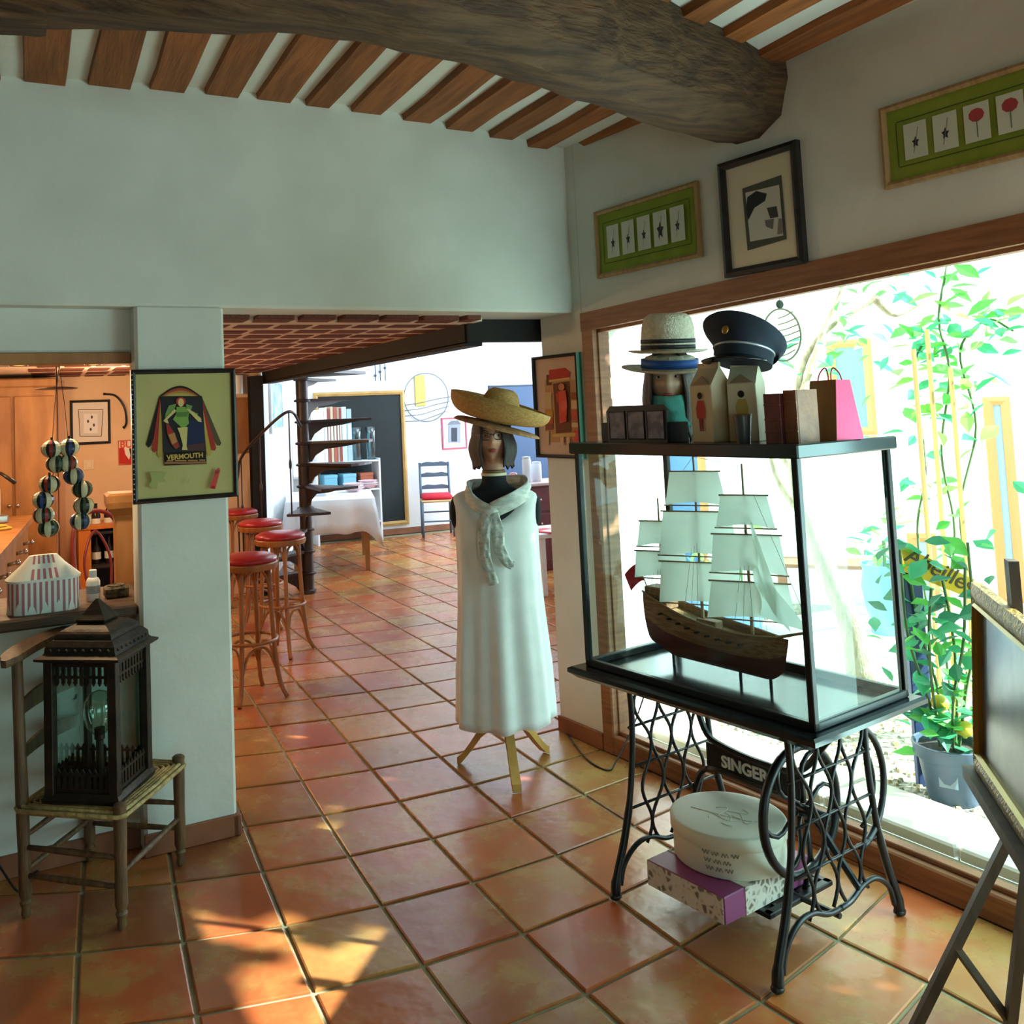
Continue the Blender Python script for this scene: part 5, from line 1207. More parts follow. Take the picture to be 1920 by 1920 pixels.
for k in range(5):
    c = A2+(B2-A2)*(k+.8)/5.6; mb = MB(); mb.tube([(*(c), .80), (*(c-n_*.05), .81)], .012, 8); mb.ball((*(c-n_*.055), .81), .018, n=10, k=6); mb.build('peg', M_CHROME, t, smooth=True)
c = B_+n_*.30-d_*.45
t = thing('coffee_machine', 'chrome lever coffee machine on the bar counter', 'coffee machine', (*c, zt_), .3)
mb = MB(); mb.bbox(-.14, .14, -.13, .13, 0, .06, .01); mb.build('base', M_CHROME, t)
mb = MB(); mb.bbox(-.10, .12, -.02, .12, .05, .24, .01); mb.build('boiler', mat('cream_enamel', (206, 190, 156), .35), t)
mb = MB(); mb.lathe([(.05, .24), (.055, .26), (.045, .33), (.02, .36), (.004, .365)], 18, (.05, .04, 0)); mb.build('dome', M_CHROME, t, smooth=True)
mb = MB(); mb.tube([(.05, .0, .30), (.11, -.06, .34), (.19, -.12, .27)], [.012, .012, .016], 8); mb.build('lever', mat('black_bakelite', (30, 26, 24), .3), t, smooth=True)
mb = MB(); mb.lathe([(.03, .07), (.034, .075), (.036, .15), (.033, .15)], 16, (.0, -.07, 0)); mb.build('spout_cup', M_WHITE, t, smooth=True)
c = B_+n_*.16-d_*.95
t = thing('yellow_cloth', 'folded yellow cloth lying on the bar counter', 'cloth', (*c, zt_+.0005), .4)
mb = MB(); mb.bbox(-.09, .09, -.06, .06, 0, .02, .008); mb.bbox(-.085, .06, -.055, .05, .02, .034, .006); mb.build('folded_cloth', mat('yellow_cloth', (206, 176, 80), .9, rgb2=(190, 158, 66), scale=20), t)
# ---- wooden pedestal behind the ledge
q = P_Y(238, 1000, .62); t = thing('wooden_pedestal', 'turned wooden pedestal with a square capital behind the hatch ledge', 'pedestal', (q[0], .62, 0)); zc_ = P_Y(230, 935, .62)[2]
mb = MB(); mb.bbox(-.055, .055, -.055, .055, 0, zc_-.06, .008); mb.build('shaft', M_WARMWOOD, t)
mb = MB(); mb.loft([[(-h, -h, z), (h, -h, z), (h, h, z), (-h, h, z)] for h, z in ((.055, zc_-.09), (.06, zc_-.07), (.085, zc_-.035), (.09, zc_-.01), (.09, zc_+.02), (.075, zc_+.03))]); mb.build('capital', M_WARMWOOD, t)
q2 = P_Y(262, 1000, .55); t = thing('leaning_plank', 'reddish wooden plank leaning upright beside the pedestal', 'plank', (q2[0]+.05, .54, 0)); mb = MB(); mb.bbox(-.03, .03, -.015, .015, 0, 1.30, .004); mb.build('board', mat('red_wood', (140, 80, 52), .6, rgb2=(118, 64, 42), scale=8, stretch=(4, 4, .6)), t)
# ---- red bentwood chair and cabinet
M_REDWOOD = mat('red_stained_wood', (126, 40, 30), .35)
q = P_Y(195, 1010, 3.0); t = thing('bentwood_chair', 'dark red bentwood chair seen through the serving hatch', 'chair', (q[0]+.05, 3.0, 0), .5)
mb = MB(); mb.lathe([(.19, .43), (.20, .44), (.20, .455), (.185, .465)], 24); mb.build('seat', M_REDWOOD, t, smooth=True, auto=40)
mb = MB(); mb.tube(smooth_path([(-.17, .12, .45), (-.19, .17, .7), (-.15, .20, .93), (0, .215, 1.0), (.15, .20, .93), (.19, .17, .7), (.17, .12, .45)], 6), .015, 8); mb.build('backrest', M_REDWOOD, t, smooth=True)
mb = MB(); mb.tube(smooth_path([(-.09, .15, .46), (-.10, .18, .68), (0, .205, .86), (.10, .18, .68), (.09, .15, .46)], 6), .010, 8); mb.build('inner_loop', M_REDWOOD, t, smooth=True)
for x_, y_ in ((-.13, -.13), (.13, -.13), (-.14, .12), (.14, .12)):
    mb = MB(); mb.tube([(x_, y_, .44), (x_*1.1, y_*1.1, .2), (x_*1.3, y_*1.3, 0)], .015, 8); mb.build('leg', M_REDWOOD, t, smooth=True)
mb = MB(); mb.tube([(.16*math.cos(2*PI*k/24), .16*math.sin(2*PI*k/24), .25) for k in range(24)], .009, 6, closed=True); mb.build('stretcher_ring', M_REDWOOD, t, smooth=True)
q0, q1 = P_Y(158, 1000, 4.4), P_Y(236, 1000, 4.4); cw = (q1[0]-q0[0])/2+.05
t = thing('bar_cabinet', 'orange wooden cabinet with dark open shelves of bottles by the bar wall', 'cabinet', ((q0[0]+q1[0])/2, 4.55, 0)); zt_ = q0[2]+.03
M_ORANGE = mat('orange_wood', (206, 122, 40), .45, rgb2=(190, 106, 32), scale=5, stretch=(3, 3, .6)); M_VDARK = mat('dark_interior', (34, 28, 26), .7)
mb = MB(); mb.bbox(-cw, -cw+.10, -.2, .2, 0, zt_, .004); mb.build('side_panel', M_ORANGE, t)
mb = MB(); mb.bbox(cw-.03, cw, -.2, .2, 0, zt_, .004); mb.build('side_panel', M_ORANGE, t)
mb = MB(); mb.bbox(-cw-.01, cw+.01, -.21, .21, zt_, zt_+.035, .004); mb.build('top', M_ORANGE, t)
mb = MB(); mb.box(-cw+.1, cw-.03, .12, .19, .02, zt_); mb.build('back_panel', M_VDARK, t)
for k, z_ in enumerate((.12, .42, .70)):
    mb = MB(); mb.box(-cw+.1, cw-.03, -.19, .19, z_, z_+.02); mb.build('shelf', M_VDARK, t)
    if k:
        for b_ in range(3):
            tt = thing('dark_bottle', 'dark glass bottle on a shelf of the orange bar cabinet', 'bottle', ((q0[0]+q1[0])/2-cw+.15+b_*(2*cw-.23)/2, 4.5, z_+.02), 0, 'bottles in the bar cabinet')
            m2 = MB(); m2.lathe([(.035, 0), (.037, .01), (.037, .13), (.014, .18), (.013, .22), (.015, .225)], 14); m2.build('bottle_body', mat('bottle_glass', (40, 30, 24), .12), tt, smooth=True, auto=40)
            m2 = MB(); m2.lathe([(.0375, .04), (.0375, .10)], 14, cap=False); m2.build('paper_sticker', M_PAPER, tt)
# ---- pictures, switch and poster on the bar wall
PW = Frame((0, 4.8), (1, 0))
t, (cx, cz, hw, hh) = picture(PW, 'framed_drawing', 'thin black framed pencil drawing on the peach bar wall', ((128, 750), (206, 750), (208, 833), (135, 833)), .022, .02, M_BLACKFRAME, mat('white_card', (226, 214, 200), .85), v=-.001)
a = Art(PW, -.01, (cx, cz)); a.R(148, 770, 192, 818, (216, 206, 196)); a.L([(147, 768), (193, 768), (190, 818), (150, 818), (147, 768)], 1.2, (90, 80, 76)); a.R(157, 776, 183, 812, (232, 226, 222))
for p in ((165, 790), (172, 782), (176, 797), (170, 805)): a.E(p, 2, 3, (80, 74, 78))
a.build(t, -.0085)
t, (cx, cz, hw, hh) = picture(PW, 'small_poster', 'small red and white poster with a bull on the bar wall', ((221, 826), (262, 824), (262, 871), (222, 872)), .008, .008, mat('orange_frame', (196, 96, 66), .6), mat('poster_cream', (232, 214, 196), .8), v=-.001)
a = Art(PW, -.005, (cx, cz)); a.R(223, 840, 258, 870, (190, 50, 44)); a.P([(232, 838), (240, 836), (246, 850), (242, 862), (235, 852)], (234, 222, 206)); a.P([(242, 842), (258, 842), (256, 860), (246, 860)], (40, 32, 30)); a.text('BUL', (241, 839), .085, (214, 92, 60), .003); a.build(t, -.0055)
u, z = PW.hit(166, 871); t = hang(PW, 'light_switch', 'square cream light switch on the peach wall', u, z, -.001, cat='switch')
mb = MB(); mb.bbox(-.045, .045, -.010, 0, -.045, .045, .003); mb.build('plate', mat('cream_plastic', (224, 198, 160), .4), t); mb = MB(); mb.bbox(-.026, .026, -.015, -.009, -.028, .028, .002); mb.build('rocker', mat('cream_plastic', (224, 198, 160)), t)
u, z = PW.hit(455, 797); t = hang(PW, 'wooden_wall_panel', 'narrow wooden panel hanging on the peach wall beside the steel post', u, z, -.001, cat='panel')
mb = MB(); frame_bars(mb, .085, .26, .022, .03); mb.build('frame', M_WARMWOOD, t); mb = MB(); mb.box(-.07, .07, -.012, 0, -.245, .245); mb.build('board', M_WARMWOOD, t)
u, z = PW.hit(443, 722); t = hang(PW, 'wall_light', 'white cylindrical wall light above the wooden panel', u, z, -.001, cat='light')
mb = MB(); mb.lathe([(.045, -.09), (.05, -.085), (.05, .085), (.045, .09)], 18, (0, -.055, 0)); mb.build('shade', M_WHITE, t, smooth=True, auto=40); mb = MB(); mb.box(-.02, .02, -.05, 0, -.02, .02); mb.build('bracket', M_CHROME, t)
mb = MB(); w0 = PW.hit(107, 705); w1 = PW.hit(120, 705); mb.bbox(w0[0], w1[0], 4.77, 4.8, 0, 2.0, .004); struct(mb.build('trim_6', mat('pink_trim', (222, 172, 134), .7)))
u, z = PW.hit(216, 770); t = hang(PW, 'iron_wall_bracket', 'curved dark iron bracket on the peach wall beside the poster', u, z, -.001, cat='bracket')
mb = MB(); mb.tube(smooth_path([(-.10, -.02, .15), (0, -.05, .13), (.07, -.07, .03), (.09, -.05, -.10), (.07, -.02, -.16)], 6), .010, 6); mb.tube([(.07, 0, -.15), (.07, -.03, -.15)], .012, 6); mb.tube([(-.09, 0, .15), (-.09, -.03, .15)], .012, 6); mb.build('scroll', M_IRON, t, smooth=True)

# ================================================================== red bar stools
M_BENT = mat('bentwood', (168, 108, 58), .35, rgb2=(140, 84, 42), scale=6, stretch=(4, 4, .6)); M_REDPAD = mat('red_leatherette', (176, 40, 46), .3, rgb2=(160, 32, 40), scale=6)
def stool():
    t = thing('bar_stool', 'tall bentwood bar stool with a round red seat', 'stool', group='red bar stools')
    mb = MB(); mb.lathe([(.165, .775), (.172, .785), (.170, .80), (.14, .815), (.06, .822), (.002, .823)], 32); mb.build('seat_pad', M_REDPAD, t, smooth=True, auto=60)
    mb = MB(); mb.lathe([(.155, .735), (.172, .738), (.176, .75), (.176, .77), (.170, .776), (.155, .776)], 32); mb.build('seat_ring', M_BENT, t, smooth=True, auto=40)
    for k in range(4):
        a_ = PI/4+k*PI/2; c, s_ = math.cos(a_), math.sin(a_)
        mb = MB(); mb.tube(smooth_path([(.125*c, .125*s_, .74), (.135*c, .135*s_, .5), (.150*c, .150*s_, .25), (.175*c, .175*s_, .09), (.215*c, .215*s_, .005)], 5), .0145, 8); mb.build('leg', M_BENT, t, smooth=True)
        b_ = a_+PI/2; c2, s2 = math.cos(b_), math.sin(b_)
        for z0, z1, nm in ((.60, .735, 'upper_arch'), (.14, .30, 'lower_arch')):
            r0 = .138 if z0 > .4 else .165; r1 = .132 if z0 > .4 else .147; m_ = ((c+c2)/2, (s_+s2)/2)
            mb = MB(); mb.tube(smooth_path([(r0*c, r0*s_, z0), (r1*(.8*c+.2*c2)*1.02, r1*(.8*s_+.2*s2)*1.02, z1-.03), (r1*m_[0]*1.12, r1*m_[1]*1.12, z1), (r1*(.2*c+.8*c2)*1.02, r1*(.2*s_+.8*s2)*1.02, z1-.03), (r0*c2, r0*s2, z0)], 5), .0085, 6); mb.build(nm, M_BENT, t, smooth=True)
    mb = MB(); mb.tube([(.158*math.cos(2*PI*k/32), .158*math.sin(2*PI*k/32), .33) for k in range(32)], .010, 8, closed=True); mb.build('foot_ring', M_BENT, t, smooth=True)
    return t
proto = stool()
names = [('tall bentwood bar stool with red seat, first along the white pier', (464, 1040)), ('red topped bentwood bar stool standing beside the spiral stair pole', (525, 998)), ('red topped bentwood bar stool, next but one behind the white pier', (488, 975)), ('red bar stool farthest back, beside the steel post', (446, 955))]
for k, (lab, px_) in enumerate(names):
    o = proto if k == 0 else copy_tree(proto); q = G(*px_, .815); o.location = (q[0], q[1], 0); o.rotation_euler = (0, 0, .25+k*.5); o['label'] = lab
# ================================================================== spiral stair
M_STAIR = mat('dark_brown_iron', (52, 40, 36), .45, .3, rgb2=(70, 52, 46), scale=6)
sp = G(578, 1112)
t = thing('spiral_staircase', 'dark brown cast iron spiral staircase with wedge treads round a pole', 'staircase', (sp[0], sp[1], 0))
mb = MB(); mb.lathe([(.075, 0), (.075, .03), (.058, .04), (.055, 2.02), (.07, 2.03), (.07, 2.06), (.05, 2.08), (.05, 2.30)], 20); mb.build('pole', M_STAIR, t, smooth=True, auto=40)
BASE = math.radians(-22.4); LT = .64; rail_pts = []
for k in range(1, 11):
    a_ = BASE+math.radians((k-7)*27); z = .1965*k
    mb = MB().xf(RZ(a_)); w_ = math.radians(17)
    out = [(.04, -.035), (LT*math.cos(w_), -LT*math.sin(w_)), (LT*math.cos(w_*.5), -LT*math.sin(w_*.5)), (LT, 0), (LT*math.cos(w_*.5), LT*math.sin(w_*.5)), (LT*math.cos(w_), LT*math.sin(w_)), (.04, .035)]
    mb.prism(out, z-.022, z, axis=2); tr = mb.build('tread', M_STAIR, t)
    mb = MB().xf(RZ(a_)); mb.prism([(.05, z-.022), (.58, z-.022), (.40, z-.055), (.20, z-.075), (.11, z-.13), (.075, z-.185), (.05, z-.185)], -.010, .010); mb.build('bracket', M_STAIR, tr)
    mb = MB(); mb.lathe([(.055, z-.03), (.075, z-.025), (.078, z-.01), (.06, z)], 18); mb.build('collar', M_STAIR, tr, smooth=True, auto=40)
    bx, by = (LT-.03)*math.cos(a_-w_*.8), (LT-.03)*math.sin(a_-w_*.8)
    if k < 5:
        mb = MB(); mb.tube([(bx, by, z), (bx, by, z+.86)], .0065, 6); mb.ball((bx, by, z+.42), .014, .014, .05, 8, 6); mb.build('baluster', M_STAIR, t, smooth=True)
        rail_pts.append((bx, by, z+.87))
rail_pts.append((.12*math.cos(BASE-1.6), .12*math.sin(BASE-1.6), 1.52))
mb = MB(); mb.tube(smooth_path(rail_pts, 6), .013, 8); mb.build('handrail', M_STAIR, t, smooth=True)
mb = MB().xf(RZ(BASE+math.radians(70))); mb.prism([(.04, -.3), (.75, -.34), (.75, .34), (.04, .3)], 2.0, 2.03, axis=2); mb.build('landing', M_STAIR, t)

# ================================================================== table with a white cloth
ta, tb_, tc_ = G(535, 940, .75), G(702, 932, .75), G(752, 912, .75)
e1_ = (tb_-ta)[:2]; L1 = np.hypot(*e1_); e1_ /= L1; e2_ = np.array([-e1_[1], e1_[0]]); L2 = float(np.dot((tc_-tb_)[:2], e2_)); rz_ = math.atan2(e1_[1], e1_[0])
ctr = ta[:2]+e1_*L1/2+e2_*L2/2
t = thing('dining_table', 'wooden table standing under a white cloth behind the spiral stair', 'table', (*ctr, 0), rz_)
hx, hy = L1/2, L2/2
mb = MB(); mb.bbox(-hx+.02, hx-.02, -hy+.02, hy-.02, .70, .735, .005); mb.build('tabletop', M_WARMWOOD, t)
for sx in (-1, 1):
    for sy in (-1, 1):
        mb = MB(); x_, y_ = sx*(hx-.09), sy*(hy-.09); mb.loft([[(x_-h, y_-h, z), (x_+h, y_-h, z), (x_+h, y_+h, z), (x_-h, y_+h, z)] for h, z in ((.022, 0), (.036, .68), (.036, .70))]); mb.build('leg', M_WARMWOOD, t)
M_CLOTH = mat('white_tablecloth', (238, 240, 242), .95, rgb2=(228, 232, 236), scale=5, spec=.1)
mb = MB(); n = 96; per = []
for k in range(n):
    f = k/n*4; s_ = f % 1; q = int(f); c4 = [(-1, -1), (1, -1), (1, 1), (-1, 1)]; a_, b_ = c4[q], c4[(q+1) % 4]
    per.append((a_[0]+(b_[0]-a_[0])*s_, a_[1]+(b_[1]-a_[1])*s_, min(s_, 1-s_)))
rings = [[(p[0]*.01, p[1]*.01, .741) for p in per], [(p[0]*(hx-.01), p[1]*(hy-.01), .741) for p in per], [(p[0]*(hx+.004), p[1]*(hy+.004), .736) for p in per]]
for z_, o_ in ((.62, .02), (.50, .03), (.40, .035)):
    ring = []
    for i, p in enumerate(per):
        drop = .14*math.exp(-(p[2]/.07)**2)*(.745-z_)/.345; w_ = o_*(.5+.5*math.sin(i*.9))+.05*math.exp(-(p[2]/.05)**2)*(.745-z_)/.345
        ring.append((p[0]*(hx+w_), p[1]*(hy+w_), z_-drop+.012*math.sin(i*.7)))
    rings.append(ring)
mb.loft(rings, cap=False); cl = solid(mb.build('tablecloth', M_CLOTH, smooth=True), .003); cl.location = (*ctr, 0); cl.rotation_euler = (0, 0, rz_); tag(cl, 'white tablecloth with pointed corners draped over the far table', 'tablecloth')
def on_table(px_): return G(*px_, .743)
for k, (px_, lab, col_) in enumerate((((662, 922), 'shallow pink and white bowl stack on the white tablecloth, nearer the stair', (226, 196, 198)), ((690, 916), 'shallow pink bowl stack on the white tablecloth, nearer the dark panel', (222, 186, 192)))):
    q = on_table(px_); t = thing('bowl_stack', lab, 'bowl', tuple(q), 0, 'bowls on the white table')
    for j in range(3):
        mb = MB(); z0 = .025*j; r_ = .13-.008*j; mb.lathe([(.05, z0), (.055, z0+.004), (r_, z0+.045), (r_-.004, z0+.047), (.05, z0+.010)], 24); mb.build('bowl', mat('bowl_%d_%d' % (k, j % 2), col_ if j % 2 == 0 else (236, 236, 238), .3), t, smooth=True, auto=60)
q = on_table((596, 930)); t = thing('folded_napkins', 'small pile of folded white napkins on the far table', 'napkin', tuple(q), rz_)
mb = MB()
for j in range(4): mb.bbox(-.10+.01*j, .10-.006*j, -.07, .07, .012*j, .012*j+.011, .003)
mb.build('napkin_pile', M_CLOTH, t)
# ================================================================== far wall
FW = Frame((0, FY), (1, 0))
M_OCHRE = mat('ochre_frame', (196, 158, 92), .5, rgb2=(178, 138, 74), scale=6); M_BOARD = mat('dark_green_board', (16, 30, 31), .7, rgb2=(12, 24, 26), scale=3)
cx, cz, hw, hh = quad_frame(FW, (592, 741), (758, 727), (764, 990), (590, 990))
t = hang(FW, 'framed_blackboard', 'tall dark green blackboard in an ochre wooden frame on the far wall', cx, cz, -.001, cat='blackboard')
frame_bars(MB(), hw, hh, .055, .04).build('frame', M_OCHRE, t); MB().box(-hw+.04, hw-.04, -.015, 0, -hh+.04, hh-.04).build('board', M_BOARD, t)
u0, zt_ = FW.hit(588, 868, -.25); u1, _ = FW.hit(705, 868, -.25)
t = thing('open_shelf', 'white open shelf unit with folders in front of the blackboard', 'shelf', ((u0+u1)/2, FY-.24, 0)); sw = (u1-u0)/2
M_SHELF = mat('white_shelf', (226, 230, 232), .6)
for sx in (-1, 1):
    mb = MB(); mb.bbox(sx*sw-.012, sx*sw+.012, -.14, .14, 0, zt_+.02, .002); mb.build('side_panel', M_SHELF, t)
for z_ in (.25, zt_-.36, zt_): mb = MB(); mb.bbox(-sw, sw, -.14, .14, z_-.02, z_, .002); mb.build('shelf_board', M_SHELF, t)
cols_ = [((236, 236, 234), 'white', .125), ((232, 234, 236), 'off-white', .05), ((150, 78, 66), 'brick red', .045), ((206, 190, 160), 'sand', .045), ((176, 92, 78), 'rust', .05), ((170, 150, 130), 'taupe', .04), ((170, 70, 60), 'crimson', .03), ((196, 222, 228), 'pale blue', .08), ((170, 196, 204), 'grey blue', .08)]
x_ = -sw+.02
zb_ = zt_; ztop = FW.hit(640, 762, -.25)[1]
for c_, nm, w_ in cols_:
    w_ *= .80
    h_ = (ztop-zb_)*random.uniform(.94, 1.0)
    tt = thing('lever_arch_folder', 'tall %s folder upright on the far shelf' % nm, 'folder', ((u0+u1)/2+x_+w_/2, FY-.24, zb_), 0, 'folders on the far shelf')
    mb = MB(); mb.bbox(-w_/2, w_/2, -.11, .11, 0, h_, .003); mb.build('cover', mat('folder_'+nm.replace(' ', '_').replace('-', '_'), c_, .6), tt)
    mb = MB(); mb.bbox(-w_*.32, w_*.32, -.1125, -.109, h_*.35, h_*.7, .001); mb.build('spine_sticker', M_PAPER, tt)
    x_ += w_+.004
for k, (dx_, c_, nm) in enumerate(((-.22, (120, 190, 214), 'light blue storage box under the folders'), (.02, (132, 196, 220), 'sky blue storage box beside the rust box'), (.24, (170, 92, 66), 'rust storage box on the lower shelf'))):
    tt = thing('storage_box', nm, 'box', ((u0+u1)/2+dx_*sw/.40, FY-.24, zt_-.36)); mb = MB(); mb.bbox(-.085, .085, -.11, .11, 0, .19, .004); mb.build('box_body', mat('box_%d' % k, c_, .6), tt); mb = MB(); mb.bbox(-.088, .088, -.113, .113, .16, .20, .003); mb.build('lid', mat('box_%d' % k, c_), tt)
for k, (px_, w_) in enumerate((((672, 868), .085), ((700, 868), .075))):
    u, _ = FW.hit(*px_, -.25); tt = thing('glass_vase', ('wide' if k == 0 else 'slim')+' clear glass vase at the end of the folder shelf', 'vase', (u-.02, FY-.245, zt_))
    mb = MB(); mb.lathe([(w_*.7, 0), (w_*.75, .01), (w_*.8, .3), (w_, .42), (w_-.006, .42), (w_*.76, .3), (w_*.66, .02)], 20); mb.build('vase_body', glass_mat('vase_glass', (206, 226, 230), .3), tt, smooth=True)
# window with a white blind, its own glow standing in for daylight
cx, cz, hw, hh = quad_frame(FW, (533, 742), (560, 740), (562, 890), (533, 896))
w2 = struct(bpy.data.objects.new('window_2', None)); COL.objects.link(w2); w2.location = FW.w(cx, -.001, cz)
frame_bars(MB(), hw+.04, hh+.05, .04, .03).build('window_frame', M_SHELF, w2); MB().box(-hw, hw, -.012, 0, -hh, hh).build('white_blind', mat('lit_blind', (255, 255, 255), .9, emit=1.2), w2)
# picture on the angled wall
LWF = Frame((1.26, 4.78), (1.10, 2.92))
t, _q = picture(LWF, 'framed_picture', 'narrow blue picture in a white frame on the angled white wall', ((503, 711), (528, 709), (526, 808), (505, 815)), .05, .03, M_SHELF, mat('blue_print', (112, 160, 196), .6, rgb2=(200, 216, 226), scale=6), v=-.001)
# wire ornament with yellow panel
u, z = FW.hit(798, 745); t = hang(FW, 'wire_wall_ornament', 'round wire wall ornament with a yellow panel on the far white wall', u, z, -.004, cat='ornament')
M_WIRE = mat('grey_wire', (120, 130, 138), .4, .5); R0 = (FW.hit(840, 745)[0]-FW.hit(757, 745)[0])/2
mb = MB(); mb.tube([(R0*math.cos(2*PI*k/40), -.02, R0*1.0*math.sin(2*PI*k/40)) for k in range(40)], .007, 6, closed=True)
for k in range(4): mb.tube(smooth_path([(-R0*1.05, -.02, -R0*(.3+.22*k)), (-R0*.3, -.035, -R0*(.22+.24*k)), (R0*.4, -.02, -R0*(.1+.22*k)), (R0*(1.2-.1*k), -.03, -R0*(.0+.2*k))], 5), .006, 5)
mb.build('wire_ring', M_WIRE, t, smooth=True)
mb = MB(); mb.bbox(-R0*.48, -R0*.02, -.016, -.006, -R0*.35, R0*.92, .006); mb.build('yellow_panel', mat('yellow_panel', (226, 206, 96), .6), t)
# pink framed picture, navy board, clock
t, (cx, cz, hw, hh) = picture(FW, 'framed_picture', 'small picture of a house front in a thin pink frame on the far wall', ((828, 783), (875, 782), (874, 842), (828, 842)), .022, .02, mat('pink_frame', (206, 96, 120), .5), M_SHELF, v=-.001)
a = Art(FW, -.01, (cx, cz)); a.R(840, 795, 863, 830, (150, 156, 166)); a.R(846, 802, 857, 828, (70, 74, 84)); a.P([(838, 797), (865, 795), (858, 788), (845, 789)], (120, 126, 136)); a.build(t, -.009)
cx, cz, hw, hh = quad_frame(FW, (921, 726), (1030, 722), (1030, 900), (922, 900))
t = hang(FW, 'navy_board', 'large dark navy board on the far wall behind the mannequin hat', cx, cz, -.001, cat='board')
MB().bbox(-hw, hw, -.02, 0, -hh, hh, .004).build('panel', mat('navy_panel', (48, 72, 104), .6), t); frame_bars(MB(), hw+.02, hh+.02, .03, .025).build('frame', mat('navy_frame', (36, 50, 70), .5), t)
u, z = FW.hit(992, 606); t = hang(FW, 'spoked_iron_ornament', 'round iron spoked wheel hanging high on the far wall', u, z, -.004, cat='ornament'); R0 = .26
M_GREYIRON = mat('grey_iron', (72, 84, 100), .4, .4)
mb = MB(); mb.tube([(R0*math.cos(2*PI*k/40), -.02, R0*math.sin(2*PI*k/40)) for k in range(40)], .016, 6, closed=True); mb.build('rim', M_GREYIRON, t, smooth=True)
for k in range(8): mb = MB(); mb.tube([(0, -.02, 0), (R0*math.cos(PI*k/4+.3), -.02, R0*math.sin(PI*k/4+.3))], .009, 6); mb.build('spoke', M_GREYIRON, t)
# hanging chain
u, z = FW.hit(712, 700); t = hang(FW, 'hanging_chains', 'thin dark chains hanging down the far wall above the blackboard', u, z, -.02, cat='chain'); mb = MB()
for k in range(3): mb.tube([(-.07+.07*k, 0, .25), (-.07+.07*k, 0, -.10)], .006, 5); mb.ball((-.07+.07*k, 0, -.03+.05*k), .018, n=8, k=6)
mb.tube([(-.08, 0, .25), (.08, 0, .25)], .008, 5); mb.build('chain', M_GREYIRON, t, smooth=True)
# ================================================================== grey chair with red cushion by the far wall
q = (G(815, 1008)+G(852, 1005))/2; M_GREYCHAIR = mat('grey_blue_paint', (86, 106, 124), .5)
t = thing('ladder_back_chair', 'grey painted ladder-back chair with a red seat cushion by the far wall', 'chair', (q[0], q[1]+.2, 0), -.35); hw = .20
for sx in (-1, 1):
    mb = MB(); mb.tube([(sx*hw, -.19, 0), (sx*hw, -.19, .46)], .018, 8); mb.build('leg', M_GREYCHAIR, t, smooth=True)
    mb = MB(); mb.tube([(sx*hw*.95, .19, 0), (sx*hw*.95, .19, .5), (sx*hw*.95, .23, .93)], .017, 8); mb.build('leg', M_GREYCHAIR, t, smooth=True)
for z_ in (.60, .76, .90):
    mb = MB(); mb.prism([(-hw, z_-.02), (hw, z_-.02), (hw, z_+.015), (hw*.5, z_+.04), (0, z_+.03), (-hw*.5, z_+.04), (-hw, z_+.015)], .205, .225); mb.build('back_slat', M_GREYCHAIR, t)
mb = MB(); mb.bbox(-hw-.01, hw+.01, -.21, .21, .44, .47, .01); mb.build('seat', mat('rush_pale', (206, 178, 130), .8), t)
mb = MB(); mb.bbox(-hw+.005, hw-.005, -.20, .19, .47, .535, .022); mb.build('cushion', mat('red_cushion', (206, 34, 56), .8), t, smooth=True, auto=50)
for z_, y_ in ((.2, -.19), (.28, .19)): mb = MB(); mb.tube([(-hw, y_, z_), (hw, y_, z_)], .011, 6); mb.build('rung', M_GREYCHAIR, t)
for sx in (-1, 1): mb = MB(); mb.tube([(sx*hw, -.19, .24), (sx*hw*.95, .19, .24)], .011, 6); mb.build('rung', M_GREYCHAIR, t)
# ================================================================== dark red sideboard in the far room
q = P_Y(1012, 905, 4.2); zt_ = q[2]; t = thing('red_sideboard', 'dark red sideboard with a pale top in the far room behind the mannequin', 'sideboard', (q[0]+.25, 4.4, 0))
M_DKRED = mat('dark_red_wood', (112, 52, 56), .4, rgb2=(92, 42, 46), scale=4, stretch=(1, 1, 3))
mb = MB(); mb.bbox(-.50, .40, -.22, .22, 0, zt_-.03, .006); mb.build('carcass', M_DKRED, t)
mb = MB(); mb.bbox(-.52, .42, -.24, .24, zt_-.03, zt_, .006); mb.build('top', mat('pale_top', (196, 170, 170), .4), t)
for k in range(2):
    for z0, z1 in ((.10, .34), (.36, .56), (.58, zt_-.05)):
        mb = MB(); mb.bbox(-.49+.45*k, -.06+.45*k, -.232, -.22, z0, z1, .004); d_ = mb.build('drawer', M_DKRED, t); mb = MB(); mb.ball((-.275+.45*k, -.245, (z0+z1)/2), .014, n=8, k=6); mb.build('knob', M_CHROME, d_, smooth=True)
for k, (dx_, h_, r_, c_, lab) in enumerate(((-.32, .26, .045, (214, 224, 232), 'tall white cylinder jar on the red sideboard'), (-.18, .20, .05, (222, 230, 236), 'wide pale canister on the red sideboard'), (-.42, .10, .04, (222, 150, 160), 'short pink jar at the end of the red sideboard'))):
    tt = thing('ceramic_jar', lab, 'jar', (q[0]+.25+dx_, 4.32+.05*k, zt_)); mb = MB(); mb.lathe([(r_*.9, 0), (r_, .006), (r_, h_*.85), (r_*.8, h_*.92)], 20); mb.build('jar_body', mat('jar_%d' % k, c_, .3), tt, smooth=True, auto=40)
    mb = MB(); mb.lathe([(r_*.85, h_*.9), (r_*.9, h_*.92), (r_*.88, h_*.98), (.01, h_)], 20); mb.build('lid', mat('jar_%d' % k, c_), tt, smooth=True, auto=40)
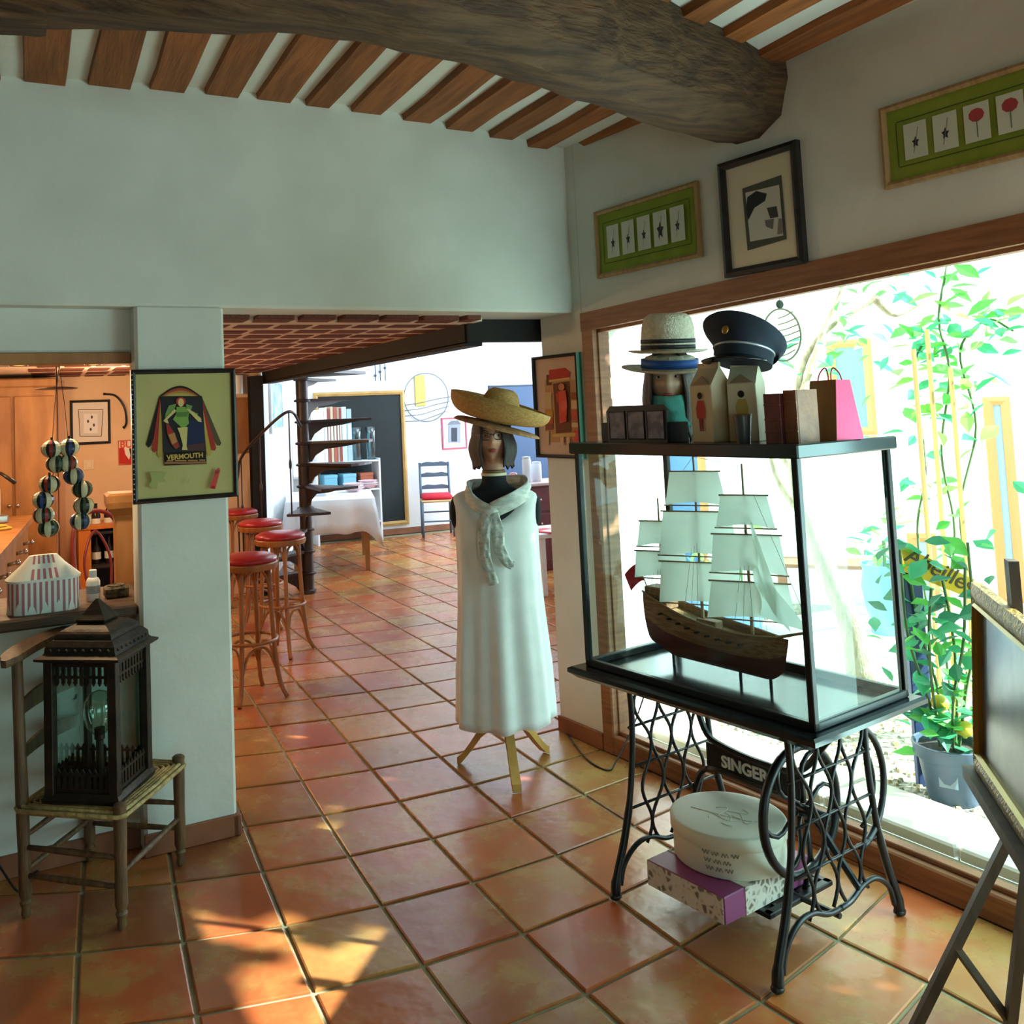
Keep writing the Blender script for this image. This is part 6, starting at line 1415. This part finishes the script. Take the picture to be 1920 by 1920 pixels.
# low white table with papers beside it
q = P_Y(1020, 998, 3.2); t = thing('low_white_table', 'low white table with a red book beside the doorway, in the far room', 'table', (q[0]+.35, 3.35, 0)); zt_ = q[2]
mb = MB(); mb.bbox(-.45, .3, -.25, .25, zt_-.04, zt_, .006); mb.build('tabletop', M_SHELF, t)
for sx in (-.4, .25):
    for sy in (-.2, .2): mb = MB(); mb.bbox(sx-.02, sx+.02, sy-.02, sy+.02, 0, zt_-.03, .003); mb.build('leg', M_SHELF, t)
tt = thing('red_magazine', 'red covered magazine lying on the low white table', 'magazine', (q[0]+.05, 3.22, zt_), .3); mb = MB(); mb.bbox(-.10, .10, -.13, .13, 0, .012, .003); mb.build('cover', mat('red_cover', (214, 60, 76), .5), tt); mb = MB(); mb.box(-.07, .07, -.1, .02, .012, .0128); mb.build('cover_panel', M_PAPER, tt)
# ================================================================== garden
M_GRAVEL = mat('gravel', (190, 188, 170), .95, rgb2=(120, 120, 100), scale=40, detail=6, bump=.8, bscale=60)
mb = MB(); mb.poly([(*RW.w(-.3, .29, 0)[:2], -.03), (*RW.w(6, .29, 0)[:2], -.03), (14, -8, -.03), (14, 9, -.03), (3.6, 9, -.03)]); garden = struct(mb.build('garden_ground', M_GRAVEL))
# loose stones near the window
mb = MB(); rg_ = random.Random(3); cnt = 0
while cnt < 3600:
    u, v_ = rg_.uniform(.0, 3.0), .62+2.6*rg_.random()**1.3; p = RW.w(u, v_, 0)
    x, y, dz = project((*p[:2], 0))
    if x > 1960 or p[1] > .9*(p[0]-1.9)-.1: cnt += 1; continue
    r_ = rg_.uniform(.008, .02); a_ = rg_.uniform(0, PI); f_ = rg_.uniform(.55, .9)
    pts = [(p[0]+r_*math.cos(a_+k*PI/2.5)*(1 if k % 2 else f_), p[1]+r_*math.sin(a_+k*PI/2.5)*f_, -.03) for k in range(5)]; tp = [(p[0]+(q[0]-p[0])*.6, p[1]+(q[1]-p[1])*.6, -.03+r_*rg_.uniform(.5, .9)) for q in pts]
    mb.mat(rg_.randrange(3)); mb.add(pts+tp, [(k, (k+1) % 5, 5+(k+1) % 5, 5+k) for k in range(5)]+[(5, 6, 7, 8, 9)]); cnt += 1
stuff(mb.build('loose_gravel', [mat('stone_pale', (216, 208, 184), .9), mat('stone_tan', (176, 160, 122), .9), mat('stone_grey', (140, 140, 120), .9)], garden))
M_SLAB = mat('pale_stone_slab', (226, 220, 208), .85, rgb2=(206, 198, 186), scale=3, bump=.2, bscale=20)
path_o = struct(bpy.data.objects.new('garden_path', None)); COL.objects.link(path_o)
u = -.05
for k in range(7):
    L = (.50, .46, .52, .44, .50, .5, .5)[k]; mb = MB().xf(MRW); mb.bbox(u, u+L-.008, .302, .60, -.03, .035, .008); mb.build('paving_slab', M_SLAB, path_o); u += L
pa, pbb = np.array(G(1300, 1235, 0)[:2]), np.array(G(1735, 1160, 0)[:2]); dd = (pbb-pa)/np.hypot(*(pbb-pa)); nn = np.array([-dd[1], dd[0]]); Lp = np.hypot(*(pbb-pa))+.6
k = 0; s0 = -.4
while s0 < Lp:
    L = random.uniform(.42, .6)
    for j in range(2):
        c_ = pa+dd*s0+nn*(-.32+.42*j); q = [c_, c_+dd*(L-.015), c_+dd*(L-.015)+nn*.40, c_+nn*.40]
        mb = MB(); mb.loft([[(*p, z) for p in q] for z in (-.03, .012)]); mb.build('paving_slab', M_SLAB, path_o)
    s0 += L
# ---- house across the garden
FF = Frame((3.6, 3.2), (3.9, -4.0)); M_RENDER = mat('white_render', (240, 240, 236), .95)
def ffbox(u0, u1, v0, v1, z0, z1, b=.004): mb = MB().xf(T(*FF.w(0, 0, 0)) @ RZ(FF.rz)); mb.bbox(u0, u1, v0, v1, z0, z1, b); return mb
hs = thing('garden_house', 'white rendered house front across the garden with shuttered windows', 'house', FF.w(0, 0, 0), FF.rz)
mb = MB(); mb.box(.75, 5.2, 0, .3, -.05, 2.75); mb.build('wall', M_RENDER, hs)
M_SHUT = mat('pale_green_shutter', (120, 190, 168), .6); M_ORFR = mat('orange_window_wood', (206, 140, 84), .5); M_BLUEDOOR = mat('blue_door', (84, 124, 176), .5)
def house_window(px0, px1, mglass, name='window', bars=True):
    (ua, z1), (ub, z0) = FF.hit(*px0, -.02), FF.hit(*px1, -.02); mb = MB(); frame_bars(mb, (ub-ua)/2, (z1-z0)/2, .06, .05); mb.v = [(p[0]+(ua+ub)/2, p[1]-.0, p[2]+(z0+z1)/2) for p in mb.v]; f = mb.build(name, M_ORFR, hs)
    mb = MB(); mb.box(ua+.05, ub-.05, -.025, -.002, z0+.05, z1-.05); mb.build('shutter_panel', mglass, f)
house_window((1548, 640), (1645, 815), M_SHUT); house_window((1228, 835), (1335, 1075), M_BLUEDOOR); house_window((1842, 745), (1925, 1130), mat('grey_pane', (150, 176, 196), .2)); house_window((1700, 1000), (1765, 1150), mat('grey_pane', (150, 176, 196)))
# ---- tree with a leaning pale trunk
M_BARK = mat('pale_bark', (172, 158, 130), .9, rgb2=(138, 122, 98), scale=10, stretch=(3, 3, .7), bump=.5)
tr0 = G(1615, 1278, -.03); t = thing('garden_tree', 'pale leaning garden tree with bare forked branches and sparse leaves', 'tree', tuple(tr0))
def at_dist(x, y, d): return CAM+ray(x, y)*d
d0 = np.linalg.norm(tr0-CAM)
def rel(x, y, dd_=0.): return tuple(at_dist(x, y, d0+dd_)-tr0)
mb = MB(); mb.tube(smooth_path([(0, 0, 0), rel(1598, 1180), rel(1560, 1090), rel(1515, 980), rel(1492, 880), rel(1488, 780)], 5), list(np.linspace(.075, .035, 26)), 10); mb.build('trunk', M_BARK, t, smooth=True)
for pts in ([(1488, 790), (1520, 690), (1545, 620), (1580, 540), (1600, 480)], [(1489, 800), (1500, 700), (1530, 640), (1575, 600), (1640, 560), (1700, 500)], [(1515, 980), (1460, 900), (1440, 820), (1425, 700), (1405, 600)], [(1495, 890), (1450, 840), (1400, 800)], [(1640, 560), (1680, 590), (1740, 560)]):
    mb = MB(); P_ = smooth_path([rel(*p, .15*i) for i, p in enumerate(pts)], 4); mb.tube(P_, list(np.linspace(.026, .008, len(P_))), 6); mb.build('branch', M_BARK, t, smooth=True)
def leaf_mesh(name, L, W, mt, parent):
    mb = MB(); mb.add([(0, 0, 0), (W*.8, L*.3, .06*L), (W, L*.55, .05*L), (0, L, -.08*L), (-W, L*.55, .05*L), (-W*.8, L*.3, .06*L), (0, L*.5, -.02*L)], [(0, 1, 2, 6), (6, 2, 3), (6, 3, 4), (0, 6, 4, 5)])
    return mb.build(name, mt, parent)
LEAFM = [mat('leaf_teal', (70, 170, 120), .5), mat('leaf_green', (96, 190, 84), .5), mat('leaf_deep', (48, 128, 92), .5), mat('leaf_lime', (140, 206, 96), .5)]
for m_ in LEAFM: translucent(m_, .35)
def leaves(parent, pts, L, W, spread, name='leaf', mats=(0, 1, 2)):
    protos = [leaf_mesh(name, L, W, LEAFM[i], parent) for i in mats]; used = set()
    for i, p in enumerate(pts):
        o = protos[i % len(protos)]
        if i >= len(protos): o = o.copy(); COL.objects.link(o); o.parent = parent
        o.location = (p[0]+random.gauss(0, spread), p[1]+random.gauss(0, spread), p[2]+random.gauss(0, spread)); o.rotation_euler = (random.uniform(-.9, .9), random.uniform(-.9, .9), random.uniform(0, 2*PI)); s_ = random.uniform(.7, 1.3); o.scale = (s_, s_, s_)
leaves(t, [rel(x, y, random.uniform(-.2, .6)) for x, y in [(random.gauss(1640, 60), random.gauss(520, 40)) for _ in range(36)]+[(random.gauss(1590, 45), random.gauss(640, 26)) for _ in range(30)]+[(random.gauss(1545, 40), random.gauss(700, 20)) for _ in range(14)]], .11, .022, .03, mats=(0, 1))
# ---- potted lemon
p0 = G(1788, 1500, -.03); M_POT = mat('slate_blue_plastic', (70, 92, 112), .45)
t = thing('plant_pot_lemon', 'slate blue plastic pot holding a leafy lemon plant on the gravel', 'potted plant', tuple(p0))
mb = MB(); mb.lathe([(.085, 0), (.088, .004), (.115, .17), (.127, .172), (.130, .175), (.135, .225), (.130, .228), (.124, .225), (.120, .19)], 32); pot = mb.build('pot', M_POT, t, smooth=True, auto=40)
mb = MB(); mb.box(-.108, -.03, -.075, -.073, .08, .13); mb.v = [(.106*math.sin(-.5+p[0]*8), -.108*math.cos(-.5+p[0]*8)-.001, p[2]) for p in mb.v]; mb.build('paper_sticker', mat('sticker', (170, 196, 206), .5), pot)
mb = MB(); mb.lathe([(.121, .196), (.06, .204), (.003, .206)], 24); mb.build('soil', mat('soil', (44, 40, 40), .95, rgb2=(70, 64, 60), scale=60), t)
stems = []
for k in range(6):
    a_ = k*1.05; pts = [(.03*math.cos(a_), .03*math.sin(a_), .19), (.07*math.cos(a_), .07*math.sin(a_), .42), (.12*math.cos(a_+.3), .12*math.sin(a_+.3), .66), (.13*math.cos(a_+.5), .13*math.sin(a_+.5), .86+.08*(k % 3))]
    mb = MB(); P_ = smooth_path(pts, 5); mb.tube(P_, .006, 5); mb.build('stem', mat('green_stem', (84, 112, 66), .7), t, smooth=True); stems += P_
leaves(t, [random.choice(stems[4:]) for _ in range(150)], .10, .030, .055, mats=(0, 2, 1))
for k, px_ in enumerate(((1808, 1366), (1762, 1318), (1838, 1340))):
    q = at_dist(*px_, np.linalg.norm(p0-CAM)-.10)-p0; mb = MB(); mb.ball(tuple(q), .035, .035, .032, 14, 8); mb.ball((q[0], q[1], q[2]-.03), .010, n=8, k=5); mb.build('lemon', mat('lemon_skin', (232, 206, 70), .45), t, smooth=True)
# ---- sign post
s0_ = G(1742, 1475, -.03); t = thing('bee_sign', 'yellow slanted hand-lettered sign on a dark blue post in the garden', 'sign', tuple(s0_)); ds = np.linalg.norm(s0_-CAM)
fx = np.array([RM[0][0], RM[0][1]]); srz = math.atan2(fx[1], fx[0])
t.rotation_euler = (0, 0, srz); Ti = (T(*s0_) @ RZ(srz)).inverted()
def sg(x, y, off=0.):
    fr = Frame(s0_[:2], fx); u, z = fr.hit(x, y, off); return (u, z-s0_[2])
h_ = sg(1740, 1030)[1]; mb = MB(); mb.bbox(-.040, .040, .0, .03, 0, h_, .004); mb.build('post', mat('navy_post', (40, 66, 110), .5), t)
q = [sg(*p) for p in ((1683, 1020), (1822, 1085), (1808, 1118), (1695, 1072))]; mb = MB(); mb.prism(q[::-1], -.018, -.002); mb.build('board', mat('yellow_paint', (214, 176, 20), .7), t)
c_ = sg(1752, 1080); sl_ = math.atan2(sg(1815, 1105)[1]-sg(1690, 1042)[1], sg(1815, 1105)[0]-sg(1690, 1042)[0])
mb = MB().xf(T(c_[0], -.020, c_[1]) @ RY(-sl_)); mb.text('Abeilles', .098, .002, .0006, .12); stuff(mb.build('lettering', mat('dark_brown_paint', (70, 60, 30), .7), t))
# ---- garden tap
s1_ = G(1742, 1352, -.03); t = thing('yellow_hose_gun', 'yellow and grey hose spray gun on a short stake beside the lemon pot', 'hose gun', tuple(s1_), srz); z1 = above(s1_, 1740, 1315)
mb = MB(); mb.tube([(0, 0, 0), (0, 0, z1)], .007, 6); mb.build('stake', M_GREYIRON, t)
mb = MB(); mb.tube([(-.01, 0, z1-.02), (.0, -.01, z1+.05), (.02, -.02, z1+.11)], [.02, .018, .02], 8); mb.build('grip', mat('yellow_plastic', (226, 212, 40), .4), t, smooth=True); mb = MB(); mb.tube([(-.02, 0, z1+.02), (-.06, -.01, z1+.03), (-.05, -.01, z1-.06)], .014, 8); mb.build('hose_end', M_GREYIRON, t, smooth=True)
# ---- climbing plant on canes
c0 = G(1800, 1400, -.03); t = thing('climbing_plant', 'tall climbing plant with sparse teal leaves trained up wooden canes', 'plant', tuple(c0)); dc = np.linalg.norm(c0-CAM)
def cr(x, y, o=0.): return tuple(at_dist(x, y, dc+o)-c0)
M_CANE = mat('cane', (206, 176, 110), .7); zt2 = above(c0, 1775, 640)
for dx_, h_ in ((-.10, zt2), (.0, zt2*1.05), (.14, zt2*.95)): mb = MB(); mb.tube([(dx_, 0, 0), (dx_, 0, h_)], .011, 6); mb.build('cane', M_CANE, t)
spots = []
for xs in ([(1795, 1380), (1770, 1180), (1790, 1000), (1765, 850), (1780, 700), (1760, 600), (1775, 500)], [(1800, 1380), (1820, 1150), (1800, 960), (1830, 800), (1800, 660), (1850, 600), (1900, 620)], [(1790, 1380), (1750, 1200), (1720, 1000), (1735, 880), (1715, 700), (1730, 640)]):
    P_ = smooth_path([cr(*p, random.uniform(-.08, .08)) for p in xs], 6); mb = MB(); mb.tube(P_, .006, 5); mb.build('stem', mat('green_stem', (84, 112, 66)), t, smooth=True); spots += P_
def off_sign(p):
    x, y, _ = project(np.array(p)+c0); return not (1660 < x < 1815 and 990 < y < 1135)
spots = [p for p in spots if off_sign(p)]; top_ = [p for p in spots if p[2] > 1.55]
leaves(t, [random.choice(spots) for _ in range(110)]+[random.choice(top_) for _ in range(60)], .12, .028, .075, mats=(0, 1, 3))
# ---- hanging oval wire ornament
o0 = at_dist(1466, 628, 4.3); t = thing('hanging_wire_oval', 'oval wire garden ornament hanging behind the window glass', 'ornament', tuple(o0), srz); mb = MB()
mb.tube([(.083*math.cos(2*PI*k/32), 0, .115*math.sin(2*PI*k/32)) for k in range(32)], .0045, 6, closed=True); mb.build('oval_ring', mat('olive_wire', (140, 146, 116), .5), t, smooth=True)
mb = MB()
for k in range(7): z_ = -.085+.028*k; w_ = .083*math.sqrt(max(0, 1-(z_/.115)**2)); mb.tube([(-w_*.2, 0, z_-.01), (w_*.4, .01, z_), (w_*.97, 0, z_+.018)], .003, 4)
mb.tube([(0, 0, .115), (.0, 0, .5)], .002, 4); mb.build('inner_wires', mat('olive_wire', (140, 146, 116)), t)
mb = MB(); mb.ball((0, 0, .135), .018, .01, .02, 8, 6); mb.build('finial', mat('dark_green_metal', (50, 70, 60), .4), t, smooth=True)
# ---- pots and bench at the back of the garden
for k, (px_, r_, h_, c_, lab) in enumerate((((1300, 1215), .16, .42, (92, 130, 178), 'large blue glazed pot on the garden terrace by the white wall'), ((1395, 1185), .16, .34, (110, 150, 190), 'medium light blue glazed pot near the leaning tree'), ((1668, 1190), .15, .5, (120, 170, 196), 'tall turquoise glazed pot near the wooden bench'))):
    p = G(*px_, .0); t = thing('glazed_pot', lab, 'pot', (p[0], p[1], -.03)); mb = MB(); mb.lathe([(r_*.6, 0), (r_*.66, .01), (r_, h_*.7), (r_*.9, h_*.92), (r_, h_), (r_*.92, h_), (r_*.85, h_*.9)], 24); mb.build('pot_body', mat('glaze_%d' % k, c_, .25), t, smooth=True, auto=50)
    ps = [(random.gauss(0, r_*.5), random.gauss(0, r_*.5), h_+abs(random.gauss(.12, .12))) for _ in range(26)]; leaves(t, ps, .13, .03, .02, mats=(0, 3)); mb = MB(); mb.tube([(0, 0, h_*.7), (.01, 0, h_+.15)], .012, 6); mb.build('stem', mat('green_stem', (84, 112, 66)), t)
    if k == 1:
        for j in range(9): mb = MB(); mb.ball((random.gauss(0, .12), random.gauss(0, .1), h_+.18+random.random()*.15), .04, .04, .03, 8, 6); mb.build('flower', mat('white_flower', (244, 240, 236), .8), t, smooth=True)
p = G(1590, 1158, 0.); t = thing('garden_bench', 'low brown wooden bench by the house across the garden', 'bench', (p[0], p[1], -.03), FF.rz)
for k in range(4): mb = MB(); mb.bbox(-.5, .5, -.16+.085*k, -.16+.085*k+.07, .40, .43, .004); mb.build('seat_slat', mat('bench_wood', (158, 108, 80), .7), t)
for sx in (-.42, .42):
    for sy in (-.12, .12): mb = MB(); mb.bbox(sx-.03, sx+.03, sy-.03, sy+.03, 0, .40, .004); mb.build('leg', mat('bench_wood', (158, 108, 80)), t)
# ---- unseen vine, added to shade the window, with gaps shaped for sun flecks
HOLES = [G(x, y)[:2] for x, y in ((330, 1745), (400, 1742), (520, 1742), (600, 1835), (650, 1815), (560, 1850), (500, 1870), (440, 1900), (590, 1900), (660, 1900), (380, 1915), (540, 1925), (480, 1915), (1062, 1850))]
RAD = [.045, .03, .045, .085, .075, .075, .07, .07, .075, .04, .07, .09, .08, .04]
EXTRA = [(np.array(TB.w(-.28, .05, 0)[:2]), .85, .06), (np.array(TB.w(-.46, -.2, 0)[:2]), .70, .035), (np.array(RW.w(.05, 0, 0)[:2]), 1.0, .05)]
t = thing('shade_vine', 'dense vine foliage added outside the window, beyond the view, to shade it', 'vine', RW.w(2.0, 3.0, 0))
o_ = np.array(RW.w(2.0, 3.0, 0)); mb = MB(); rr = random.Random(11); n = 0
for _ in range(5200):
    u, z, tt = rr.uniform(.0, 3.9), rr.uniform(-.2, 2.35), rr.uniform(2.3, 3.3)
    b = np.array(RW.w(u, .05, z)); p = b-SUN_DIR*tt
    # where would the sun through this leaf fall?
    g = p+SUN_DIR*(p[2]/-SUN_DIR[2]); ok = True
    for h, r in zip(HOLES, RAD):
        if np.hypot(*(g[:2]-h)) < r+.085: ok = False; break
    if ok:
        for h, hz_, r in EXTRA:
            q = p+SUN_DIR*((p[2]-hz_)/-SUN_DIR[2])
            if np.hypot(*(q[:2]-h)) < r+.05: ok = False; break
    x, y, dz = project(p)
    if dz > 0 and x < 1990 and 380 < y < 1700: ok = False
    if not ok: continue
    e1 = np.array([rr.gauss(0, 1), rr.gauss(0, 1), rr.gauss(0, 1)]); e1 -= SUN_DIR*np.dot(e1, SUN_DIR)*.8; e1 /= np.linalg.norm(e1); e2 = np.cross(e1, SUN_DIR); e2 /= np.linalg.norm(e2); s_ = rr.uniform(.055, .075); q = p-o_
    mb.add([tuple(q-e1*s_), tuple(q+e2*s_*.8), tuple(q+e1*s_*1.1), tuple(q-e2*s_*.8)], [(0, 1, 2, 3)]); n += 1
stuff(mb.build('foliage', LEAFM[2], t))
pe = RW.w(3.4, 2.2, 0); mb = MB(); mb.tube([(pe[0]-o_[0], pe[1]-o_[1], -.03), (pe[0]-o_[0]+.1, pe[1]-o_[1]-.1, 2.2), (pe[0]-o_[0]-.1, pe[1]-o_[1]+.3, 3.2)], .04, 8); mb.build('shade_vine_trunk', M_BARK, t)
